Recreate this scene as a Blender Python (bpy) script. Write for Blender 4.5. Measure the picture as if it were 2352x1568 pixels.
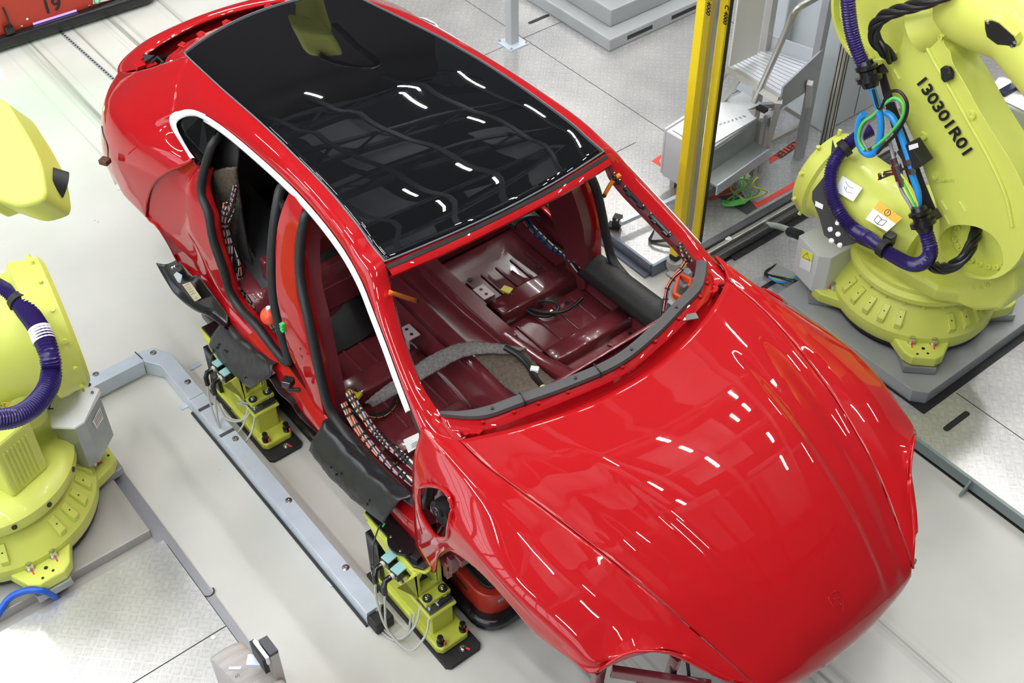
import bpy, bmesh, math, random
from mathutils import Vector, Matrix
from math import sin, cos, pi, radians, sqrt, atan2

for o in list(bpy.data.objects):
    bpy.data.objects.remove(o)
SC = bpy.context.scene
COL = SC.collection
random.seed(7)

# ---------------------------------------------------------------- camera
CAM = Vector((1.9991, -2.5608, 5.0))
CR = Vector((0.6221, 0.7829, -0.0065)).normalized()
CF = Vector((-0.5573, 0.4369, -0.7061)).normalized()
CU = CR.cross(CF).normalized()
CR = CF.cross(CU).normalized()
FPX = 2850.0
cd = bpy.data.cameras.new('camera')
cd.sensor_width = 36.0
cd.lens = FPX / 2352 * 36
cd.clip_start = 0.05
cam = bpy.data.objects.new('camera', cd)
COL.objects.link(cam)
m3 = Matrix((CR, CU, -CF)).transposed()
cam.matrix_world = Matrix.Translation(CAM) @ m3.to_4x4()
SC.camera = cam

# ---------------------------------------------------------------- world and view
SC.view_settings.view_transform = 'Standard'
SC.view_settings.look = 'None'
SC.view_settings.gamma = 1.0
SC.view_settings.exposure = 0.12
SC.view_settings.use_curve_mapping = False
wd = bpy.data.worlds.new('hall_air')
SC.world = wd
wd.use_nodes = True
wn = wd.node_tree
wn.nodes['Background'].inputs[0].default_value = (0.86, 0.93, 1.0, 1)
wn.nodes['Background'].inputs[1].default_value = 0.11

# large soft roof lights of the hall (high bay light bands)
def area(name, loc, sx, sy, power, col=(1, 1, 1)):
    l = bpy.data.lights.new(name, 'AREA')
    l.shape = 'RECTANGLE'; l.size = sx; l.size_y = sy; l.energy = power; l.color = col
    o = bpy.data.objects.new(name, l); COL.objects.link(o)
    o.location = loc
    return o

# ---------------------------------------------------------------- pixel helpers: a pixel plus one known coordinate gives a real point
def ray(u, v):
    return CR * ((u - 1176) / FPX) - CU * ((v - 784) / FPX) + CF
def Z(u, v, z):
    d = ray(u, v); return CAM + d * ((z - CAM.z) / d.z)
def Y(u, v, y):
    d = ray(u, v); return CAM + d * ((y - CAM.y) / d.y)
def X(u, v, x):
    d = ray(u, v); return CAM + d * ((x - CAM.x) / d.x)

# ---------------------------------------------------------------- materials
def mat(name, col, rough=0.5, metal=0.0, coat=0.0, spec=0.5, noise=None, bump=None, trans=0.0, emit=None, alpha=1.0, ior=1.5):
    m = bpy.data.materials.new(name); m.use_nodes = True
    nt = m.node_tree; b = nt.nodes['Principled BSDF']
    b.inputs['Base Color'].default_value = (*col, 1)
    b.inputs['Roughness'].default_value = rough
    b.inputs['Metallic'].default_value = metal
    b.inputs['Coat Weight'].default_value = coat
    b.inputs['Coat Roughness'].default_value = 0.02
    b.inputs['Specular IOR Level'].default_value = spec
    b.inputs['IOR'].default_value = ior
    b.inputs['Transmission Weight'].default_value = trans
    b.inputs['Alpha'].default_value = alpha
    if emit:
        b.inputs['Emission Color'].default_value = (*emit[0], 1)
        b.inputs['Emission Strength'].default_value = emit[1]
    if noise:   # (scale, amount, detail)
        tc = nt.nodes.new('ShaderNodeTexCoord'); n = nt.nodes.new('ShaderNodeTexNoise')
        n.inputs['Scale'].default_value = noise[0]; n.inputs['Detail'].default_value = noise[2] if len(noise) > 2 else 4
        nt.links.new(tc.outputs['Object'], n.inputs['Vector'])
        mx = nt.nodes.new('ShaderNodeMix'); mx.data_type = 'RGBA'
        a = noise[1]
        mx.inputs[6].default_value = (*[max(0, c * (1 - a)) for c in col], 1)
        mx.inputs[7].default_value = (*[min(1, c * (1 + a)) for c in col], 1)
        nt.links.new(n.outputs['Fac'], mx.inputs[0]); nt.links.new(mx.outputs[2], b.inputs['Base Color'])
    if bump:    # (scale, strength, distance)
        tc = nt.nodes.new('ShaderNodeTexCoord'); n = nt.nodes.new('ShaderNodeTexNoise')
        n.inputs['Scale'].default_value = bump[0]; n.inputs['Detail'].default_value = 3
        nt.links.new(tc.outputs['Object'], n.inputs['Vector'])
        bp = nt.nodes.new('ShaderNodeBump'); bp.inputs['Strength'].default_value = bump[1]; bp.inputs['Distance'].default_value = bump[2]
        nt.links.new(n.outputs['Fac'], bp.inputs['Height']); nt.links.new(bp.outputs[0], b.inputs['Normal'])
    return m

RED = mat('red_paint', (0.40, 0.005, 0.008), 0.5, 0.0, 1.0, 0.03)
MAROON = mat('red_primer', (0.15, 0.024, 0.031), 0.22, 0.0, 0.5, 0.6, bump=(60, 0.05, 0.002))
GLASSK = mat('black_glass', (0.004, 0.004, 0.005), 0.015, 0, 0, 0.5)
WHITEF = mat('white_film', (0.86, 0.87, 0.88), 0.35)
RUBBER = mat('black_rubber', (0.018, 0.018, 0.019), 0.48)
FOAM = mat('grey_foam', (0.075, 0.073, 0.075), 0.75, bump=(90, 0.2, 0.003))
BPLAST = mat('black_plastic', (0.012, 0.012, 0.013), 0.22)
BMATTE = mat('black_matte', (0.014, 0.014, 0.015), 0.6)
SHEETB = mat('black_sheet', (0.020, 0.020, 0.022), 0.30, bump=(14, 0.5, 0.01))
YEL = mat('robot_yellow', (0.63, 0.68, 0.125), 0.42, 0, 0.15, 0.5, bump=(250, 0.08, 0.001))
YEL2 = mat('fixture_yellow', (0.54, 0.58, 0.075), 0.38, 0, 0.1, bump=(250, 0.06, 0.001))
AMBER = mat('curtain_yellow', (0.86, 0.66, 0.02), 0.38)
PURP = mat('purple_hose', (0.028, 0.015, 0.12), 0.25)
BLUEH = mat('blue_hose', (0.02, 0.28, 0.75), 0.3)
BLUED = mat('deep_blue_hose', (0.01, 0.10, 0.55), 0.3)
GREENC = mat('green_cable', (0.12, 0.62, 0.12), 0.35)
GREYC = mat('grey_cable', (0.33, 0.34, 0.36), 0.4)
BLACKC = mat('black_cable', (0.012, 0.012, 0.013), 0.35)
CLEARC = mat('pale_cable', (0.5, 0.5, 0.48), 0.3)
YGC = mat('yellow_green_cable', (0.6, 0.62, 0.05), 0.35)
GALV = mat('galvanised_steel', (0.62, 0.69, 0.79), 0.36, 0.35, noise=(9, 0.14, 6))
GALVD = mat('dull_galvanised', (0.40, 0.42, 0.41), 0.42, 0.7, noise=(14, 0.2, 6))
ALU = mat('aluminium', (0.55, 0.54, 0.50), 0.32, 0.85, noise=(5, 0.06))
STEEL = mat('bolt_steel', (0.72, 0.73, 0.72), 0.18, 1.0)
DSTEEL = mat('dark_steel', (0.16, 0.16, 0.16), 0.35, 0.8, noise=(25, 0.25))
PEDG = mat('grey_pedestal_paint', (0.36, 0.375, 0.385), 0.36, 0.1, noise=(3, 0.08, 6))
PEDGL = mat('worn_pedestal_paint', (0.40, 0.385, 0.36), 0.34, 0.15, noise=(3.5, 0.12, 6))
LGREY = mat('light_grey_paint', (0.60, 0.62, 0.64), 0.35)
WHITE = mat('white_paint', (0.82, 0.83, 0.85), 0.4)
CREAM = mat('cream_board', (0.66, 0.64, 0.58), 0.6)
PAPER = mat('paper', (0.85, 0.84, 0.80), 0.7)
TAN = mat('tan_label', (0.66, 0.58, 0.40), 0.6)
FELT = mat('grey_felt', (0.22, 0.205, 0.195), 0.95, noise=(70, 0.65, 8), bump=(110, 1.0, 0.012))
FELTB = mat('brown_felt', (0.13, 0.10, 0.075), 0.95, noise=(60, 0.75, 8), bump=(110, 1.0, 0.012))
ORANGE = mat('orange_plastic', (1.0, 0.27, 0.02), 0.4)
BALLR = mat('orange_red_ball', (0.80, 0.085, 0.025), 0.3)
AGVR = mat('agv_orange_red', (0.44, 0.032, 0.016), 0.33)
REDT = mat('red_tape', (0.82, 0.06, 0.035), 0.5)
YCON = mat('yellow_tag', (0.85, 0.70, 0.02), 0.4)
GCON = mat('green_connector', (0.04, 0.55, 0.13), 0.4)
TEAL = mat('teal_sensor', (0.30, 0.55, 0.57), 0.4)
BROWNC = mat('brown_connector', (0.10, 0.04, 0.025), 0.5)
INK = mat('black_ink', (0.01, 0.01, 0.012), 0.5)
BLUEINK = mat('blue_ink', (0.01, 0.09, 0.42), 0.5)
LAMPM = mat('lamp_tube', (1, 1, 1), 0.5, emit=((1.0, 0.985, 0.95), 260.0))
GREENL = mat('green_led', (0.1, 0.9, 0.2), 0.5, emit=((0.1, 1.0, 0.25), 8.0))
VIOL = mat('violet_led', (0.4, 0.3, 1.0), 0.5, emit=((0.45, 0.32, 1.0), 0.9))
PANE = mat('clear_pane', (0.95, 0.97, 0.98), 0.01, trans=1.0, ior=1.12)
TRUSS = mat('roof_steel', (0.10, 0.11, 0.13), 0.6)
ROOFP = mat('roof_panel', (0.30, 0.32, 0.35), 0.8)
CONC = mat('stained_concrete', (0.20, 0.19, 0.175), 0.8, noise=(2.2, 0.45, 8))
ORNG2 = mat('orange_cable_clip', (0.8, 0.25, 0.12), 0.4)

def floor_material():
    m = bpy.data.materials.new('epoxy_floor'); m.use_nodes = True
    nt = m.node_tree; b = nt.nodes['Principled BSDF']; N = nt.nodes.new; L = nt.links.new
    tc = N('ShaderNodeTexCoord')
    n = N('ShaderNodeTexNoise'); n.inputs['Scale'].default_value = 1.3; n.inputs['Detail'].default_value = 8
    L(tc.outputs['Object'], n.inputs['Vector'])
    r = N('ShaderNodeValToRGB'); r.color_ramp.elements[0].position = 0.3; r.color_ramp.elements[1].position = 0.75
    r.color_ramp.elements[0].color = (0.55, 0.545, 0.505, 1); r.color_ramp.elements[1].color = (0.64, 0.635, 0.60, 1)
    L(n.outputs['Fac'], r.inputs[0])
    # tyre streaks along the lane (x direction), at fixed lanes in y
    sp = N('ShaderNodeSeparateXYZ'); L(tc.outputs['Object'], sp.inputs[0])
    mp = N('ShaderNodeMapping'); mp.inputs['Scale'].default_value = (0.25, 26, 1); L(tc.outputs['Object'], mp.inputs[0])
    n2 = N('ShaderNodeTexNoise'); n2.inputs['Scale'].default_value = 1.0; n2.inputs['Detail'].default_value = 5; L(mp.outputs[0], n2.inputs['Vector'])
    def lane(y0, w):
        a = N('ShaderNodeMath'); a.operation = 'SUBTRACT'; a.inputs[1].default_value = y0; L(sp.outputs['Y'], a.inputs[0])
        c = N('ShaderNodeMath'); c.operation = 'ABSOLUTE'; L(a.outputs[0], c.inputs[0])
        d = N('ShaderNodeMapRange'); d.inputs['From Min'].default_value = w; d.inputs['From Max'].default_value = 0; L(c.outputs[0], d.inputs['Value'])
        return d.outputs[0]
    acc = None
    for y0, w in ((0.30, .12), (0.02, .05), (-0.32, .10), (0.72, .06), (-0.52, .03)):
        o = lane(y0, w)
        if acc is None: acc = o
        else:
            s = N('ShaderNodeMath'); s.operation = 'MAXIMUM'; L(acc, s.inputs[0]); L(o, s.inputs[1]); acc = s.outputs[0]
    r2 = N('ShaderNodeMapRange'); r2.inputs['From Min'].default_value = 0.47; r2.inputs['From Max'].default_value = 0.62; L(n2.outputs['Fac'], r2.inputs['Value'])
    mu = N('ShaderNodeMath'); mu.operation = 'MULTIPLY'; L(acc, mu.inputs[0]); L(r2.outputs[0], mu.inputs[1])
    mu2 = N('ShaderNodeMath'); mu2.operation = 'MULTIPLY'; mu2.inputs[1].default_value = 0.75; L(mu.outputs[0], mu2.inputs[0])
    mx = N('ShaderNodeMix'); mx.data_type = 'RGBA'; mx.inputs[7].default_value = (0.15, 0.14, 0.125, 1)
    L(mu2.outputs[0], mx.inputs[0]); L(r.outputs[0], mx.inputs[6])
    # specks
    v = N('ShaderNodeTexVoronoi'); v.inputs['Scale'].default_value = 7.0; L(tc.outputs['Object'], v.inputs['Vector'])
    r3 = N('ShaderNodeMapRange'); r3.inputs['From Min'].default_value = 0.035; r3.inputs['From Max'].default_value = 0.02; L(v.outputs['Distance'], r3.inputs['Value'])
    w3 = N('ShaderNodeSeparateColor'); L(v.outputs['Color'], w3.inputs[0])
    g3 = N('ShaderNodeMath'); g3.operation = 'GREATER_THAN'; g3.inputs[1].default_value = 0.75; L(w3.outputs[0], g3.inputs[0])
    m3_ = N('ShaderNodeMath'); m3_.operation = 'MULTIPLY'; L(r3.outputs[0], m3_.inputs[0]); L(g3.outputs[0], m3_.inputs[1])
    mx2 = N('ShaderNodeMix'); mx2.data_type = 'RGBA'; mx2.inputs[7].default_value = (0.12, 0.11, 0.10, 1)
    L(m3_.outputs[0], mx2.inputs[0]); L(mx.outputs[2], mx2.inputs[6])
    L(mx2.outputs[2], b.inputs['Base Color'])
    b.inputs['Roughness'].default_value = 0.34
    n4 = N('ShaderNodeTexNoise'); n4.inputs['Scale'].default_value = 35; L(tc.outputs['Object'], n4.inputs['Vector'])
    bp = N('ShaderNodeBump'); bp.inputs['Strength'].default_value = 0.06; bp.inputs['Distance'].default_value = 0.004
    L(n4.outputs['Fac'], bp.inputs['Height']); L(bp.outputs[0], b.inputs['Normal'])
    return m

def tread_material(name, base, pitch, warm):
    """checker plate: five-bar groups turned alternately, at 45 degrees to the sheet edges"""
    m = bpy.data.materials.new(name); m.use_nodes = True
    nt = m.node_tree; b = nt.nodes['Principled BSDF']; N = nt.nodes.new; L = nt.links.new
    tc = N('ShaderNodeTexCoord')
    mp = N('ShaderNodeMapping'); mp.inputs['Rotation'].default_value = (0, 0, radians(45)); mp.inputs['Scale'].default_value = (1 / pitch,) * 3
    L(tc.outputs['Object'], mp.inputs[0])
    sp = N('ShaderNodeSeparateXYZ'); L(mp.outputs[0], sp.inputs[0])
    def op(o, a, c=None):
        n = N('ShaderNodeMath'); n.operation = o
        for i, q in enumerate((a, c)):
            if q is None: continue
            if isinstance(q, (int, float)): n.inputs[i].default_value = q
            else: L(q, n.inputs[i])
        return n.outputs[0]
    fx, fy = op('FLOOR', sp.outputs['X']), op('FLOOR', sp.outputs['Y'])
    par = op('FLOORED_MODULO', op('ADD', fx, fy), 2.0)
    u, v = op('FRACT', sp.outputs['X']), op('FRACT', sp.outputs['Y'])
    def bars(a, c):
        a = op('ADD', op('MULTIPLY', op('SUBTRACT', a, 0.5), 1.32), 0.5)
        gate = op('LESS_THAN', op('ABSOLUTE', op('SUBTRACT', a, 0.5)), 0.5)
        t = op('ABSOLUTE', op('SUBTRACT', c, 0.5))          # along the bar
        bow = op('MULTIPLY', op('MULTIPLY', t, t), 0.35)
        w = op('ABSOLUTE', op('SUBTRACT', op('FRACT', op('MULTIPLY', op('ADD', a, bow), 5.0)), 0.5))
        lim = op('SUBTRACT', 0.42, op('MULTIPLY', op('MULTIPLY', t, t), 2.2))
        k = N('ShaderNodeMapRange'); L(op('SUBTRACT', lim, w), k.inputs['Value']); k.inputs['From Min'].default_value = 0.0; k.inputs['From Max'].default_value = 0.11
        return op('MULTIPLY', k.outputs[0], gate)
    h1, h2 = bars(u, v), bars(v, u)
    mx = N('ShaderNodeMix'); mx.data_type = 'FLOAT'; L(par, mx.inputs[0]); L(h1, mx.inputs[2]); L(h2, mx.inputs[3])
    bp = N('ShaderNodeBump'); bp.inputs['Strength'].default_value = 1.0; bp.inputs['Distance'].default_value = pitch * 0.12
    L(mx.outputs[0], bp.inputs['Height']); L(bp.outputs[0], b.inputs['Normal'])
    n = N('ShaderNodeTexNoise'); n.inputs['Scale'].default_value = 2.5; n.inputs['Detail'].default_value = 6; L(tc.outputs['Object'], n.inputs['Vector'])
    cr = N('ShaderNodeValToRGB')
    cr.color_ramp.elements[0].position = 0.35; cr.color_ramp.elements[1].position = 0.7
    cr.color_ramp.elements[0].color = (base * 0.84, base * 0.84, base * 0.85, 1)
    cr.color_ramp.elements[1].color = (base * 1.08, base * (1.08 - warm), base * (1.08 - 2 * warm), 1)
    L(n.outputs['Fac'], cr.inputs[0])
    # bar tops worn brighter; sheet between darkened, relief shading put into the colour
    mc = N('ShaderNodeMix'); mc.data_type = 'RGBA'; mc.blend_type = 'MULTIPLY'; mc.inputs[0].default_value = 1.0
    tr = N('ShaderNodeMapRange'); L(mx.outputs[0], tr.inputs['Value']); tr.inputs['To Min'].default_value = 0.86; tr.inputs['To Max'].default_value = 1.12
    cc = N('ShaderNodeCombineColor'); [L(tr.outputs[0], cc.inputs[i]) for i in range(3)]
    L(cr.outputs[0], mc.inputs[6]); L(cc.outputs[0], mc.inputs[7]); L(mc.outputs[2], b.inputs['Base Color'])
    b.inputs['Metallic'].default_value = 0.62; b.inputs['Roughness'].default_value = 0.30
    return m
FLOORM = floor_material()
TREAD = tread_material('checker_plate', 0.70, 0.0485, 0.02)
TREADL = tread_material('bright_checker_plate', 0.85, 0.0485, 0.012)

# ---------------------------------------------------------------- mesh builder
BASE = {}
def empty(name, loc=(0, 0, 0), label=None, cat=None, group=None):
    o = bpy.data.objects.new(name, None); COL.objects.link(o); o.location = loc; o.empty_display_size = .1
    BASE[o.name] = Vector(loc)
    if label: o['label'] = label
    if cat: o['category'] = cat
    if group: o['group'] = group
    return o
def tag(o, label=None, cat=None, group=None, kind=None):
    if label: o['label'] = label
    if cat: o['category'] = cat
    if group: o['group'] = group
    if kind: o['kind'] = kind
    return o
def cr_interp(pts, n, closed=False):
    """Catmull-Rom resample of a control polyline, n steps per span"""
    P = [Vector(p) for p in pts]; out = []
    m = len(P)
    rng = range(m if closed else m - 1)
    for i in rng:
        p1, p2 = P[i], P[(i + 1) % m]
        p0 = P[(i - 1) % m] if (closed or i > 0) else p1 * 2 - p2
        p3 = P[(i + 2) % m] if (closed or i + 2 < m) else p2 * 2 - p1
        for k in range(n):
            t = k / n
            out.append(0.5 * ((2 * p1) + (p2 - p0) * t + (2 * p0 - 5 * p1 + 4 * p2 - p3) * t * t + (3 * p1 - p0 - 3 * p2 + p3) * t ** 3))
    if not closed: out.append(P[-1].copy())
    return out
def even(pts, n):
    """n+1 points evenly spaced by length along a polyline"""
    P = [Vector(p) for p in pts]; d = [0]
    for a, b in zip(P, P[1:]): d.append(d[-1] + (b - a).length)
    out = []; j = 0
    for i in range(n + 1):
        s = d[-1] * i / n
        while j < len(P) - 2 and d[j + 1] < s: j += 1
        L = d[j + 1] - d[j]; t = (s - d[j]) / L if L > 1e-9 else 0
        out.append(P[j].lerp(P[j + 1], min(1, t)))
    return out
def smooth_even(pts, n, sub=8): return even(cr_interp(pts, sub), n)
def mir(p): return Vector((p[0], -p[1], p[2]))

class M:
    def __init__(s): s.v = []; s.f = []
    def add(s, vs, fs):
        k = len(s.v); s.v += [Vector(p) for p in vs]; s.f += [tuple(i + k for i in f) for f in fs]; return s
    def box(s, c, size, rot=0, tilt=None):
        hx, hy, hz = size[0] / 2, size[1] / 2, size[2] / 2
        R = Matrix.Rotation(rot, 3, 'Z')
        if tilt is not None: R = tilt
        vs = [Vector(c) + R @ Vector((x, y, z)) for x in (-hx, hx) for y in (-hy, hy) for z in (-hz, hz)]
        return s.add(vs, [(0, 1, 3, 2), (4, 6, 7, 5), (0, 4, 5, 1), (2, 3, 7, 6), (0, 2, 6, 4), (1, 5, 7, 3)])
    def bar(s, a, b, w, h=None, up=(0, 0, 1)):
        a, b = Vector(a), Vector(b); h = h or w
        d = (b - a); L = d.length; d.normalize(); up = Vector(up)
        if abs(d.dot(up)) > .98: up = Vector((1, 0, 0))
        x = d.cross(up).normalized(); z = x.cross(d).normalized()
        R = Matrix((d, x, z)).transposed()
        return s.box((a + b) / 2, (L, w, h), tilt=R)
    def prism(s, poly, n, h):
        """poly: planar 3D points; extruded by h along n"""
        P = [Vector(p) for p in poly]; n = Vector(n).normalized() * h; k = len(P)
        s.add(P + [p + n for p in P], [tuple(range(k))[::-1], tuple(range(k, 2 * k))] + [(i, (i + 1) % k, (i + 1) % k + k, i + k) for i in range(k)])
        return s
    def tube(s, path, r, n=10, closed=False, ripple=None, flat=None):
        P = [Vector(p) for p in path]; m = len(P); vs = []; fs = []
        N_ = None
        for i, p in enumerate(P):
            a = P[(i - 1) % m] if (closed or i > 0) else p; b = P[(i + 1) % m] if (closed or i < m - 1) else p
            t = (b - a)
            if t.length < 1e-9: t = Vector((1, 0, 0))
            t.normalize()
            if N_ is None:
                q = Vector((0, 0, 1)) if abs(t.z) < .9 else Vector((1, 0, 0))
                N_ = (q - t * q.dot(t)).normalized()
            else: N_ = (N_ - t * N_.dot(t)).normalized()
            B = t.cross(N_)
            rr = r[i] if hasattr(r, '__len__') else r
            if ripple: rr *= 1 - ripple * (i % 2)
            for k in range(n):
                a_ = 2 * pi * k / n
                fx, fy = (1, 1) if flat is None else flat
                vs.append(p + N_ * cos(a_) * rr * fy + B * sin(a_) * rr * fx)
        for i in range(m if closed else m - 1):
            j = (i + 1) % m
            for k in range(n): fs.append((i * n + k, i * n + (k + 1) % n, j * n + (k + 1) % n, j * n + k))
        if not closed: fs += [tuple(range(n))[::-1], tuple(range((m - 1) * n, m * n))]
        return s.add(vs, fs)
    def lathe(s, prof, o, axis=(0, 0, 1), n=32, a0=0, a1=2 * pi, cap=True):
        o = Vector(o); ax = Vector(axis).normalized()
        q = Vector((1, 0, 0)) if abs(ax.x) < .9 else Vector((0, 1, 0))
        U = (q - ax * q.dot(ax)).normalized(); W = ax.cross(U)
        full = abs(a1 - a0 - 2 * pi) < 1e-6; cnt = n if full else n + 1
        vs = []; fs = []
        for r, h in prof:
            for k in range(cnt):
                a = a0 + (a1 - a0) * k / n
                vs.append(o + ax * h + (U * cos(a) + W * sin(a)) * max(r, 1e-5))
        for i in range(len(prof) - 1):
            for k in range(n):
                k2 = (k + 1) % cnt
                fs.append((i * cnt + k, i * cnt + k2, (i + 1) * cnt + k2, (i + 1) * cnt + k))
        if cap and full:
            if prof[0][0] > 1e-4: fs.append(tuple(range(cnt))[::-1])
            if prof[-1][0] > 1e-4: fs.append(tuple(range((len(prof) - 1) * cnt, len(prof) * cnt)))
        return s.add(vs, fs)
    def cyl(s, a, b, r, n=20, r2=None):
        a, b = Vector(a), Vector(b); return s.lathe([(r, 0), (r2 if r2 is not None else r, (b - a).length)], a, b - a, n)
    def ball(s, c, r, n=20, m=12):
        return s.lathe([(r * sin(pi * i / m), -r * cos(pi * i / m)) for i in range(m + 1)], c, (0, 0, 1), n, cap=False)
    def grid(s, rows, closed=False):
        nr, nc = len(rows), len(rows[0]); vs = [p for r in rows for p in r]
        fs = []
        for i in range(nr - 1):
            for j in range(nc if closed else nc - 1):
                k = (j + 1) % nc
                fs.append((i * nc + j, i * nc + k, (i + 1) * nc + k, (i + 1) * nc + j))
        return s.add(vs, fs)
    def mirror(s):
        k = len(s.v); vs = [mir(p) for p in s.v]; fs = [f[::-1] for f in s.f]
        return s.add(vs, fs)
    def obj(s, name, mt, parent=None, smooth=35, solid=0, off=-1, bevel=0, seg=2, both=False, local=False, sub=0):
        me = bpy.data.meshes.new(name)
        base = Vector((0, 0, 0)) if (parent is None or local) else BASE.get(parent.name, Vector((0, 0, 0)))
        me.from_pydata([tuple(p - base) for p in s.v], [], s.f); me.update()
        bm = bmesh.new(); bm.from_mesh(me)
        bmesh.ops.remove_doubles(bm, verts=bm.verts, dist=1e-5)
        bmesh.ops.recalc_face_normals(bm, faces=bm.faces)
        bm.to_mesh(me); bm.free()
        me.materials.append(mt)
        if smooth:
            for p in me.polygons: p.use_smooth = True
            me.set_sharp_from_angle(angle=radians(smooth))
        o = bpy.data.objects.new(name, me); COL.objects.link(o)
        if parent is not None: o.parent = parent
        BASE[o.name] = base
        if bevel:
            b = o.modifiers.new('bevel', 'BEVEL'); b.width = bevel; b.segments = seg; b.limit_method = 'ANGLE'; b.angle_limit = radians(40)
        if solid:
            b = o.modifiers.new('solid', 'SOLIDIFY'); b.thickness = solid; b.offset = off
        return o
def inner_face(o, mt, sgn, lim=-.15):
    """the cabin side of a panel carries only the thin inner coat"""
    o.data.materials.append(mt)
    for p in o.data.polygons:
        if p.normal.y * sgn < lim: p.material_index = 1
    return o
def sheet_normals_out(o, ref):
    """make an open sheet's normals point away from the point ref (world)"""
    me = o.data; n = 0
    base = BASE[o.name]
    for p in me.polygons:
        n += 1 if (p.center + base - Vector(ref)).dot(p.normal) > 0 else -1
    if n < 0: me.flip_normals()
    return o
def grid2(rows, nu, nv):
    """smooth control lattice -> dense rows (nu spans steps along a row, nv steps between rows)"""
    R = [cr_interp(r, nu) for r in rows]
    cols = [cr_interp([R[i][j] for i in range(len(R))], nv) for j in range(len(R[0]))]
    return [[cols[j][i] for j in range(len(cols))] for i in range(len(cols[0]))]
def text(name, s, p, ex, ey, size, mt, parent=None, extrude=0.0008, align='CENTER', tail=None):
    """flat lettering: origin p, reading direction ex, up direction ey"""
    cu = bpy.data.curves.new(name, 'FONT'); cu.body = s; cu.size = size; cu.extrude = extrude; cu.align_x = align; cu.align_y = 'CENTER'
    cu.resolution_u = 3; cu.offset = size * 0.022
    tmp = bpy.data.objects.new(name, cu); COL.objects.link(tmp)
    bpy.context.view_layer.update()
    me = bpy.data.meshes.new_from_object(tmp.evaluated_get(bpy.context.evaluated_depsgraph_get()))
    bpy.data.objects.remove(tmp); bpy.data.curves.remove(cu)
    me.materials.clear(); me.materials.append(mt); me.name = name
    o = bpy.data.objects.new(name, me); COL.objects.link(o)
    ex = Vector(ex).normalized(); ey = Vector(ey); ey = (ey - ex * ey.dot(ex)).normalized(); ez = ex.cross(ey)
    mw = Matrix((ex, ey, ez)).transposed().to_4x4(); mw.translation = Vector(p)
    if parent is not None:
        o.parent = parent; mw.translation = Vector(p) - BASE.get(parent.name, Vector((0, 0, 0)))
    o.matrix_basis = mw
    BASE[o.name] = Vector(p)
    return o
def bolt(name, p, n, r, h, mt, parent, washer=1.5, wm=None):
    b = M(); p = Vector(p); n = Vector(n).normalized()
    b.lathe([(r * washer, 0), (r * washer, h * .2), (r, h * .2), (r, h * .9), (r * .85, h), (r * .45, h), (r * .45, h * .6), (0, h * .6)], p, n, 12)
    return b.obj(name, mt, parent)
# ================================================================ THE HALL (structure)
PZ = 0.08
def struct(mb, name, mt, **k):
    o = mb.obj(name, mt, **k); o['kind'] = 'structure'; return o
f = M().add([(-14, -9, 0), (8, -9, 0), (8, 9, 0), (-14, 9, 0)], [(0, 1, 2, 3)])
struct(f, 'floor', FLOORM, smooth=0)
# raised checker-plate platform on the left-hand side of the car
pl = M()
pl.prism([(-14, 1.545, 0), (-1.865, 1.545, 0), (-1.865, 1.685, 0), (8, 1.685, 0), (8, 9, 0), (-14, 9, 0)], (0, 0, 1), PZ)
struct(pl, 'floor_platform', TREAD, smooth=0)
# rim of the platform
rim = M()
rim.box((-7.93, 1.535, PZ / 2), (12.13, .02, PZ + .012)); rim.box((-7.93, 1.512, .008), (12.13, .05, .016))
rim.box((-1.855, 1.61, PZ / 2), (.02, .16, PZ + .012))
struct(rim, 'trim_1', mat('blue_grey_rim', (0.20, 0.24, 0.31), 0.35, 0.4), smooth=0, bevel=.004)
rim = M(); rim.box((3.1, 1.675, PZ / 2 + .012), (9.9, .02, PZ - .016))
for x in (0.335, 2.0, 3.6): rim.prism([(x, 1.668, .012), (x, 1.60, .012), (x, 1.668, .09)], (1, 0, 0), .012)
struct(rim, 'trim_2', mat('grey_green_rim', (0.22, 0.27, 0.27), 0.4, 0.2), smooth=0)
gap = M(); gap.box((3.1, 1.669, .006), (9.9, .012, .010))
struct(gap, 'trim_3', INK, smooth=0)
# joints between the sheets
j = M()
zt = PZ + .0006
def jx(y, x0, x1): j.box(((x0 + x1) / 2, y, zt), (abs(x1 - x0), .0045, .0012))
def jy(x, y0, y1): j.box((x, (y0 + y1) / 2, zt), (.0045, abs(y1 - y0), .0012))
jx(2.535, -9, -2.45); jy(-4.33, 1.56, 9); jy(-2.84, 1.56, 2.3); jx(2.10, -.08, 6); jy(-6.2, 1.56, 9); jx(3.9, -9, -1.9); jy(-2.84, 2.9, 9); jx(3.4, -.08, 3)
struct(j, 'trim_4', INK, smooth=0)
# dark slots cut in the sheets
s = M()
def slot(x, y, L=.17, w=.034, rot=pi / 2, z=PZ):
    c = Vector((x, y, z + .0008)); e = Vector((cos(rot), sin(rot), 0)); n = Vector((-e.y, e.x, 0)); pts = []
    for k in range(9): a = -pi / 2 + pi * k / 8; pts.append(c + e * (L / 2 + cos(a) * w / 2) + n * sin(a) * w / 2)
    for k in range(9): a = pi / 2 + pi * k / 8; pts.append(c + e * (-L / 2 + cos(a) * w / 2) + n * sin(a) * w / 2)
    s.prism(pts, (0, 0, 1), .0006)
for u, v in ((2197, 967), (1238, 44), (1678, 590), (1776, 648), (1350, 0)):
    p = Z(u, v, PZ); slot(p.x, p.y)
p = Z(2245, 848, PZ); slot(p.x, p.y, .02, .03)
struct(s, 'trim_5', INK, smooth=0)
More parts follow.
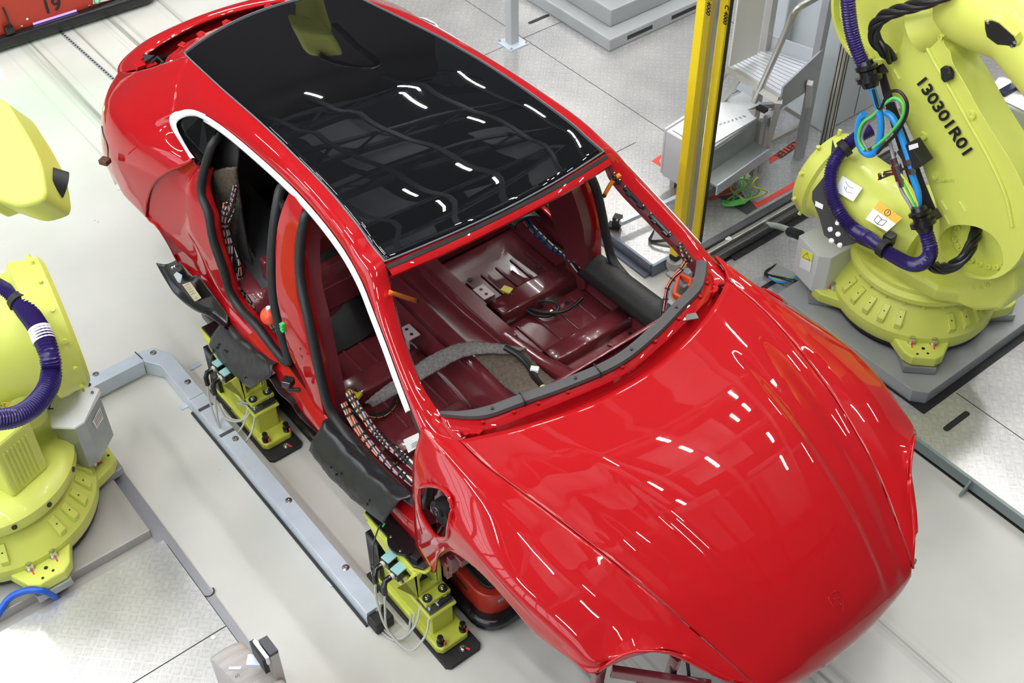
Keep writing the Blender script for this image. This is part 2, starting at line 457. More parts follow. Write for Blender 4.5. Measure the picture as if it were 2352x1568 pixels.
# left pit: steel frame strip and bright checker plate
st = M(); st.box((-2.4, -1.665, .004), (5.2, .075, .008))
struct(st, 'trim_6', mat('grey_steel_strip', (0.33, 0.34, 0.37), 0.42, 0.5), smooth=0)
st = M(); st.box((-.2, -1.69, .0035), (3.5, .04, .007)); st.box((-2.3, -2.55, .001), (6, 1.7, .002))
struct(st, 'floor_pit_left', PEDGL, smooth=0)
tp = M(); tp.box((-.13, -3.0, .008), (3.6, 2.66, .016))
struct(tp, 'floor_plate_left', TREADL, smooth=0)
st = M(); st.box((-1.305, -2.9, .0166), (.005, 2.46, .0012)); st.box((-.2, -1.667, .0086), (3.4, .0025, .0012))
for a in range(9):
    pass
cR = Z(478, 1358, .009)
st.tube([cR + Vector((cos(t) * .028, sin(t) * .028, 0)) for t in [radians(-60 + 20 * k) for k in range(9)]], .0035, 6)
st.bar(cR + Vector((-.035, -.028, 0)), cR + Vector((.035, -.028, 0)), .006)
struct(st, 'trim_7', INK, smooth=0)

# stained concrete far behind at the top right
cf = M(); cf.box((-3.6, 7.4, .045 + PZ), (4.4, 3.6, .09)); struct(cf, 'floor_concrete', CONC, smooth=0)
cf = M(); cf.box((-2.3, 8.4, 1.6), (12, .2, 3.2)); struct(cf, 'wall_right', CONC, smooth=0)

# hall roof: trusses and light panels seen only as reflections in paint and glass
rf = M()
for x in (-13, -10.2, -7.4, -4.6, -1.8, 1.0, 3.8, 6.6):
    rf.bar((x, -10, 9.7), (x, 10, 9.7), .22, .3)
    rf.bar((x, -10, 8.9), (x, 10, 8.9), .12, .12)
    for k in range(14):
        y = -9.8 + k * 1.4
        rf.bar((x, y, 8.95), (x, y + .7, 9.6), .07, .07); rf.bar((x, y + .7, 9.6), (x, y + 1.4, 8.95), .07, .07)
struct(rf, 'ceiling_truss', TRUSS, smooth=0)
rf = M()
for y in (-8.5, -6.2, -3.2, -1.4, .9, 2.7, 4.3, 6.9, 8.8):
    rf.bar((-14, y, 8.6), (8, y, 8.6), .16, .10)
struct(rf, 'ceiling_rail', TRUSS, smooth=0)
rf = M()
for x0, x1, y0, y1 in ((-12.8, -9.4, -1.5, 1.6), (-9.0, -5.0, .3, 2.6), (-8.6, -4.2, -4.6, -1.8), (-3.6, -.4, -.6, 2.4), (-4.2, -.8, 3.9, 6.4), (.2, 3.4, 1.2, 4.2), (-2.4, 1.4, -4.8, -2.6), (-12.5, -8.8, 2.9, 5.4), (.6, 4.6, 5.6, 8.4), (-9, -5, 6.6, 8.6)):
    rf.box(((x0 + x1) / 2, (y0 + y1) / 2, 10.2), (x1 - x0, y1 - y0, .06))
struct(rf, 'ceiling', ROOFP, smooth=0)
# slender lamps hanging in rows along the lane
lamps = [(-3.6, -3.1, 5.5), (-2.65, -2.15, 5.45), (-7.95, -7.1, 5.35), (-11.0, -9.95, 5.5), (-3.45, -3.0, 3.5), (-2.5, -1.98, 3.45), (-3.4, -2.8, 1.94),
         (-10.0, -9.2, 5.0), (-2.55, -2.05, 4.9), (-12.5, -11.6, 3.8), (-1.5, -.95, 1.94), (-.4, .2, 1.94), (-1.4, -.8, 3.5), (-.9, -.3, 5.4), (.7, 1.3, 5.4), (-5.3, -4.7, 1.94), (-5.6, -5.0, 3.5)]
for y in (-.8,):
    for x in (-4.6, .6): lamps.append((x, x + .75, y))
for y in (-2.9, -6.2):
    for x in (-11.4, -8.2, -5.0, -1.8, 1.4): lamps.append((x, x + 1.5, y))
for x in (-11, -8, -5.2, -2.2, .8): lamps.append((x, x + .9, 7.6))
wr = M(); wr.box((-14.2, 0, 5), (.2, 18, 10)); struct(wr, 'wall_rear', mat('dark_hall_wall', (.07, .07, .075), .8), smooth=0)
# left-hand wall with a glazed daylight band
wl = M(); wl.box((-3, -9.1, 1.6), (26, .2, 3.2)); wl.box((-3, -9.1, 8.9), (26, .2, 1.6)); struct(wl, 'wall_left', ROOFP, smooth=0)
wg = M(); wg.box((-3, -9.08, 5.65), (20, .04, 4.9)); struct(wg, 'window_1', mat('daylight_glass', (.8, .9, 1), .5, emit=((.80, .90, 1.0), 2.0)), smooth=0)
wb_ = M()
for k in range(21): wb_.box((-13 + k * 1.0, -9.03, 5.65), (.10, .08, 4.9))
for z in (3.3, 4.5, 5.7, 6.9, 8.1): wb_.box((-3, -9.03, z), (20, .08, .08))
struct(wb_, 'window_1_frame', TRUSS, smooth=0)
for i, (x0, x1, y) in enumerate(lamps):
    t = M(); t.box(((x0 + x1) / 2, y, 7.5), (x1 - x0, .055, .03))
    o = t.obj('tube_lamp', LAMPM, smooth=0)
    tag(o, 'slender white lamp hanging from the hall roof, seen only as a reflection', 'lamp', 'roof lamps above the car')
# ================================================================ THE RED CAR BODY
CAR = empty('car_body', (-1.6, 0, .45), 'glossy red bare car body shell without doors, with a black glass roof, in the centre', 'car body')
CTR = (-1.6, 0, .8)
def lerp(a, b, t): return a + (b - a) * t
def interp(x, xs, ys):
    if (xs[0] < xs[-1]) is False: xs, ys = xs[::-1], ys[::-1]
    if x <= xs[0]: return ys[0]
    for i in range(len(xs) - 1):
        if x <= xs[i + 1]:
            return lerp(ys[i], ys[i + 1], (x - xs[i]) / (xs[i + 1] - xs[i]))
    return ys[-1]
def at_x(curve, x):
    """point of a sampled 3D curve at a given x"""
    xs = [p.x for p in curve]
    return Vector((x, interp(x, xs, [p.y for p in curve]), interp(x, xs, [p.z for p in curve])))
# shut line between bonnet and wing, on the positive-y side
E_ = cr_interp([(-.655, .752, 1.256), (-.516, .748, 1.254), (-.426, .738, 1.253), (-.328, .722, 1.251), (-.188, .695, 1.240), (-.04, .663, 1.218), (.107, .629, 1.189), (.318, .575, 1.122),
     (.447, .537, 1.063), (.583, .489, .987), (.69, .452, .925), (.735, .432, .890)], 8)
# ---- bonnet
rows = []
NR = 60; NS = 56
cx = [-.44, -.2, 0, .2, .4, .55, .67, .745, .785, .80, .798]
cz = [1.290, 1.292, 1.275, 1.232, 1.165, 1.095, 1.015, .950, .895, .85, .80]
CC = smooth_even([(a, 0, b) for a, b in zip(cx, cz)], NR)
ED = even(E_ + [Vector((.752, .424, .86)), Vector((.75, .42, .80))], NR)
for i in range(NR + 1):
    t = i / NR; c = CC[i]; e = ED[i] - Vector((0, .0025, 0)); row = []
    for k in range(-NS, NS + 1):
        s = abs(k) / NS; sg = 1 if k >= 0 else -1
        y = e.y * s
        x = lerp(c.x, e.x, s ** 2.0); z = lerp(c.z, e.z, s ** 2.3)
        # raised middle bounded by two crisp lines that draw together towards the badge
        yr = lerp(.46, .235, min(1, t * 1.08)); fade = min(1, max(0, (t - .12) / .3)) * min(1, max(0, (.97 - t) / .10))
        z += .020 * fade / (1 + math.exp(-(yr - y) / .0085))
        # shallow valley just inboard of the wing
        z -= .010 * math.exp(-((s - .86) / .09) ** 2) * min(1, t * 2.5)
        # dished patch around the badge
        db = ((x - .70) / .05) ** 2 + (y / .085) ** 2
        z -= .004 * math.exp(-db)
        row.append(Vector((x, y * sg, z)))
    rows.append(row)
hood = M().grid(rows).obj('hood', RED, CAR, smooth=60)
sheet_normals_out(hood, (0, 0, .4)); sm = hood.modifiers.new('solid', 'SOLIDIFY'); sm.thickness = .014; sm.offset = -1
# badge recess: shield outline pressed into the nose, with its pin holes
def hood_z(x, y):
    best = None
    for r in rows:
        for p in r[::2]:
            d = (p.x - x) ** 2 + (p.y - y) ** 2
            if best is None or d < best[0]: best = (d, p)
    return best[1]
bc = hood_z(.700, 0.0)
sh = []
for a, b in ((-.030, .0), (-.028, -.018), (-.020, -.026), (0, -.025), (.018, -.018), (.032, 0), (.018, .018), (0, .025), (-.020, .026), (-.028, .018)):
    q = hood_z(.700 + a, b); zz = interp(.700 + a, [p.x for p in CC[40:]], [p.z for p in CC[40:]])
    sh.append(Vector((.700 + a, b, zz + .017)))
o = M().tube(cr_interp(sh, 3, True), .0022, 6, closed=True).obj('badge_recess_rim', RED, hood)
o['label'] = 'small shield-shaped recess rim near the nose'
o = M()
for a, b in ((-.012, -.009), (.012, 0.006), (-.006, .012)):
    zz = interp(.700 + a, [p.x for p in CC[40:]], [p.z for p in CC[40:]]); o.cyl((.7 + a, b, zz + .014), (.7 + a, b, zz + .0205), .0022, 8)
o.obj('badge_pin_hole', INK, hood)
# ---- front wings
def wing(sgn):
    # guide curves from door edge forward; rows run from shut line outwards and down
    n = 64
    # inner edge: from the upper rear tip along the back edge, then along the shut line, then hood corner
    inner = [Vector((-.803, .822, 1.262)), Vector((-.753, .808, 1.262)), Vector((-.707, .789, 1.262)), Vector((-.655, .755, 1.260))] + [p + Vector((0, .0025, 0)) for p in E_[4:]]
    crest = [(-.792, .842, 1.243), (-.70, .845, 1.238), (-.55, .850, 1.232), (-.40, .855, 1.225), (-.25, .852, 1.215), (-.10, .842, 1.200), (.05, .822, 1.180), (.18, .79, 1.155), (.30, .745, 1.122), (.42, .69, 1.085), (.53, .625, 1.040), (.63, .55, .975), (.70, .482, .925), (.737, .4365, .891)]
    wide = [(-.775, .900, 1.12), (-.68, .920, 1.12), (-.55, .935, 1.125), (-.40, .950, 1.135), (-.25, .958, 1.14), (-.10, .960, 1.135), (.02, .952, 1.12), (.14, .93, 1.10), (.26, .895, 1.075), (.345, .855, 1.055), (.42, .762, 1.082), (.50, .650, 1.062), (.62, .558, .983), (.69, .492, .929), (.739, .438, .888)]
    low = [(-.758, .930, .90), (-.66, .945, .93), (-.56, .958, .99), (-.42, .968, 1.055), (-.28, .972, 1.085), (-.14, .972, 1.080), (-.02, .966, 1.055), (.10, .952, 1.025), (.22, .932, 1.02), (.325, .905, 1.03), (.372, .835, 1.04), (.46, .69, 1.075), (.60, .568, .990), (.70, .486, .912), (.741, .4395, .882)]
    outer = [(-.772, .930, .585), (-.70, .935, .54), (-.64, .938, .525), (-.61, .940, .60), (-.585, .945, .70), (-.535, .953, .805), (-.47, .958, .895), (-.38, .966, .965), (-.27, .970, 1.010), (-.16, .970, 1.022), (-.06, .968, 1.010), (.03, .960, .975), (.09, .950, .957), (.17, .940, .968), (.265, .930, .99), (.345, .920, .995), (.352, .890, 1.012), (.375, .835, 1.065), (.405, .782, 1.095), (.477, .672, 1.075), (.561, .594, 1.027), (.627, .548, .977), (.68, .506, .922), (.745, .440, .875)]
    # sample all curves at the same number of stations
    A = even(inner, n); B = smooth_even(crest, n); Cc = smooth_even(wide, n); D = smooth_even(low, n); Ou = smooth_even(outer, n)
    rws = []
    for i in range(n + 1):
        r = cr_interp([A[i], A[i].lerp(B[i], .5) + Vector((0, 0, .006 if i < n - 4 else 0)), B[i], Cc[i], D[i], Ou[i]], 8)
        rws.append(r)
    # smooth along x
    mb = M(); mb.grid(rws)
    # opening behind the wheel arch
    hole = [Y(u, v, -y) for u, v, y in ((974.7, 1112.7, .922), (965, 1126.7, .93), (964.5, 1161, .937), (975, 1189, .94), (1004, 1227, .946), (1026, 1232, .948), (1036, 1224, .95), (1034, 1189, .95), (1020, 1156, .948), (998, 1127, .938))]
    H2 = [(p[0], p[2]) for p in cr_interp(hole, 5, True)]
    def inside(x, z):
        c = False; k = len(H2)
        for i in range(k):
            x1, z1 = H2[i]; x2, z2 = H2[(i + 1) % k]
            if (z1 > z) != (z2 > z) and x < (x2 - x1) * (z - z1) / (z2 - z1) + x1: c = not c
        return c
    keep = []
    for f in mb.f:
        c = sum((mb.v[i] for i in f), Vector()) / 4
        if inside(c.x, c.z) and c.y > .82: continue
        keep.append(f)
    used = {}
    for f in keep:
        for a, b in zip(f, f[1:] + f[:1]): used[(min(a, b), max(a, b))] = used.get((min(a, b), max(a, b)), 0) + 1
    edge = set(i for e, c in used.items() if c == 1 for i in e)
    for i in edge:
        p = mb.v[i]
        if p.y > .82 and min((p.x - a) ** 2 + (p.z - b) ** 2 for a, b in H2) < .026 ** 2 and not (i % 49 in (0, 48)):
            a, b = min(H2, key=lambda q: (p.x - q[0]) ** 2 + (p.z - q[1]) ** 2); p.x, p.z = a, b
    mb.f = keep
    if sgn < 0: mb.v = [mir(p) for p in mb.v]
    o = mb.obj('front_fender', RED, CAR, smooth=50)
    sheet_normals_out(o, (-.1, 0, .7)); q = o.modifiers.new('solid', 'SOLIDIFY'); q.thickness = .010; q.offset = -1
    # rolled rim of the opening, and the parts seen through it
    hp = []
    for x, z in H2:
        bb = sorted((mb.v[i] for i in edge), key=lambda p_: (p_.x - x) ** 2 + (p_.z - z) ** 2)[:4]; hp.append(Vector((x, sum(b_.y for b_ in bb) / 4, z)))
    r = M().tube(hp, .0095, 8, closed=True).obj('opening_rim', RED, o)
    ins = M(); ins.prism([(-.74, sgn * .86, .80), (-.50, sgn * .86, .80), (-.50, sgn * .84, 1.12), (-.74, sgn * .84, 1.12)], (0, -sgn, 0), .01)
    ins.obj('inner_wing_plate', MAROON, o)
    ins = M(); ins.cyl((-.60, sgn * .86, .955), (-.60, sgn * .905, .955), .062, 28); ins.cyl((-.60, sgn * .905, .985), (-.60, sgn * .917, .985), .030, 20)
    ins.obj('black_socket', BMATTE, o)
    ins = M(); ins.tube([Vector((-.60 + cos(t) * .022, sgn * .918, .985 + sin(t) * .022)) for t in [2 * pi * k / 16 for k in range(16)]], .003, 6, closed=True)
    for k in range(5):
        t = 2 * pi * k / 5; ins.bar((-.60, sgn * .918, .985), (-.60 + cos(t) * .022, sgn * .918, .985 + sin(t) * .022), .004)
    ins.obj('socket_ring', BPLAST, o)
    bolt('screw', (-.583, sgn * .862, .868), (0, sgn, 0), .006, .006, STEEL, o)
    # ragged red bracket at the foot of the arch
    b = M(); b.box((-.585, sgn * .88, .62), (.07, .06, .05)); b.box((-.55, sgn * .89, .66), (.03, .04, .10)); b.box((-.60, sgn * .885, .55), (.03, .03, .09)); b.box((-.52, sgn * .86, .70), (.05, .05, .04))
    b.obj('arch_bracket', MAROON, o, smooth=0, bevel=.004)
    return o
WR = wing(-1); WL = wing(1)
# lower tail of the far wing and inner wheel-arch wall under each wing
for sgn in (-1, 1):
    w = M()
    arch = [Vector((-.13 + .47 * cos(t), sgn * .86, .58 + .45 * sin(t))) for t in [pi * (.32 + .68 * k / 14) for k in range(15)]]
    w.grid([[p for p in arch], [Vector((p.x, sgn * .45, p.z)) for p in arch]])
    w.grid([[Vector((p.x, sgn * .45, p.z)) for p in arch], [Vector((p.x, sgn * .45, .5)) for p in arch]])
    o = w.obj('front_wheelhouse', MAROON, CAR, smooth=50)
# red front frame under the headlight opening
for sgn in (-1, 1):
    fr = M()
    fr.bar((.30, sgn * .84, .74), (.60, sgn * .62, .70), .04, .06); fr.bar((.60, sgn * .62, .70), (.70, sgn * .40, .74), .04, .06)
    fr.bar((.35, sgn * .82, .92), (.60, sgn * .55, .86), .03, .05); fr.bar((.42, sgn * .74, .88), (.60, sgn * .68, .62), .03, .03)
    fr.bar((.33, sgn * .87, .74), (.45, sgn * .83, .60), .10, .03); fr.bar((.25, sgn * .5, .80), (.70, sgn * .42, .80), .04, .06)
    fr.bar((.33, sgn * .86, .95), (.31, sgn * .86, .66), .05, .03); fr.bar((.48, sgn * .62, .98), (.44, sgn * .62, .66), .03, .04)
    o = fr.obj('headlight_frame', MAROON, CAR, smooth=0, bevel=.005)
    hb = M(); hb.tube(cr_interp([(.44, sgn * .60, 1.0), (.50, sgn * .64, .85), (.56, sgn * .67, .68), (.60, sgn * .70, .55)], 6), .014, 8)
    hb.tube(cr_interp([(.47, sgn * .57, 1.0), (.54, sgn * .60, .85), (.55, sgn * .66, .72), (.60, sgn * .66, .55)], 6), .007, 8); hb.box((.60, sgn * .69, .54), (.05, .06, .03))
    hb.obj('headlight_cable', BLACKC, CAR)
nb = M(); nb.bar((.45, -.60, .98), (.45, .60, .98), .05, .04)
nb.obj('front_crossbeam', MAROON, CAR, smooth=0, bevel=.008)

# ---- side frame: windscreen pillar, roof rail
INR = [(-.62, .735, 1.215), (-.70, .715, 1.232), (-.758, .712, 1.243), (-.828, .727, 1.262), (-.888, .727, 1.288), (-.953, .722, 1.320), (-1.039, .702, 1.366), (-1.151, .672, 1.436), (-1.237, .640, 1.502), (-1.30, .613, 1.570), (-1.345, .603, 1.638),
       (-1.446, .598, 1.655), (-1.554, .589, 1.683), (-1.764, .574, 1.708), (-1.934, .566, 1.717), (-2.128, .558, 1.719), (-2.246, .552, 1.718), (-2.491, .541, 1.706), (-2.784, .526, 1.678), (-3.006, .511, 1.657), (-3.25, .494, 1.636)]
OUT = [(-.66, .800, 1.205), (-.72, .815, 1.213), (-.79, .832, 1.222), (-.87, .818, 1.262), (-.95, .800, 1.312), (-1.03, .780, 1.362), (-1.12, .757, 1.420), (-1.215, .735, 1.478), (-1.30, .714, 1.528), (-1.36, .700, 1.562), (-1.43, .690, 1.592),
       (-1.516, .678, 1.624), (-1.62, .669, 1.646), (-1.80, .655, 1.662), (-1.95, .648, 1.668), (-2.13, .644, 1.666), (-2.26, .643, 1.661), (-2.48, .642, 1.650), (-2.70, .648, 1.630), (-2.86, .662, 1.598), (-3.02, .712, 1.520)]
for sgn in (-1, 1):
    n = 90
    Iv = even(cr_interp(INR, 6), n); Ov = even(cr_interp(OUT, 6), n)
    rws = []
    for i in range(n + 1):
        a, b = Iv[i], Ov[i]; w = (b - a).length
        d = (b - a).normalized(); upv = Vector((0, 0, 1)); upv = (upv - d * upv.dot(d)).normalized()
        frac = i / n
        r = [a + Vector((0, -.012, -.030)), a + Vector((0, -.002, -.008)), a, a.lerp(b, .12) + upv * .004, a.lerp(b, .30) + upv * .012, a.lerp(b, .55) + upv * .019, a.lerp(b, .8) + upv * .014, b,
             b + Vector((0, .0, -.006)), b + Vector((0, -.012, -.034)), b.lerp(a, .45) + Vector((0, 0, -.085)), a + Vector((0, -.012, -.065))]
        rws.append([Vector((p.x, sgn * p.y, p.z)) for p in r])
    sf = inner_face(M().grid(rws, closed=True).obj('roof_rail', RED, CAR, smooth=42), MAROON, sgn, -.6)
    # white film on the window frame
    wf = []
    seq = [p for p in Ov if p.x > -3.0]
    path = [p + Vector((0, .002, -.004)) for p in even([q_ for q_ in seq[9:] if q_.x > -2.77], 70)]
    # the film runs on around the rear of the small window and down to the belt
    full = cr_interp(path[::5], 5)
    t = M(); rr = []
    for i, p in enumerate(full):
        a = full[max(0, i - 1)]; b = full[min(len(full) - 1, i + 1)]; dr = (b - a).normalized()
        nrm = Vector((0, .80, .60)); sd = dr.cross(nrm).normalized()
        if sd.z > 0 and i < len(full) * .8: sd = -sd
        if sd.z > 0: sd = -sd
        w = .030
        rr.append([Vector((q.x, sgn * q.y, q.z)) for q in (p + nrm * .004, p + nrm * .007 + sd * w * .3, p + nrm * .006 + sd * w * .75, p + sd * w)])
    TO = [(475, 264, .653), (450, 254, .662), (430, 252.5, .672), (412, 256, .69), (400, 261, .712), (393, 270, .73), (394, 285, .738), (400, 300, .746), (417, 327, .762), (430, 348, .777), (441, 367, .787)]
    TI_ = [(482, 281, .664), (458, 268, .674), (438, 266, .684), (422, 270, .70), (411, 277, .718), (407, 286, .732), (410, 298, .742), (417, 312, .75), (429, 334, .768), (439, 350, .78), (449, 362, .788)]
    eo = cr_interp([Y(u, v, -y) for u, v, y in TO], 5); ei = cr_interp([Y(u, v, -y) for u, v, y in TI_], 5)
    seg2 = [[Vector((q.x, sgn * abs(q.y), q.z)) for q in (a_ + Vector((0, -.006, .004)), a_.lerp(b_, .3) + Vector((0, -.010, .008)), a_.lerp(b_, .75) + Vector((0, -.009, .007)), b_ + Vector((0, -.004, 0)))] for a_, b_ in zip(eo, ei)]
    t.grid(seg2)
    o = t.grid(rr).obj('window_film', WHITEF, CAR, smooth=60, solid=.004, off=0)
    o['label'] = 'white protective strip around the side windows'
# windscreen header
hr = []
GF = [(-1.335, -.602, 1.634), (-1.30, -.45, 1.655), (-1.275, -.25, 1.668), (-1.268, 0, 1.672), (-1.275, .25, 1.668), (-1.30, .45, 1.655), (-1.335, .602, 1.634)]
for p in smooth_even(GF, 40):
    hr.append([p + Vector(q) for q in ((-.06, 0, -.03), (-.02, 0, -.006), (.004, 0, -.010), (.030, 0, -.022), (.044, 0, -.034), (.040, 0, -.048), (0, 0, -.062), (-.055, 0, -.06))])
hd = M().grid(hr, closed=True).obj('windscreen_header', RED, CAR, smooth=40)
sp = M().grid([[p + Vector(q) for q in ((.002, 0, -.004), (.007, 0, -.002), (.019, 0, -.013), (.017, 0, -.019), (.0, 0, -.014))] for p in smooth_even(GF, 40)], closed=True)
sp.obj('glass_seal_strip', RUBBER, CAR, smooth=40)
# glass roof
gr = []
GE = even(cr_interp([(x, y, z) for x, y, z in INR[10:]] + [(-3.30, .485, 1.632)], 6), 60)
for i, e in enumerate(GE):
    t = i / 60; row = []
    xc = lerp(-1.268, -3.392, t)
    zc = e.z + lerp(.036, .040, min(1, t * 4)) * (1 - .55 * t) + (0)
    for k in range(-24, 25):
        s = abs(k) / 24; yy = (e.y - .004) * k / 24
        # slight flattening wave towards the front corners
        row.append(Vector((lerp(xc, e.x, s ** 2), yy, lerp(zc, e.z + .001, s ** 2.2) + .004)))
    gr.append(row)
gl = M().grid(gr).obj('glass_roof', GLASSK, CAR, smooth=60)
sheet_normals_out(gl, CTR); q = gl.modifiers.new('solid', 'SOLIDIFY'); q.thickness = .008; q.offset = -1
ed = [r[0] for r in gr] + gr[-1][1:] + [r[-1] for r in gr[::-1]][1:] + gr[0][::-1][1:-1]
M().tube([p + Vector((0, 0, -.003)) for p in ed], .0045, 6, closed=True).obj('glass_edge_trim', mat('slate_trim', (.14, .15, .17), .4), CAR)
# ---- rear roof frame, tailgate opening, tail
rf = []
RB = smooth_even([(-3.30, -.495, 1.622), (-3.375, -.33, 1.645), (-3.40, 0, 1.652), (-3.375, .33, 1.645), (-3.30, .495, 1.622)], 36)
RO = smooth_even([(-3.44, -.56, 1.500), (-3.585, -.42, 1.485), (-3.63, 0, 1.490), (-3.585, .42, 1.485), (-3.44, .56, 1.500)], 36)
for a, b in zip(RB, RO):
    rf.append([a + Vector((.05, 0, -.03)), a + Vector((0, 0, -.012)), a.lerp(b, .25) + Vector((0, 0, .0)), a.lerp(b, .33) + Vector((0, 0, -.012)), a.lerp(b, .62) + Vector((0, 0, -.008)), a.lerp(b, .72) + Vector((0, 0, .006)), b, b + Vector((.0, 0, -.03)), b + Vector((.05, 0, -.04))])
o = M().grid(rf).obj('rear_roof_frame', RED, CAR, smooth=30); q = o.modifiers.new('s', 'SOLIDIFY'); q.thickness = .01
for i in (5, 9, 14, 22, 27, 31):
    hg = M(); c = RB[i].lerp(RO[i], .52); hg.box(c + Vector((0, 0, .004)), (.05, .035, .018), rot=.3); hg.cyl(c, c + Vector((0, 0, .018)), .012, 12)
    hg.obj('hinge_bracket', RED, CAR, smooth=30, bevel=.003)
TE = smooth_even([(-3.86, -.655, 1.275), (-3.975, -.60, 1.272), (-4.045, -.50, 1.278), (-4.105, -.33, 1.285), (-4.130, 0, 1.290), (-4.105, .33, 1.285), (-4.045, .50, 1.278), (-3.975, .60, 1.272), (-3.86, .655, 1.275)], 48)
TI = smooth_even([(-3.72, -.60, 1.375), (-3.86, -.52, 1.335), (-3.955, -.38, 1.318), (-4.015, -.2, 1.312), (-4.035, 0, 1.312), (-4.015, .2, 1.312), (-3.955, .38, 1.318), (-3.86, .52, 1.335), (-3.72, .60, 1.375)], 48)
tl = []
for a, b in zip(TI, TE):
    d = b - a
    tl.append([a + Vector((-.05, 0, -.05)), a + Vector((-.03, 0, -.035)), a + Vector((-.002, 0, -.012)), a, a + d * .35 + Vector((0, 0, .012)), a + d * .75 + Vector((0, 0, .012)), b, b + Vector((-.010, 0, -.015)), b + Vector((.02, 0, -.06)), b + Vector((.05, 0, -.18)), b + Vector((-.01, 0, -.40)), b + Vector((.1, 0, -.62))])
o = M().grid([[p for p in cr_interp(r, 3)] for r in tl]).obj('tail_panel', RED, CAR, smooth=60); q = o.modifiers.new('s', 'SOLIDIFY'); q.thickness = .008; q.offset = 0
tr = M(); tr.box((-3.46, 0, .82), (1.0, 1.10, .04)); tr.box((-3.98, 0, 1.02), (.03, 1.0, .42)); tr.box((-3.4, -.56, 1.06), (.9, .03, .5)); tr.box((-3.4, .56, 1.06), (.9, .03, .5))
tr.obj('boot_tub', mat('boot_shade', (.025, .006, .007), .5), CAR, smooth=0)  # red boot interior with its deep shade put into the colour
cn = M(); cn.box((-3.80, -.50, 1.335), (.09, .07, .012)); cn.box((-3.76, -.56, 1.365), (.05, .05, .02))
cn.obj('latch_bracket', RED, CAR, smooth=0, bevel=.004)
cn = M(); cn.prism([(-3.855, -.50, 1.352), (-3.80, -.455, 1.352), (-3.775, -.525, 1.352)], (0, 0, 1), .014); cn.tube([(-3.74, -.50, 1.37), (-3.72, -.47, 1.40), (-3.69, -.46, 1.38), (-3.70, -.49, 1.35)], .008, 8)
cn.obj('black_clip', BMATTE, CAR, smooth=30)
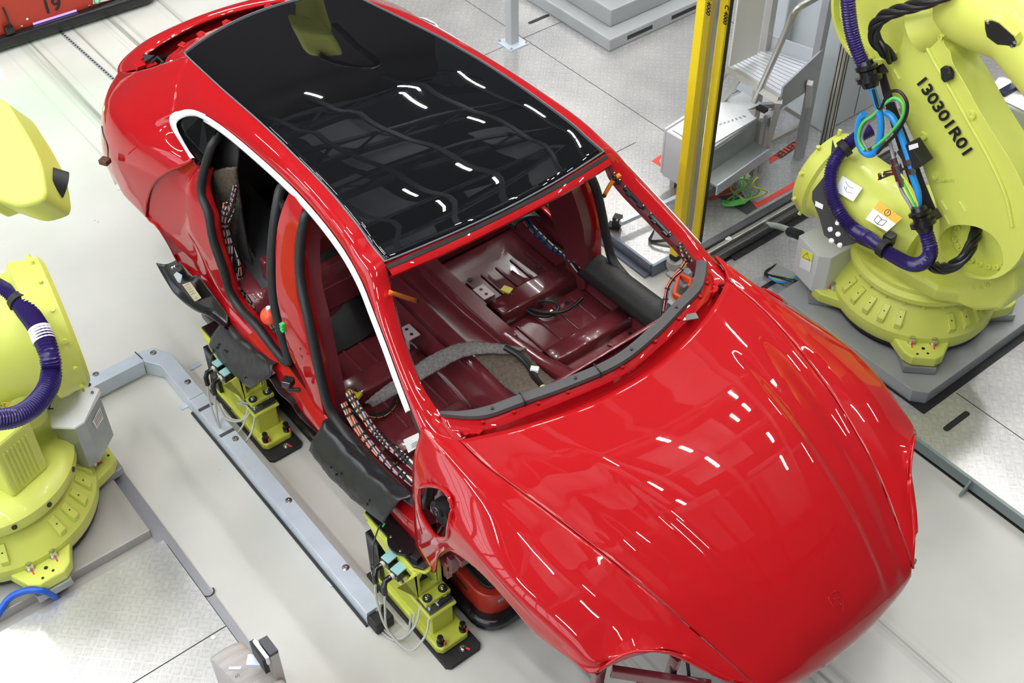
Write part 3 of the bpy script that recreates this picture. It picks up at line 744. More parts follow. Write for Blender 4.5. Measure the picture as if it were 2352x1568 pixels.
# ---- rear quarter
def quarter(sgn):
    # upper boundary: belt below the small window, around its tip, over the roof corner, along the tailgate gap to the tail corner
    U = [(lambda q: (q.x, -q.y, q.z))(Y(u, v, -y)) for u, v, y in ((441, 367, .787), (422, 336, .766), (402, 304, .748), (392, 272, .730))] + [(-3.02, .715, 1.520), (-3.066, .668, 1.556), (-3.125, .612, 1.589), (-3.185, .557, 1.611), (-3.25, .496, 1.634), (-3.385, .55, 1.565), (-3.47, .60, 1.512), (-3.58, .638, 1.452), (-3.72, .645, 1.375), (-3.86, .632, 1.308), (-3.97, .598, 1.270)]
    V1 = [(-2.76, .825, 1.405), (-2.88, .828, 1.415), (-2.99, .825, 1.420), (-3.08, .815, 1.425), (-3.14, .80, 1.440), (-3.20, .78, 1.458), (-3.26, .755, 1.475), (-3.33, .735, 1.478), (-3.40, .72, 1.470), (-3.47, .715, 1.452), (-3.54, .72, 1.420), (-3.63, .72, 1.385), (-3.74, .71, 1.335), (-3.87, .68, 1.275), (-3.985, .60, 1.235)]
    V2 = [(-2.84, .868, 1.345), (-2.95, .880, 1.345), (-3.05, .888, 1.345), (-3.13, .892, 1.345), (-3.20, .893, 1.347), (-3.26, .892, 1.350), (-3.32, .888, 1.352), (-3.38, .882, 1.350), (-3.44, .875, 1.345), (-3.50, .868, 1.335), (-3.57, .855, 1.320), (-3.66, .83, 1.295), (-3.76, .79, 1.260), (-3.88, .725, 1.215), (-3.99, .615, 1.175)]
    V3 = [(-2.955, .912, 1.235), (-3.03, .922, 1.225), (-3.10, .930, 1.215), (-3.17, .937, 1.208), (-3.24, .942, 1.200), (-3.30, .945, 1.195), (-3.35, .945, 1.190), (-3.41, .943, 1.185), (-3.47, .938, 1.178), (-3.53, .93, 1.170), (-3.60, .912, 1.16), (-3.69, .88, 1.14), (-3.78, .83, 1.115), (-3.90, .75, 1.08), (-4.0, .63, 1.05)]
    V4 = [(-3.06, .935, 1.085), (-3.12, .945, 1.06), (-3.17, .950, 1.045), (-3.22, .954, 1.035), (-3.27, .957, 1.030), (-3.32, .958, 1.03), (-3.37, .957, 1.030), (-3.42, .956, 1.035), (-3.47, .952, 1.03), (-3.54, .945, 1.02), (-3.62, .93, 1.0), (-3.70, .90, .98), (-3.79, .85, .95), (-3.90, .77, .92), (-4.0, .65, .90)]
    V5 = [(-3.134, .950, .918), (-3.16, .952, .922), (-3.19, .954, .925), (-3.22, .955, .926), (-3.26, .956, .926), (-3.30, .957, .924), (-3.34, .957, .922), (-3.38, .956, .925), (-3.42, .953, .95), (-3.48, .945, .93), (-3.56, .93, .86), (-3.66, .90, .80), (-3.78, .85, .77), (-3.90, .77, .76), (-4.0, .65, .76)]
    rws = [[Vector((p[0], sgn * p[1], p[2])) for p in r] for r in (U, V1, V2, V3, V4, V5)]
    o = M().grid(grid2(rws, 6, 8)).obj('rear_quarter', RED, CAR, smooth=55)
    sheet_normals_out(o, (-3.2, 0, 1.0)); q = o.modifiers.new('solid', 'SOLIDIFY'); q.thickness = .010; q.offset = -1
    # wheel-arch wall behind
    w = M()
    arch = [Vector((-3.25 + .44 * cos(t), sgn * .90, .56 + .37 * sin(t))) for t in [pi * (.22 + .56 * k / 14) for k in range(15)]]
    w.grid([[Vector((p.x, sgn * .925, p.z)) for p in arch], [p for p in arch], [Vector((p.x, sgn * .62, p.z)) for p in arch]])
    w.obj('rear_wheelhouse', MAROON, CAR, smooth=50)
    # small triangular rear window
    g = M(); g.prism([Vector((x, sgn * y, z)) for x, y, z in ((-2.66, .650, 1.615), (-2.80, .652, 1.600), (-2.92, .668, 1.570), (-3.00, .700, 1.520), (-3.015, .725, 1.475), (-2.92, .742, 1.450), (-2.76, .770, 1.425), (-2.70, .775, 1.415), (-2.655, .72, 1.50))], (0, sgn * .8, .6), .004)
    g.obj('quarter_window', mat('tinted_glass', (.004, .004, .004), .03), CAR, smooth=0)
    return o
quarter(-1); quarter(1)
# ---- door aperture jambs, sills, pillars (traced on the near side, mirrored for the far side)
def ya(z): return interp(z, [.5, .9, 1.1, 1.25, 1.5, 1.6, 1.66, 1.8], [.86, .86, .845, .812, .727, .69, .655, .58])
def AP(u, v, off=0):
    y = .8
    for i in range(30):
        p = Y(u, v, -y); y = .5 * y + .5 * (ya(p.z) + off)
    p = Y(u, v, -y); return Vector((p.x, y, p.z))
RS = [(484, 340), (465, 405), (463.5, 448), (479, 491), (490, 551), (514, 621.6), (530, 673), (554, 711), (589, 746.6), (624.6, 793.8), (655, 829)]
rear_seal = [Vector((-2.70, .625, 1.585)), Vector((-2.665, .66, 1.555))] + [AP(*q) for q in RS]
rear_seal += [Vector((-1.89, .856, .80)), Vector((-1.93, .85, .92)), Vector((-1.97, .838, 1.08)), Vector((-2.01, .800, 1.28)), Vector((-2.055, .715, 1.50)), Vector((-2.09, .64, 1.60))]
rear_seal = [Vector((-2.45, .655, 1.625))] + rear_seal if False else rear_seal
FS = [(700, 500), (690, 560), (690, 640), (715, 760), (745, 900), (770, 960), (830, 1040), (900, 1110), (948, 1150)]
front_seal = [Vector((-1.86, .628, 1.612)), Vector((-1.85, .655, 1.60))] + [AP(*q) for q in FS] + [Vector((-.80, .86, .78)), Vector((-.74, .86, .90)), Vector((-.72, .85, 1.05)), Vector((-.76, .81, 1.18))]
up_front = [Vector((p.x, p.y - .022, p.z - .045)) for p in [Vector(q) for q in OUT[2:14]]]
front_seal_full = front_seal + up_front
for sgn in (-1, 1):
    def g(p): return Vector((p[0], sgn * p[1], p[2]))
    M().tube([g(p) for p in cr_interp(front_seal_full, 6)], .021, 10, flat=(1, 1.15)).obj('front_door_seal', RUBBER, CAR, smooth=80)
    up_rear = [Vector((p[0], p[1] - .022, p[2] - .045)) for p in OUT[14:19]]
    M().tube([g(p) for p in cr_interp(rear_seal + up_rear, 6)], .021, 10, flat=(1, 1.15)).obj('rear_door_seal', RUBBER, CAR, smooth=80)
    # rear jamb: from the outer panel edge inward to the seal, and the sill flange below
    OJ = [Vector((-2.74, .790, 1.425)), Vector((-2.85, .868, 1.345)), Vector((-2.958, .912, 1.235)), Vector((-3.06, .935, 1.085)), Vector((-3.134, .950, .918))]
    for u, v, y in ((358, 520, .935), (384, 560, .92), (404, 598, .905), (430, 640, .90), (465, 680, .895), (500, 725, .89), (540, 770, .888), (590, 815, .886), (640, 865, .885), (665, 900, .884)):
        p = Y(u, v, -y); OJ.append(Vector((p.x, y, p.z)))
    IJ = [AP(468, 392), AP(462, 430), AP(470, 470), AP(482, 505), AP(488, 540), AP(497, 575), AP(508, 605), AP(516, 630), AP(524, 655), AP(536, 687), AP(552, 710), AP(575, 736), AP(600, 765), AP(630, 800), AP(655, 830)]
    a = even(cr_interp(OJ, 6), 50); b = even(cr_interp(IJ, 6), 50); rws = []
    for i in range(51):
        p, q = a[i], b[i]; inn = Vector((0, -.05, 0))
        rws.append([g(x) for x in (p, p + Vector((.0, -.02, .004)), p.lerp(q, .35) + Vector((0, -.028, 0)), p.lerp(q, .55) + Vector((0, -.022, 0)), p.lerp(q, .70) + Vector((0, -.004, 0)), p.lerp(q, .9), q, q + Vector((0, -.05, 0)))])
    o = M().grid([cr_interp(r, 3) for r in rws]).obj('rear_door_jamb', RED, CAR, smooth=60); q_ = o.modifiers.new('s', 'SOLIDIFY'); q_.thickness = .006
    # sill beam
    sl = []
    for x, dz in ((-3.0, 0), (-2.6, 0), (-2.2, 0), (-1.9, 0), (-1.6, .075), (-1.3, .085), (-1.0, .075), (-.75, .04)):
        sl.append([g(q) for q in ((x, .80, .70 - dz), (x, .86, .735 - dz), (x, .893, .70 - dz), (x, .905, .60), (x, .885, .49), (x, .80, .47), (x, .76, .52))])
    inner_face(M().grid(sl, closed=True).obj('sill', RED, CAR, smooth=30, bevel=0), MAROON, sgn)
    # centre pillar: outer skin between the two seals
    BL = [AP(*q) for q in ((668, 434), (652, 470), (640, 510), (634, 560), (634, 620), (637, 680), (652, 750), (668, 815), (700, 880), (722, 960), (728, 985))]
    BR = [AP(*q) for q in ((700, 470), (692, 500), (684, 530), (679, 570), (679, 620), (685, 680), (700, 740), (712, 800), (726, 860), (742, 930), (752, 990))]
    a = even(cr_interp(BL, 6), 36); b = even(cr_interp(BR, 6), 36)
    rws = [[g(x) for x in (a[i] + Vector((0, -.08, 0)), a[i] + Vector((0, -.012, 0)), a[i] + Vector((.004, .004, 0)), a[i].lerp(b[i], .5) + Vector((0, .012, 0)), b[i] + Vector((-.004, .004, 0)), b[i] + Vector((0, -.012, 0)), b[i] + Vector((.010, -.06, 0)), b[i] + Vector((.012, -.12, 0)), a[i] + Vector((0, -.13, 0)))] for i in range(37)]
    bp = inner_face(M().grid(rws, closed=True).obj('centre_pillar', RED, CAR, smooth=40), MAROON, sgn, .05)
    for (u, v) in ((690, 800), (694, 818)):
        p = AP(u, v, .022); M().cyl(g(p), g(p + Vector((0, .006, 0))), .007, 10).obj('hinge_screw', MAROON, bp)
    # inner black trim strip down the pillar
    tr_ = [AP(*q, -.03) for q in ((648, 462), (632, 510), (622, 570), (622, 640), (632, 690), (642, 715))]
    M().tube([g(p) for p in cr_interp(tr_, 6)], .013, 8, flat=(1, 1.4)).obj('pillar_rubber', RUBBER, bp, smooth=60)
    # front hinge pillar wall
    hp = M(); hp.grid([[g(q) for q in r] for r in (((-.62, .80, .50), (-.70, .86, .50)), ((-.62, .80, .9), (-.70, .86, .9)), ((-.62, .78, 1.25), (-.74, .82, 1.22)))])
    hp.obj('hinge_pillar', RED, CAR, smooth=40, solid=.03)
    # inner cheeks of the rear compartment
    ck = M(); ck.grid([[g(q) for q in r] for r in (((-2.45, .70, .62), (-3.3, .66, .62)), ((-2.55, .68, .95), (-3.3, .66, .95)), ((-2.62, .64, 1.30), (-3.3, .60, 1.30)), ((-2.55, .60, 1.60), (-3.3, .50, 1.60)))])
    ck.obj('inner_quarter_lining', mat('dark_lining', (.03, .028, .03), .7), CAR, smooth=40, solid=.01)
# ---- floor pan and tunnel
fp = M()
def pan(x0, x1, y0, y1, z, n=0): fp.add([(x0, y0, z), (x1, y0, z), (x1, y1, z), (x0, y1, z)], [(0, 1, 2, 3)])
prof = [(-.70, 1.10), (-.74, .98), (-.82, .80), (-.95, .60), (-1.08, .525), (-1.3, .515), (-2.18, .515), (-2.24, .56), (-2.30, .78), (-2.36, .83), (-2.60, .835), (-2.95, .80), (-3.0, .90)]
pr = cr_interp([(x, 0, z) for x, z in prof], 5)
fp.grid([[Vector((p.x, y, p.z)) for p in pr] for y in [-.80 + 1.60 * k / 20 for k in range(21)]])
FLP = fp.obj('floor_pan', MAROON, CAR, smooth=30, solid=.004)
def ribs(specs, name='floor_rib', mt=MAROON, bev=.006):
    for c, sz, r in specs:
        m_ = M(); m_.box(c, sz, rot=r); m_.obj(name, mt, FLP, smooth=0, bevel=bev, seg=3)
tn = []
for x, z, w in ((-2.30, .70, .19), (-2.05, .69, .19), (-1.75, .68, .19), (-1.45, .69, .20), (-1.20, .72, .22), (-1.0, .76, .25), (-.80, .86, .29), (-.70, .95, .32)):
    tn.append([Vector((x, y, q)) for y, q in ((-w - .03, .515), (-w, .54), (-w * .80, z - .04), (-w * .66, z), (-w * .45, z), (-w * .35, z - .035), (w * .30, z - .035), (w * .40, z), (w * .66, z), (w * .80, z - .04), (w, .54), (w + .03, .515))])
M().grid([cr_interp(r, 3) for r in tn]).obj('centre_tunnel', MAROON, CAR, smooth=35, solid=.004)
# two raised rails on the tunnel
for y in (-.115, .12):
    r = M(); pts = [(-2.32, y, .735), (-2.0, y, .725), (-1.75, y * .98, .705), (-1.5, y, .70), (-1.42, y, .69)]
    rw = []
    for p in cr_interp(pts, 5):
        rw.append([p + Vector(q) for q in ((0, -.042, -.05), (0, -.036, 0), (0, .036, 0), (0, .042, -.05))])
    o = r.grid(rw).obj('tunnel_rail', MAROON, CAR, smooth=25, solid=.004)
    for x in (-2.24, -2.08):
        h = M(); h.box((x, y, .7365 + (x + 2.24) * -.06), (.035, .012, .002)); h.obj('slot', INK, o, smooth=0)
# seat crossmembers, both footwells
for sg in (-1, 1):
    for (x, w, h, y0, y1) in ((-1.72, .13, .085, .24, .76), (-1.30, .10, .06, .26, .77)):
        c = M(); c.grid([[Vector((x + a, sg * y, .515 + b)) for a, b in ((-w / 2 - .02, 0), (-w / 2, h * .9), (-w / 2 + .012, h), (w / 2 - .012, h), (w / 2, h * .9), (w / 2 + .02, 0))] for y in (y0, (y0 + y1) / 2, y1)])
        c.obj('seat_crossmember', MAROON, CAR, smooth=30, solid=.004)
    specs = []
    for k in range(5): specs.append(((-1.93 - .055 * 0, sg * (.30 + .1 * k), .519), (.22, .018, .012), 0))
    for k in range(4): specs.append(((-1.50, sg * (.30 + .12 * k), .519), (.22, .016, .012), 0))
    specs += [((-1.12, sg * .40, .530), (.018, .28, .014), 0), ((-1.17, sg * .60, .525), (.10, .018, .014), .5), ((-1.0, sg * .45, .56), (.11, .02, .02), .2)]
    ribs(specs)
    # pressed outlines in the front footwell
    for cx_, cy_, a, b in ((-1.12, .36, .05, .055), (-1.12, .50, .05, .045), (-1.06, .64, .04, .05)):
        pts = [Vector((cx_ + a * cos(t) * (1.25 if abs(cos(t)) > .7 else 1), sg * (cy_ + b * sin(t)), .5265 + max(0, cx_ + 1.1) * .3)) for t in [2 * pi * k / 8 + .39 for k in range(8)]]
        M().tube(pts, .004, 6, closed=True).obj('pressed_outline', MAROON, FLP, smooth=60)
    for x, y in ((-2.05, .33), (-1.58, .62), (-1.9, .68), (-1.2, .72), (-1.02, .30)):
        h = M(); h.cyl((x, sg * y, .5175), (x, sg * y, .5195), .014, 12); h.obj('drain_hole', INK, FLP, smooth=0)
    # heel board pressing
    hb = M(); hb.box((-2.262, sg * .42, .66), (.012, .36, .13), tilt=Matrix.Rotation(-.25, 3, 'Y')); hb.obj('heelboard_panel', MAROON, FLP, smooth=0, bevel=.01)
    br = M(); br.box((-1.80, sg * .235, .66), (.10, .07, .006)); br.box((-1.80, sg * .27, .61), (.10, .006, .10)); b_ = br.obj('seat_bracket', mat('pale_primer', (.55, .42, .42), .25, .0, .4), CAR, smooth=0, bevel=.002)
    for dx in (-.022, .022): M().cyl((-1.80 + dx, sg * .235, .6625), (-1.80 + dx, sg * .235, .6645), .009, 10).obj('bolt_hole', INK, b_)
# rear bulkhead and cross rails seen under the roof header
rb = M(); rb.box((-2.40, 0, .90), (.06, 1.36, .14)); rb.obj('rear_seat_crossmember', MAROON, CAR, smooth=0, bevel=.012)
for k in range(9):
    h = M(); h.cyl((-2.366, -.56 + .14 * k, .93), (-2.362, -.56 + .14 * k, .93), .008, 10); h.obj('weld_spot', RED, CAR, smooth=0)
rb = M(); rb.box((-2.98, 0, 1.06), (.03, 1.3, .5)); rb.obj('rear_partition', mat('dark_lining_2', (.03, .028, .03), .7), CAR, smooth=0)
# dash wall
fw = M(); fw.grid([[Vector((x, y, z)) for x, z in ((-.74, .90), (-.66, 1.0), (-.64, 1.12), (-.70, 1.20), (-.66, 1.235))] for y in (-.74, -.4, 0, .4, .74)])
fw.obj('dash_panel', MAROON, CAR, smooth=40, solid=.006)
# cowl below the windscreen: flange, channel and bonnet gap
cw = []
SEAL = [(-.80, -.735, 1.262), (-.735, -.66, 1.262), (-.685, -.58, 1.268), (-.645, -.44, 1.278), (-.59, -.24, 1.288), (-.555, 0, 1.292), (-.59, .24, 1.288), (-.645, .44, 1.278), (-.685, .58, 1.268), (-.735, .66, 1.262), (-.80, .735, 1.262)]
HR = [(-.69, -.775, 1.235), (-.655, -.745, 1.238), (-.60, -.68, 1.245), (-.545, -.52, 1.257), (-.49, -.27, 1.270), (-.455, 0, 1.276), (-.49, .27, 1.270), (-.545, .52, 1.257), (-.60, .68, 1.245), (-.655, .745, 1.238), (-.69, .775, 1.235)]
A_ = even(cr_interp(SEAL, 6), 60); B_ = even(cr_interp(HR, 6), 60)
for a, b in zip(A_, B_):
    cw.append([a + Vector((-.03, 0, -.05)), a + Vector((-.012, 0, -.008)), a, a.lerp(b, .3) + Vector((0, 0, -.006)), a.lerp(b, .52) + Vector((0, 0, -.014)), a.lerp(b, .62) + Vector((0, 0, -.045)), a.lerp(b, .85) + Vector((0, 0, -.060)), b + Vector((0, 0, -.060)), b + Vector((.05, 0, -.055))])
M().grid([cr_interp(r, 2) for r in cw]).obj('cowl_panel', RED, CAR, smooth=35, solid=.005)
for k in (6, 11, 15, 20, 30, 38, 45, 52, 56):
    c = A_[k].lerp(B_[k], .28); M().cyl(c + Vector((0, 0, -.008)), c + Vector((0, 0, .004)), .009, 10).obj('cowl_stud', RED, CAR, smooth=30)
for k in (3, 4, 5, 55, 56, 57):
    c = A_[k].lerp(B_[k], .62); M().box(c + Vector((0, 0, -.01)), (.03, .02, .03), rot=k).obj('cowl_clip', RED, CAR, smooth=0, bevel=.004)
# barcode plate on the cowl, far side
c = Z(1583, 728, 1.262); pl_ = M(); pl_.box(c, (.075, .035, .004), rot=1.15); pb = pl_.obj('part_number_plate', mat('plate_grey', (.12, .12, .12), .4), CAR, smooth=0)
M().box(c + Vector((-.026 * cos(1.15), -.026 * sin(1.15), .0022)), (.012, .028, .001), rot=1.15).obj('plate_code', PAPER, pb, smooth=0)
# grey foam seal along the cowl
sr = []
for i, a in enumerate(A_):
    t = i / 60; w = .052 if .03 < t < 1 else .03
    nrm = Vector((0, 0, 1)); dr = (A_[min(60, i + 1)] - A_[max(0, i - 1)]).normalized(); sd = dr.cross(nrm).normalized()
    w = min(1, .25 + min(t, 1.12 - t) * 7)
    c = a + Vector((0, 0, .006))
    sr.append([c - sd * .026 * w + Vector((0, 0, -.012)), c - sd * .027 * w + Vector((0, 0, .010)), c - sd * .010 * w + Vector((0, 0, .020)), c + sd * .006 * w + Vector((0, 0, .015)), c + sd * .020 * w + Vector((0, 0, .012)), c + sd * .024 * w + Vector((0, 0, -.004))])
sl_ = M().grid(sr, closed=True).obj('cowl_seal', FOAM, CAR, smooth=35)
for k in (8, 22, 33, 46):
    M().cyl(A_[k] + Vector((0, 0, .014)), A_[k] + Vector((0, 0, .028)), .007, 10).obj('seal_plug', BMATTE, sl_)
for k in (13, 26):
    M().box(A_[k] + Vector((0, 0, .012)), (.003, .06, .034), rot=atan2(A_[k + 1].y - A_[k].y, A_[k + 1].x - A_[k].x)).obj('seal_joint', INK, sl_, smooth=0)

# black clips and airbag brackets inside the far pillar
fpil = [Vector((-1.22, .655, 1.495)), Vector((-1.12, .685, 1.435)), Vector((-1.02, .708, 1.372)), Vector((-.93, .724, 1.318))]
for k, (t0, L, w) in enumerate(((-1.275, .05, .03), (-1.19, .12, .022), (-1.06, .10, .03))):
    pass
def on_pillar(x): return Vector((x, interp(x, [p[0] for p in INR[:11]], [p[1] for p in INR[:11]]), interp(x, [p[0] for p in INR[:11]], [p[2] for p in INR[:11]])))
for x0, x1, w in ((-1.285, -1.255, .030), (-1.235, -1.13, .018), (-1.10, -.985, .026)):
    a, b = on_pillar(x0) + Vector((0, -.006, -.016)), on_pillar(x1) + Vector((0, -.006, -.016))
    k_ = M(); k_.bar(a, b, w, .016); k_.bar(a.lerp(b, .15), a.lerp(b, .35), w + .02, .012); k_.bar(a.lerp(b, .7), a.lerp(b, .9), w + .02, .012)
    o = k_.obj('pillar_bracket', BPLAST, CAR, smooth=0, bevel=.002)
    for t_ in (.05, .95): M().ball(a.lerp(b, t_) + Vector((0, 0, .013)), .006, 8, 6).obj('bracket_screw', STEEL, o)
# insulation on the far sill (black padded carpet)
def pad(pts0, pts1, name, mt, h):
    a = even(cr_interp(pts0, 5), 24); b = even(cr_interp(pts1, 5), 24); rws = []
    for p, q in zip(a, b):
        rws.append([p + Vector((0, 0, -h)), p + Vector((0, 0, -h * .2)), p.lerp(q, .2) + Vector((0, 0, .012)), p.lerp(q, .5) + Vector((0, 0, .02)), p.lerp(q, .8) + Vector((0, 0, .008)), q + Vector((0, 0, -h * .3)), q + Vector((0, 0, -h))])
    return M().grid([cr_interp(r, 3) for r in rws]).obj(name, mt, smooth=60, solid=.01)
o = pad([(-1.70, .735, .69), (-1.4, .74, .69), (-1.1, .74, .70), (-.93, .735, .74)], [(-1.72, .87, .72), (-1.4, .88, .72), (-1.1, .88, .73), (-.90, .87, .78)], 'sill_pad', mat('padded_black', (.022, .022, .021), .55, bump=(45, .4, .004)), .08)
tag(o, 'black padded cover lying on the far door sill inside the red body', 'cover')
o = pad([(-2.22, .60, .80), (-2.12, .59, .80), (-2.0, .60, .79)], [(-2.20, .74, .82), (-2.10, .75, .82), (-1.97, .75, .80)], 'seat_tray', mat('tray_black', (.03, .03, .032), .3), .04)
tag(o, 'small black plastic tray at the foot of the far centre pillar', 'tray')
# grey carpet lining in the rear footwell, felt pads
lin = M(); lin.grid([[Vector((x, y, z)) for x, y, z in r] for r in (((-2.02, -.74, .53), (-2.02, -.40, .53), (-2.02, -.24, .56)), ((-2.24, -.73, .56), (-2.24, -.42, .56), (-2.24, -.24, .60)), ((-2.36, -.72, .84), (-2.36, -.42, .86), (-2.36, -.2, .88)), ((-2.62, -.70, .86), (-2.62, -.4, .88), (-2.62, -.2, .90)), ((-2.9, -.66, .95), (-2.9, -.4, .95), (-2.9, -.2, .95)))])
o = lin.obj('footwell_liner', mat('charcoal_liner', (.030, .031, .034), .6, bump=(60, .2, .002)), smooth=60, solid=.008)
tag(o, 'charcoal moulded floor liner in the near rear footwell', 'floor liner')
# ================================================================ LOOSE THINGS ON AND IN THE BODY
rnd = random.Random(3)
# long felt strip lying from the near sill over the tunnel to the dash
A = [Z(838, 925, .66), Z(880, 890, .68), Z(945, 845, .72), Z(1010, 805, .76), Z(1075, 785, .79), Z(1150, 790, .80), Z(1210, 800, .80)]
B = [Z(858, 938, .63), Z(900, 912, .66), Z(950, 885, .70), Z(1000, 855, .72), Z(1060, 822, .77), Z(1120, 812, .79), Z(1180, 815, .79)]
def felt(A, B, name, mt, lab, n=60, rough=.006, thick=.012, lift=0):
    a = even(cr_interp(A, 6), n); b = even(cr_interp(B, 6), n); rws = []
    for i, (p, q) in enumerate(zip(a, b)):
        j1, j2 = rnd.uniform(-1, 1) * .006, rnd.uniform(-1, 1) * .006
        d = (q - p); r = []
        for k in range(9):
            t = k / 8; w = p + d * (t * (1 + j2) + j1 * (1 - t))
            r.append(w + Vector((0, 0, rnd.uniform(0, rough) + .012 * sin(pi * t))))
        rws.append(r)
    o = M().grid(rws).obj(name, mt, smooth=70, solid=thick)
    tag(o, lab, 'felt strip'); return o
felt(A, B, 'felt_strip', FELT, 'long grey felt strip bridging from the near sill across the centre tunnel')
felt([Z(1140, 795, .775), Z(1200, 805, .775), Z(1240, 845, .77), Z(1270, 870, .79), Z(1305, 890, .85)], [Z(1090, 820, .745), Z(1120, 850, .735), Z(1150, 880, .75), Z(1185, 905, .79), Z(1225, 925, .85)], 'felt_mat', FELTB, 'brownish felt mat on the front of the centre tunnel under the cable', 40)
# rear quarter felt
felt([Y(490, 395, -.70), Y(495, 450, -.70), Y(505, 520, -.70), Y(530, 590, -.70), Y(548, 640, -.70)], [Y(545, 385, -.66), Y(552, 440, -.64), Y(560, 500, -.64), Y(572, 560, -.64), Y(590, 600, -.64)], 'felt_mat', FELTB, 'brown felt lining behind the near rear door opening', 40)
felt([Y(553, 610, -.66), Y(555, 640, -.66), Y(562, 655, -.66)], [Y(585, 600, -.64), Y(590, 625, -.64), Y(588, 652, -.64)], 'felt_pad', FELT, 'small square grey felt pad in the near rear footwell', 12, .004, .03)

def braid(path, r, name, label, cols=(BLACKC, ORNG2, CREAM), n=5, wr=.28, seed=0, group=None, every=4, cat='wiring harness'):
    """bundle: black core, coloured wires wound round it, tape bands"""
    P = even(cr_interp(path, 8), max(24, int(sum((Vector(a) - Vector(b)).length for a, b in zip(path, path[1:])) / .012)))
    root = M().tube(P, r * .72, 8).obj(name, BLACKC, smooth=80)
    tag(root, label, cat, group)
    rg = random.Random(seed)
    for c in range(n):
        ph = 2 * pi * c / n; rad = r * .72; pts = []
        for i, p in enumerate(P):
            t = (P[min(len(P) - 1, i + 1)] - P[max(0, i - 1)]).normalized(); q = Vector((0, 0, 1)); q = (q - t * q.dot(t)).normalized(); b = t.cross(q)
            a = ph + i * .11; pts.append(p + (q * cos(a) + b * sin(a)) * rad)
        M().tube(pts, r * wr, 5).obj('wire', cols[c % len(cols)], root, smooth=80)
    i = 2
    while i < len(P) - 2:
        t = (P[i + 1] - P[i]).normalized()
        M().lathe([(r * .9, -r * .35), (r * 1.10, -r * .3), (r * 1.10, r * .3), (r * .9, r * .35)], P[i], t, 8).obj('tape_wrap', BMATTE, root, smooth=40)
        i += rg.choice((every - 1, every, every + 1))
    return root
WC = (ORNG2, CREAM, BLACKC, mat('pink_wire', (.6, .25, .3), .5), mat('grey_wire', (.4, .4, .42), .5))
z0 = .60
braid([Y(520, 470, -.73), Y(516, 520, -.75), Y(528, 570, -.77), Y(535, 620, -.79), Y(545, 660, -.80), Y(565, 700, -.80), Y(600, 745, -.80), Y(640, 790, -.80), Y(668, 830, -.80)], .020, 'wiring_harness', 'thick taped wiring harness along the near rear sill below the red ball', WC, 6, seed=1, group='door sill wiring')
braid([Y(540, 430, -.70), Y(532, 480, -.72), Y(520, 530, -.74), Y(545, 600, -.76), Y(556, 650, -.77), Y(585, 700, -.77), Y(625, 750, -.77), Y(655, 800, -.77)], .014, 'wiring_harness', 'thinner wiring harness beside the thick one on the near rear sill', WC, 5, seed=2, group='door sill wiring')
braid([Y(788, 925, -.80), Y(815, 975, -.80), Y(850, 1020, -.80), Y(900, 1070, -.80), Y(950, 1110, -.80)], .018, 'wiring_harness', 'colourful wiring harness nearest the seal on the near front sill', WC, 6, seed=3)
braid([Y(800, 900, -.76), Y(835, 955, -.76), Y(870, 1000, -.76), Y(915, 1040, -.76), Y(955, 1075, -.76)], .019, 'wiring_harness', 'black taped wiring harness on the inner edge of the near front sill', WC, 5, seed=4, every=3)
braid([Z(752, 815, .58), Z(770, 840, .58), Z(765, 870, .58), Z(780, 900, .60), Z(800, 925, .62), Z(825, 955, .62)], .012, 'wiring_branch', 'wiring branch coming down from the centre pillar foot to the front sill', WC, 4, seed=5)
braid([Z(830, 950, .62), Z(850, 958, .58), Z(880, 955, .55), Z(905, 930, .55), Z(908, 900, .55)], .009, 'wiring_branch', 'striped wiring branch curling over the near front floor', (ORNG2, CREAM, BLACKC), 3, seed=6)
# far-side harness
braid([Vector((-2.1, .70, .78)), Vector((-1.98, .72, .70)), Vector((-1.86, .74, .66)), Vector((-1.74, .75, .66)), Vector((-1.62, .73, .66))], .018, 'wiring_harness', 'blue and black wiring harness along the far sill', (BLUEINK, ORNG2, BLACKC, CREAM), 5, seed=8)
braid([Vector((-1.84, .74, .98)), Vector((-1.80, .75, .86)), Vector((-1.72, .76, .76)), Vector((-1.66, .77, .70))], .009, 'wiring_branch', 'thin wiring branch on the inside of the far centre pillar', WC, 4, seed=9)
# cable with yellow tag on the far floor
cb = [Z(1172, 672, .60), Z(1196, 700, .56), Z(1225, 722, .54), Z(1262, 725, .54), Z(1282, 708, .55), Z(1270, 692, .56), Z(1235, 692, .56), Z(1208, 702, .55), Z(1240, 716, .555), Z(1290, 716, .56), Z(1320, 700, .58), Z(1340, 682, .62)]
cable = M().tube(cr_interp(cb, 8), .009, 8).obj('tagged_cable', BLACKC, smooth=80)
tag(cable, 'looped black cable with a yellow tag on the far front floor', 'cable')
c = Z(1164, 665, .61); t = M(); t.box(c, (.055, .045, .010), rot=.4, ); t.obj('yellow_tag', YCON, cable, smooth=0, bevel=.002)
# near floor loop with yellow connector
cb = [Z(812, 905, .60), Z(830, 880, .58), Z(870, 872, .56), Z(900, 880, .55), Z(910, 905, .55), Z(895, 940, .55), Z(860, 955, .56)]
cable = M().tube(cr_interp(cb, 8), .008, 8).obj('tagged_cable', BLACKC, smooth=80)
tag(cable, 'black cable loop with a yellow connector on the near front floor', 'cable')
c = Z(812, 905, .64); t = M(); t.box(c, (.075, .028, .02), rot=.35); t.obj('yellow_connector', YCON, cable, smooth=0, bevel=.003)
c = Z(825, 907, .64); t = M(); t.box(c, (.02, .03, .018), rot=.35); t.obj('pale_plug', mat('pale_green_plug', (.7, .75, .3), .4), cable, smooth=0, bevel=.003)
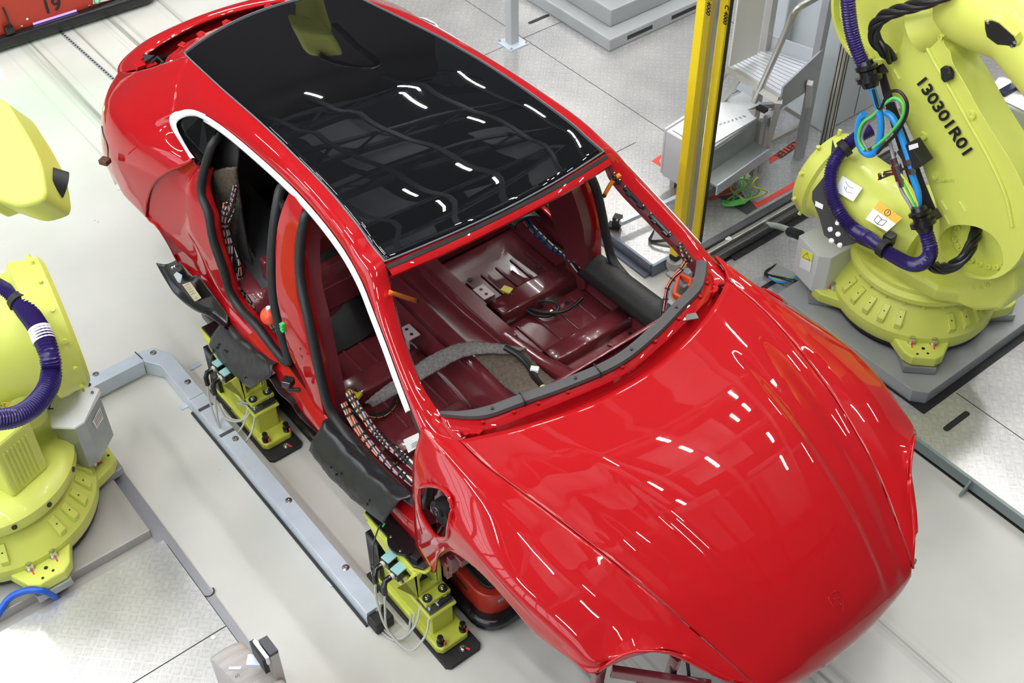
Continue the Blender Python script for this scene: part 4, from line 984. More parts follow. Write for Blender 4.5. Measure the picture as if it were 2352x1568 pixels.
# thick black cable on the felt to the dash
cb = [Z(1160, 797, .81), Z(1190, 815, .80), Z(1215, 840, .79), Z(1230, 870, .79), Z(1255, 900, .83), Z(1275, 915, .88)]
cable = M().tube(cr_interp(cb, 8), .017, 10).obj('tunnel_cable', BLACKC, smooth=80)
tag(cable, 'thick black cable with a cream band lying on the brown felt', 'cable')
P = cr_interp(cb, 8); k = 30; t = (P[k + 1] - P[k]).normalized(); M().lathe([(.0185, -.012), (.0185, .012)], P[k], t, 14, cap=False).obj('cream_band', mat('cream_tape', (.72, .68, .45), .6), cable)
c = Z(1228, 848, .80); M().box(c, (.04, .03, .02), rot=.7).obj('white_plug', WHITE, cable, smooth=0, bevel=.003)
# harness on the dash, far side, hanging in the windscreen opening
braid([Z(1580, 590, 1.28), Z(1565, 618, 1.26), Z(1545, 640, 1.22), Z(1532, 665, 1.18), Z(1528, 700, 1.12), Z(1524, 740, 1.05)], .011, 'wiring_harness', 'black and orange wiring harness hanging inside the far end of the cowl', (ORNG2, BLACKC, mat('purple_wire', (.2, .08, .3), .5)), 4, seed=11)
cable = M().tube(cr_interp([Z(1532, 670, 1.17), Z(1520, 700, 1.12), Z(1516, 730, 1.08), Z(1508, 755, 1.02)], 6), .005, 6).obj('thin_cable', BLACKC, smooth=80)
tag(cable, 'thin black cable dangling beside the far cowl harness', 'cable')
# harness seen through the far pillar
braid([Z(1560, 560, 1.36), Z(1572, 585, 1.33), Z(1585, 600, 1.30)], .016, 'wiring_branch', 'short dark wiring bunch at the foot of the far windscreen pillar', (ORNG2, BLACKC), 3, seed=12)
# orange clamp bracket
c0 = Z(1575, 668, 1.10)
br = M()
def rel(u, v, z=1.12): return Z(u, v, z)
a, b, c, d = rel(1560, 632), rel(1588, 645), rel(1572, 690), rel(1548, 678)
br.bar(a, b, .016, .03); br.bar(a, d, .016, .03); br.bar(d, c, .016, .03); br.bar(b, rel(1584, 662), .016, .03)
o = br.obj('orange_clamp', BALLR, smooth=0, bevel=.004); tag(o, 'orange-red plastic clamp under the far end of the cowl seal', 'clamp')
# orange straps taped to both pillars
def strap(a, b, w, lab, sag=.0):
    a, b = Vector(a), Vector(b); d = (b - a).normalized(); s = d.cross(Vector((.45, -.5, .74))).normalized() * w / 2
    rws = []
    for k in range(9):
        t = k / 8; p = a.lerp(b, t) + Vector((0, 0, sag * sin(pi * t))); rws.append([p - s, p + s])
    o = M().grid(rws).obj('orange_strap', ORANGE, smooth=60, solid=.003); tag(o, lab, 'strap')
    M().ball(b, .011, 10, 8).obj('black_button', BMATTE, o)
    return o
strap(X(893, 671, -1.25), X(957, 691, -1.38), .020, 'orange strap with a black button inside the near windscreen pillar')
strap(Y(1425, 400, .63), Y(1388, 449, .58), .020, 'orange strap with a black button hanging from the far windscreen pillar', .02)
# red ball and green connector at the centre pillar foot
c = Y(620, 725, -.83); bl = M().ball(c, .046, 28, 18).obj('red_ball', BALLR, smooth=80); tag(bl, 'orange-red ball hanging by the near centre pillar', 'ball')
M().cyl(c + Vector((0, 0, .043)), c + Vector((0, 0, .056)), .012, 12).obj('ball_cap', WHITE, bl)
c = Y(651, 751, -.86); g_ = M(); g_.box(c, (.022, .016, .052)); 
for dz in (-.018, 0, .018): g_.box(c + Vector((0, -.010, dz)), (.026, .01, .010))
o = g_.obj('green_connector', GCON, smooth=0, bevel=.003); tag(o, 'bright green plug beside the orange-red ball', 'connector')
# white paper sheet at the front of the near opening
p = [Y(926, 1010, -.74), Y(962, 993, -.74), Y(962, 1025, -.74), Y(938, 1040, -.74)]
o = M().add([p[0], p[1], p[2], p[3]], [(0, 1, 2, 3)]).obj('paper_sheet', PAPER, smooth=0, solid=.002); tag(o, 'white printed paper stuck inside the near front door opening by the wing', 'paper')
for k in range(3):
    q = p[0].lerp(p[3], .55 + .13 * k); r_ = p[1].lerp(p[2], .55 + .13 * k); M().bar(q.lerp(r_, .45) + Vector((0, -.003, 0)), q.lerp(r_, .9) + Vector((0, -.003, 0)), .0015).obj('print_line', INK, o, smooth=0)
# brown connector hanging off the tail on a thin wire
w = M().tube(cr_interp([Y(234, 290, -.965), Y(238, 310, -.99), Y(247, 335, -1.0), Y(248, 362, -1.0)], 6), .004, 6).obj('dangling_connector', BLACKC, smooth=80); tag(w, 'brown plug dangling on a thin black wire beside the rear quarter', 'connector')
c = Y(241, 370, -1.0); M().box(c, (.05, .045, .03), rot=.5).obj('brown_plug', BROWNC, w, smooth=0, bevel=.005)

# two black rubber covers draped over the near sill
def drape(U, V, W, lab, seed):
    n = 26; rg = random.Random(seed)
    u, v, w = even(cr_interp(U, 5), n), even(cr_interp(V, 5), n), even(cr_interp(W, 5), n); rws = []
    for i in range(n + 1):
        r = cr_interp([u[i] + Vector((0, .03, -.004)), u[i], u[i].lerp(v[i], .35) + Vector((0, -.012, .014)), v[i], v[i].lerp(w[i], .5) + Vector((0, -.010, 0)), w[i]], 4)
        rws.append([p + Vector((0, rg.uniform(-1, 1) * .0015, rg.uniform(-1, 1) * .0015 + .004 * sin(i * .9 + k * .5))) for k, p in enumerate(r)])
    o = M().grid(rws).obj('sill_cover', SHEETB, smooth=80, solid=.004, off=0); tag(o, lab, 'cover', 'black covers draped over the near sill')
    for k in range(5):
        i = rg.randint(4, n - 4); c = v[i].lerp(w[i], rg.uniform(.3, .7)) + Vector((0, -.014, .004)); M().ball(c, .006, 8, 6).obj('puncture', INK, o)
    return o
drape([Y(522, 727, -.885), Y(560, 770, -.885), Y(600, 805, -.885), Y(637, 835, -.885)], [Y(505, 745, -.94), Y(545, 790, -.94), Y(585, 830, -.94), Y(622, 862, -.94)], [Y(479, 793, -1.0), Y(510, 832, -1.0), Y(545, 868, -1.0), Y(575, 893, -.99)], 'wrinkled black sheet draped over the near sill at the rear door', 1)
drape([Y(752, 962, -.885), Y(810, 1030, -.885), Y(870, 1090, -.885), Y(934, 1145, -.885)], [Y(735, 985, -.94), Y(790, 1050, -.94), Y(850, 1112, -.94), Y(905, 1165, -.94)], [Y(710, 1033, -1.0), Y(755, 1092, -1.0), Y(815, 1150, -1.0), Y(882, 1203, -.99)], 'wrinkled black sheet draped over the near sill at the front door', 2)
# black plastic side trim panel standing off behind the rear door
U = [Y(405, 597, -.925), Y(415, 605, -.925), Y(428, 625, -.92), Y(440, 635, -.915), Y(455, 632, -.91), Y(470, 650, -.905), Y(500, 690, -.90), Y(524, 722, -.895)]
W = [Y(359, 604, -.99), Y(370, 625, -.99), Y(385, 650, -.99), Y(400, 672, -.99), Y(425, 695, -.985), Y(450, 712, -.98), Y(480, 725, -.97), Y(515, 752, -.95)]
a, b = even(cr_interp(U, 5), 40), even(cr_interp(W, 5), 40)
rws = [cr_interp([p, p.lerp(q, .3) + Vector((0, .004, -.012)), p.lerp(q, .7) + Vector((0, .01, -.02)), q, q + Vector((0, .02, -.03))], 4) for p, q in zip(a, b)]
tp_ = M().grid(rws).obj('arch_trim_panel', BPLAST, smooth=60, solid=.004, off=0); tag(tp_, 'glossy black plastic trim with a tan label below the rear door opening', 'trim panel')
lb = [Y(421, 655, -.962), Y(439, 649, -.955), Y(465, 686, -.952), Y(450, 694, -.957)]
o = M().add([p + Vector((0, -.004, .008)) for p in lb], [(0, 1, 2, 3)]).obj('tan_label', TAN, tp_, smooth=0, solid=.001)
for k in range(5):
    q, r_ = lb[0].lerp(lb[3], .1 + .13 * k), lb[1].lerp(lb[2], .1 + .13 * k); M().bar(q.lerp(r_, .12) + Vector((0, -.006, .010)), q.lerp(r_, .8) + Vector((0, -.006, .010)), .0012).obj('label_line', DSTEEL, tp_, smooth=0)
c = lb[2].lerp(lb[3], .4).lerp(lb[0], .12) + Vector((0, -.006, .010)); M().cyl(c, c + Vector((0, -.002, .001)), .005, 12).obj('green_dot', GCON, tp_)
pts = [Y(401, 633, -.96), Y(408, 626, -.955), Y(420, 633, -.953), Y(419, 640, -.955), Y(416, 651, -.957), Y(411, 650, -.96)]
M().prism([p + Vector((0, -.002, .004)) for p in pts], (0, -.4, .9), .006).obj('metal_plate', GALV, tp_, smooth=0, bevel=.001)
for u_, v_ in ((398, 616), (403, 613)):
    c = Y(u_, v_, -.955); M().cyl(c, c + Vector((0, -.004, .010)), .006, 10).obj('rivet', STEEL, tp_)
# second black trim inside the near sill, between the two covers
U = [Y(640, 845, -.87), Y(665, 880, -.87), Y(690, 905, -.87), Y(712, 950, -.87), Y(745, 990, -.87)]
W = [Y(618, 865, -.94), Y(640, 900, -.94), Y(668, 925, -.93), Y(690, 958, -.92), Y(738, 1000, -.90)]
a, b = even(cr_interp(U, 5), 30), even(cr_interp(W, 5), 30)
rws = [cr_interp([p + Vector((0, .02, .01)), p, p.lerp(q, .4) + Vector((0, .012, -.014)), q, q + Vector((0, .02, -.03))], 4) for p, q in zip(a, b)]
tp2 = M().grid(rws).obj('sill_trim', BPLAST, smooth=60, solid=.004, off=0); tag(tp2, 'glossy black plastic sill trim showing between the two black sheets', 'trim panel')
c = Y(662, 878, -.93); q = M(); q.box(c, (.05, .05, .04), rot=.6); q.box(c + Vector((.05, 0, -.01)), (.06, .02, .02), rot=.9); q.obj('trim_clip', BPLAST, tp2, smooth=0, bevel=.006)
# ================================================================ ROBOTS
def PLN(u, v, P0, n):
    d = ray(u, v); n = Vector(n); return CAM + d * ((Vector(P0) - CAM).dot(n) / d.dot(n))
def plate(mb, outer, holes, n, h):
    """flat plate with holes, extruded by h along n"""
    n = Vector(n).normalized() * h
    bm = bmesh.new(); loops = []
    for L in [outer] + holes:
        vs = [bm.verts.new(p) for p in L]; loops.append(vs)
        for a, b in zip(vs, vs[1:] + vs[:1]): bm.edges.new((a, b))
    bmesh.ops.triangle_fill(bm, use_beauty=True, use_dissolve=False, edges=bm.edges[:], normal=n.normalized())
    bm.verts.index_update(); base = [v.co.copy() for v in bm.verts]; k = len(base)
    fs = [tuple(v.index for v in f.verts) for f in bm.faces]
    al = [tuple(i + k for i in f[::-1]) for f in fs]
    side = []; off = 0
    for L in [outer] + holes:
        m_ = len(L)
        for i in range(m_): side.append((off + i, off + (i + 1) % m_, off + (i + 1) % m_ + k, off + i + k))
        off += m_
    mb.add(base + [p + n for p in base], fs + al + side); bm.free()
    return mb
def circ(c, r, u, w, n=28): return [Vector(c) + Vector(u) * (r * cos(2 * pi * k / n)) + Vector(w) * (r * sin(2 * pi * k / n)) for k in range(n)]
def hexring(mb, c, R, u, w, ax, n, r=.011, h=.012, a0=0, a1=2 * pi):
    for k in range(n):
        a = a0 + (a1 - a0) * k / n; p = Vector(c) + Vector(u) * R * cos(a) + Vector(w) * R * sin(a)
        mb.lathe([(r, -.004), (r, h), (r * .55, h), (r * .55, h * .4), (0, h * .4)], p, ax, 10)
def hose(pts, r, name, mt, parent=None, pitch=.013, lab=None, cat='hose', grp=None):
    C_ = cr_interp(pts, 10); L = sum((a - b).length for a, b in zip(C_, C_[1:]))
    P = even(C_, int(L / pitch) * 2)
    o = M().tube(P, r, 14, ripple=.17).obj(name, mt, parent, smooth=80)
    if lab: tag(o, lab, cat, grp)
    return o
def robot_base(root, C0, rot, zb, foot_mark=REDT):
    """cast base: ring with four bolted feet; C0 centre, rot turn, zb height of the pads' underside"""
    Rz = Matrix.Rotation(rot, 3, 'Z'); C0 = Vector(C0)
    def W(x, y, z): return C0 + Rz @ Vector((x, y, 0)) + Vector((0, 0, z))
    ring = M().lathe([(.30, zb + .035), (.435, zb + .035), (.445, zb + .06), (.445, zb + .12), (.425, zb + .15), (.40, zb + .185), (.355, zb + .245), (.335, zb + .27), (.30, zb + .27), (.28, zb + .20)], (C0.x, C0.y, 0), n=72)
    cast = ring.obj('base_casting', YEL, root, smooth=30)
    for k in range(40):
        a = 2 * pi * k / 40
        if any(abs(((a - (pi / 4 + q * pi / 2) - rot + pi) % (2 * pi)) - pi) < .30 for q in range(4)): continue
    rb_ = M()
    nr = 28
    for k in range(nr):
        a = 2 * pi * k / nr + rot
        if any(abs(((a - rot - (pi / 4 + q * pi / 2) + pi) % (2 * pi)) - pi) < .26 for q in range(4)): continue
        d = Vector((cos(a), sin(a), 0)); t = Vector((-sin(a), cos(a), 0)); c = Vector((C0.x, C0.y, 0))
        w = .019
        rb_ = M(); vs = []
        for s_ in (-w, w):
            for r_, z_ in ((.335, zb + .20), (.430, zb + .12), (.436, zb + .175), (.375, zb + .235)): vs.append(c + d * r_ + t * s_ + Vector((0, 0, z_)))
        rb_.add(vs, [(0, 1, 2, 3), (7, 6, 5, 4), (0, 4, 5, 1), (1, 5, 6, 2), (2, 6, 7, 3), (3, 7, 4, 0)])
        r_o = rb_.obj('rib', YEL, root, smooth=0, bevel=.004)
        p = c + d * .405 + Vector((0, 0, zb + .2065)); M().cyl(p, p + Vector((0, 0, .002)), .0042, 8).obj('rib_hole', INK, r_o, smooth=0)
    for q in range(4):
        a = pi / 4 + q * pi / 2
        R2 = Matrix.Rotation(a, 3, 'Z')
        def F(r, s, z): v = R2 @ Vector((r, s, 0)); return W(v.x, v.y, z)
        ft = M()
        ft.prism([F(r, s, zb + .02) for r, s in ((.30, -.20), (.40, -.155), (.52, -.105), (.555, -.06), (.555, .06), (.52, .105), (.40, .155), (.30, .20))], (0, 0, 1), .065)
        ft.add([F(.27, -.19, zb + .22), F(.27, .19, zb + .22), F(.40, .15, zb + .16), F(.40, -.15, zb + .16), F(.27, -.19, zb + .05), F(.27, .19, zb + .05), F(.415, .155, zb + .08), F(.415, -.155, zb + .08)],
               [(0, 3, 2, 1), (0, 4, 7, 3), (3, 7, 6, 2), (2, 6, 5, 1), (4, 5, 6, 7), (0, 1, 5, 4)])
        fo = ft.obj('base_foot', YEL, root, smooth=0, bevel=.010, seg=3)
        for s_ in (-.058, .058):
            p = F(.445, s_, zb + .085); bolt('anchor_bolt', p, (0, 0, 1), .017, .042, STEEL, fo, washer=1.45)
            pm = M(); pm.bar(p + Vector((0, 0, .001)) , p + (F(.50, s_, 0) - F(.46, s_, 0)) + Vector((0, 0, .002)), .007, .004); pm.bar(p + Vector((0, 0, .036)) + (F(.012, 0, 0) - F(0, 0, 0)), p + Vector((0, 0, .006)) + (F(.024, 0, 0) - F(0, 0, 0)), .005, .003); pm.obj('paint_mark', foot_mark, fo, smooth=0)
        for r_, s_, h_ in ((.485, 0, .010), (.52, .02, .007), (.53, -.035, .007)):
            p = F(r_, s_, zb + .085); M().cyl(p, p + Vector((0, 0, .0012)), h_, 12).obj('bolt_hole', INK, fo, smooth=0)
        pd = M(); pd.prism([F(r, s, zb - .025) for r, s in ((.36, -.125), (.565, -.095), (.565, .075), (.36, .10))], (0, 0, 1), .045); pd.obj('shim_plate', GALVD, root, smooth=0, bevel=.003)
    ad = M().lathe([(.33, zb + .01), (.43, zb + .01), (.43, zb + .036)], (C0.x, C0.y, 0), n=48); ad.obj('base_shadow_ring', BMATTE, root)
    return W

# ---- pedestal of the right robot
PT = .165
ped = M(); ped.prism([(-.20, 1.855, PZ), (-.135, 1.905, PZ), (-.135, 3.15, PZ), (-1.17, 3.15, PZ), (-1.17, 1.855, PZ)], (0, 0, 1), PT - PZ)
o = ped.obj('robot_pedestal', PEDG, smooth=0, bevel=.004); tag(o, 'thick grey steel base plate under the large right-hand robot', 'base plate')
g_ = M(); g_.box((-.62, 2.50, PZ + .0012), (1.06, 1.32, .0016)); struct(g_, 'trim_8', INK, smooth=0)
RR = empty('industrial_robot', (-.65, 2.38, PT), 'large yellow six-axis robot marked 130301R01 on a grey base at the right', 'robot')
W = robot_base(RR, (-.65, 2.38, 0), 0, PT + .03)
zb = PT + .03
up = Vector((0, 0, 1))
# turret
t = M(); t.lathe([(.30, zb + .26), (.33, zb + .26), (.335, zb + .275), (.375, zb + .285), (.385, zb + .30), (.385, zb + .325), (.36, zb + .345), (.36, zb + .37), (.30, zb + .40), (0, zb + .41)], (-.65, 2.38, 0), n=72)
TR = t.obj('turret', YEL, RR, smooth=30)
for k in range(22):
    a = 2 * pi * k / 22; p = Vector((-.65 + .350 * cos(a), 2.38 + .350 * sin(a), zb + .268)); M().box(p, (.03, .02, .022), rot=a).obj('turret_lug', YEL, TR, smooth=0, bevel=.003)
p = Z(2196, 700, zb + .2); M().cyl(Z(2190, 700, zb + .2), Z(2190, 700, zb + .2) + Vector((.01, -.02, .05)), .016, 14).obj('black_knob', BMATTE, RR)
M().cyl((-.33, 2.62, zb + .12), (-.33, 2.62, zb + .26), .035, 16).obj('base_boss', YEL, RR)
# shoulder housing around the second axis
P2 = Vector((-.31, 2.06, .86)); P3 = Vector((-1.13, 2.10, 1.82))
d23 = (P3 - P2).normalized(); nA = Vector((d23.y, -d23.x, 0)).normalized()
if nA.y > 0: nA = -nA
wA = d23.cross(nA).normalized()
sh_ = M()
sh_.prism([(x, 2.16, z) for x, z in ((-.98, .60), (-.96, .70), (-.80, .84), (-.62, 1.02), (-.42, 1.12), (-.22, 1.12), (-.05, 1.0), (.0, .84), (-.04, .68), (-.16, .58), (-.40, .52), (-.80, .52))], (0, 1, 0), .42)
SH = sh_.obj('shoulder_housing', YEL, RR, smooth=0, bevel=.035, seg=4)
sk = M(); sk.prism([(x, y, .55) for x, y in ((-1.0, 2.25), (-.86, 2.12), (-.62, 2.06), (-.36, 2.09), (-.22, 2.2), (-.15, 2.4), (-.2, 2.66), (-.9, 2.7), (-1.02, 2.5))], (0, 0, 1), .10); sk.obj('turret_skirt', YEL, RR, smooth=0, bevel=.03, seg=4)
m2 = M(); m2.lathe([(0, 0), (.17, 0), (.19, .012), (.19, .05), (.235, .06), (.235, .14)], P2 - nA * .10 + nA * -.02, -nA, 40); hexring(m2, P2 - nA * .115, .175, wA, d23, nA, 22)
m2.obj('shoulder_gear_cover', YEL, RR, smooth=30)
# balancer drum
dr = M(); ax0 = Vector((-1.30, 2.22, .80))
dr.lathe([(0, -.01), (.20, -.01), (.235, .01), (.255, .05), (.255, .10), (.235, .115), (.225, .14), (.225, .36), (.215, .50), (.19, .62), (.16, .66), (.14, .72), (.10, .72), (0, .72)], ax0, (1, 0, -.08), 56)
DR = dr.obj('balancer_drum', YEL, RR, smooth=28)
fl = M()
for k in range(10):
    a = 2 * pi * k / 10 + .2; fl.cyl(ax0 + Vector((.045, .252 * cos(a), .252 * sin(a))), ax0 + Vector((.045, .272 * cos(a), .272 * sin(a))), .012, 10)
    
for k in range(10):
    a = 2 * pi * k / 10 + .2; M().cyl(ax0 + Vector((.045, .250 * cos(a), .250 * sin(a))), ax0 + Vector((.045, .275 * cos(a), .275 * sin(a))), .011, 10).obj('drum_lug', YEL, DR)
def onplane(pts, P0, n): return [PLN(u, v, P0, n) for u, v in pts]
# labels on the drum
def label(name, quad, mt, parent, P0, n, th=.0015):
    q = onplane(quad, P0, n); return M().prism(q, n, th).obj(name, mt, parent, smooth=0), q
nD = Vector((.05, -.70, .71)).normalized(); PD = ax0 + Vector((.35, -.163, .166))
lo, q = label('pictogram_label', ((1935, 403), (1981, 432), (1960, 463), (1917, 438)), WHITE, DR, PD, nD)
for a, b, c, d in ((.25, .2, .45, .35), (.45, .35, .7, .3), (.3, .5, .5, .7), (.5, .7, .75, .6), (.4, .4, .45, .6)):
    f = lambda s, t_: q[0].lerp(q[1], s).lerp(q[3].lerp(q[2], s), t_) + nD * .002
    M().bar(f(a, b), f(c, d), .003, .0008).obj('pictogram_line', DSTEEL, lo, smooth=0)
lo, q = label('manual_label', ((2020, 461), (2073, 501), (2037, 532), (1988, 503)), WHITE, DR, PD, nD)
f = lambda s, t_: q[0].lerp(q[1], s).lerp(q[3].lerp(q[2], s), t_) + nD * .002
M().prism([f(0, 0), f(1, 0), f(1, .42), f(0, .42)], nD, .0006).obj('orange_band', mat('label_orange', (.9, .48, .03), .5), lo, smooth=0)
M().tube(circ(f(.5, .21) + nD * .001, .016, (f(1, 0) - f(0, 0)).normalized(), (f(0, 1) - f(0, 0)).normalized(), 20), .0016, 5, closed=True).obj('warning_ring', INK, lo)
text('exclamation', '!', f(.5, .21) + nD * .001, f(1, .2) - f(0, .2), f(.5, 0) - f(.5, 1), .028, INK, lo)
bk = M()
for pts in (((.30, .55), (.5, .62), (.70, .55), (.70, .85), (.5, .92), (.30, .85)),):
    P_ = [f(*p) + nD * .0008 for p in pts]; bk.tube(P_, .0016, 5, closed=True); bk.bar(P_[1], P_[4], .002)
bk.obj('book_pictogram', INK, lo)
# black bracket plate with the purple hose
nB = Vector((.30, -.62, .72)).normalized(); PB = Vector((-1.02, 1.93, .83))
bp_ = M().prism(onplane(((1912, 320), (1905, 395), (1893, 405), (1866, 440), (1865, 458), (1882, 500), (1893, 540), (1930, 568), (1971, 557), (1950, 540), (1905, 480), (1900, 440), (1925, 360)), PB, nB), nB, .006)
BR = bp_.obj('hose_bracket', BMATTE, RR, smooth=0)
for u, v in ((1924, 512), (1907, 527), (1925, 538), (1910, 553), (1929, 563), (1967, 540)):
    bolt('bracket_bolt', PLN(u, v, PB, nB) + nB * .006, nB, .009, .012, STEEL, BR)
label('small_white_label', ((1873, 461), (1891, 470), (1889, 481), (1872, 473)), WHITE, BR, PB + nB * .007, nB)
b2 = M().prism(onplane(((1955, 520), (2013, 556), (2043, 583), (2040, 590), (1985, 566), (1965, 556)), PB + Vector((.1, -.02, 0)), nB), nB, .006); b2.obj('bracket_arm', BMATTE, RR, smooth=0)
# lower arm
AP0 = P2 + nA * .05
out_px = [(2060, -62), (2120, -60), (2140, 30), (2160, 75), (2172, 108), (2182, 118), (2190, 150), (2215, 190), (2250, 255), (2290, 320), (2330, 385), (2358, 450), (2362, 520), (2350, 580), (2318, 622), (2275, 642), (2220, 636), (2175, 610), (2154, 565), (2158, 520), (2150, 470), (2125, 400), (2098, 320), (2060, 245), (2024, 180), (2000, 140), (2028, 137), (2058, 122), (2072, 95), (2074, 60), (2064, 10), (2048, -30), (2030, -60)]
outer = onplane(out_px, AP0, nA)
hole_c = PLN(2233, 565, AP0, nA)
h1 = onplane([(2160, 545), (2180, 522), (2210, 517), (2250, 524), (2285, 548), (2303, 585), (2298, 618), (2270, 636), (2225, 628), (2185, 606), (2165, 580)], AP0, nA); h1 = cr_interp(h1, 4, True)
arm = M(); plate(arm, cr_interp(outer, 3, True), [h1], -nA, .17)
ARM = arm.obj('lower_arm', YEL, RR, smooth=35, bevel=.016, seg=3)
pk = M(); pk.prism([p - nA * .09 for p in h1], -nA, .03); PK = pk.obj('arm_pocket_floor', YEL, ARM, smooth=0)
hs = M(); kk = 0
for i, p in enumerate(h1):
    c = sum(h1, Vector()) / len(h1); q = p.lerp(c, .13) - nA * .088
    if i % 2 == 0: M().lathe([(.014, 0), (.014, .012), (.007, .012), (.007, .004), (0, .004)], q, nA, 10).obj('pocket_bolt', YEL, PK)
# raised edge and small bosses on the arm
ridge = onplane([(2095, -40), (2110, 60), (2140, 130), (2175, 190), (2225, 280), (2275, 370), (2310, 450), (2325, 520)], AP0 + nA * .004, nA)
M().tube(cr_interp(ridge, 6), .010, 8).obj('arm_ridge', YEL, ARM)
for u, v in ((2122, 311), (2234, 263), (2148, 403)):
    p = PLN(u, v, AP0, nA); M().lathe([(.022, -.002), (.020, .012), (.008, .012), (.006, .006), (0, .006)], p, nA, 16).obj('arm_boss', YEL, ARM)
for u, v in ((2061, 170), (2170, 470), (2212, 473), (2176, 503)):
    p = PLN(u, v, AP0, nA); e = (PLN(u + 8, v + 14, AP0, nA) - p); M().tube([p - e * .8, p + e * .8], .009, 8, flat=(1, .5)).obj('cast_lug', YEL, ARM)
# number
tp = PLN(2168, 273, AP0 + nA * .012, nA); e1 = PLN(2222, 350, AP0, nA) - PLN(2122, 195, AP0, nA)
lb_ = M(); eu = e1.normalized(); ev = nA.cross(eu).normalized()
if ev.z < 0: ev = -ev
text('robot_number', '130301R01', PLN(2168, 268, AP0 + nA * .010, nA), eu, nA.cross(eu), .095, INK, ARM, extrude=.001)
text('cast_number', '98A6A0312-302', PLN(2166, 416, AP0 + nA * .004, nA), (PLN(2200, 412, AP0, nA) - PLN(2140, 418, AP0, nA)), nA.cross(PLN(2200, 412, AP0, nA) - PLN(2140, 418, AP0, nA)), .02, YEL, ARM, extrude=.002)
# black knob cover on the arm edge
kc = M().prism(onplane([(2166, 155), (2173, 149), (2186, 152), (2193, 165), (2192, 180), (2175, 187), (2168, 178)], AP0 + nA * .01, nA), nA, .022); o = kc.obj('black_cover', BMATTE, ARM, smooth=0, bevel=.005)
M().cyl(PLN(2181, 166, AP0 + nA * .033, nA), PLN(2181, 166, AP0 + nA * .033, nA) + nA * .004, .007, 10).obj('cover_screw', DSTEEL, o)
# upper joint disc on the left of the arm
c3 = PLN(2005, 40, AP0, nA) - nA * .02
ud = M(); ud.lathe([(.30, -.22), (.30, -.02), (.285, 0), (.262, .006), (.258, -.03), (.20, -.035), (.19, -.06), (0, -.06)], c3, nA, 64)
UD = ud.obj('elbow_disc', YEL, RR, smooth=30)
for k in range(26):
    a = 2 * pi * k / 26; p = c3 + wA * .235 * cos(a) + d23 * .235 * sin(a) - nA * .032; M().lathe([(.016, 0), (.016, .014), (.008, .014), (.008, .004), (0, .004)], p, nA, 10).obj('elbow_bolt', YEL, UD)
# forearm
q0 = PLN(2120, 60, AP0 - nA * .06, nA); q1 = PLN(2235, 15, AP0 - nA * .10, nA); q2 = PLN(2352, 60, AP0 - nA * .06, nA); q3 = PLN(2440, 170, AP0, nA)
fa = M(); fa.tube(cr_interp([q0, q0.lerp(q1, .5), q1], 5), [.13, .125, .12, .115, .11, .11, .11, .115, .12, .125, .13][:11], 32); fa.tube([q1 + (q1 - q2).normalized() * .09, q1, q1.lerp(q2, .3), q2, q3], [.15, .17, .175, .175, .17], 36)
FA = fa.obj('forearm', YEL, RR, smooth=35)
cv = PLN(2310, 80, AP0 + nA * .10, nA)
nF = (nA + Vector((.05, 0, -.42))).normalized(); PF = q1.lerp(q2, .55) + nF * .180
cp = onplane([(2265, 48), (2281, 46), (2296, 52), (2330, 82), (2337, 97), (2332, 110), (2322, 114), (2310, 112), (2270, 82), (2266, 65)], PF, nF)
ct = sum(cp, Vector()) / len(cp); M().prism([ct + (p - ct) * 1.12 - nF * .03 for p in cp], nF, .034).obj('cover_frame', YEL, FA, smooth=0, bevel=.004)
CV = M().prism([p + nF * .004 for p in cp], nF, .004).obj('black_cover_plate', BMATTE, FA, smooth=0)
for u, v in ((2269, 51), (2331, 97), (2324, 107)): bolt('cover_screw', PLN(u, v, PF + nF * .008, nF), nF, .008, .004, STEEL, CV, washer=1.1)
br_ = M(); 
hexring(br_, PLN(2130, 40, AP0, nA), .11, wA, d23, nA, 12, .014, .012, -1.2, 1.6); br_.obj('wrist_bolts', YEL, FA)
# black dress pack rail on the arm
nS = nA; PS = AP0 + nA * .05
rl = M().prism(onplane([(2015, 158), (2030, 150), (2054, 232), (2092, 330), (2125, 420), (2155, 493), (2147, 498), (2112, 480), (2080, 390), (2040, 260)], PS, nS), nS, .006)
RL = rl.obj('dress_pack_rail', BMATTE, RR, smooth=0, bevel=.001)
bx = PLN(2116, 348, PS, nS) + nS * .045; b_ = M(); b_.box(bx, (.12, .08, .10), tilt=Matrix((eu, nA, eu.cross(nA))).transposed()); bo = b_.obj('black_box', BMATTE, RL, smooth=0, bevel=.003)
label('small_white_label', ((2087, 334), (2108, 328), (2110, 338), (2089, 345)), WHITE, RL, PS + nS * .09, nS)
# hose clamps and purple hoses
def PSx(u, v, off=.09): return PLN(u, v, PS + nS * off, nS)
for (u, v, du, dv) in ((1994, 172, 8, 34), (2118, 505, 10, 32)):
    c = PSx(u, v); e = (PSx(u + du, v + dv) - c).normalized(); k_ = M(); k_.lathe([(.035, -.07), (.040, -.05), (.055, -.045), (.055, -.03), (.042, -.02), (.042, .0), (.062, .004), (.062, .028), (.045, .034), (.036, .06)], c, e, 26)
    k_.box(c - nS * .05 + e * .01, (.05, .10, .05), tilt=Matrix((eu, nA, eu.cross(nA))).transposed()); k_.obj('hose_clamp', BPLAST, RL, smooth=30)
h_ = hose([PSx(1945, -60, .12), PSx(1949, 20, .12), PSx(1958, 80, .11), PSx(1975, 130, .10), PSx(1990, 160, .09)], .036, 'ribbed_hose', PURP, None, lab='purple ribbed hose running down to the upper clamp of the right robot', grp=None)
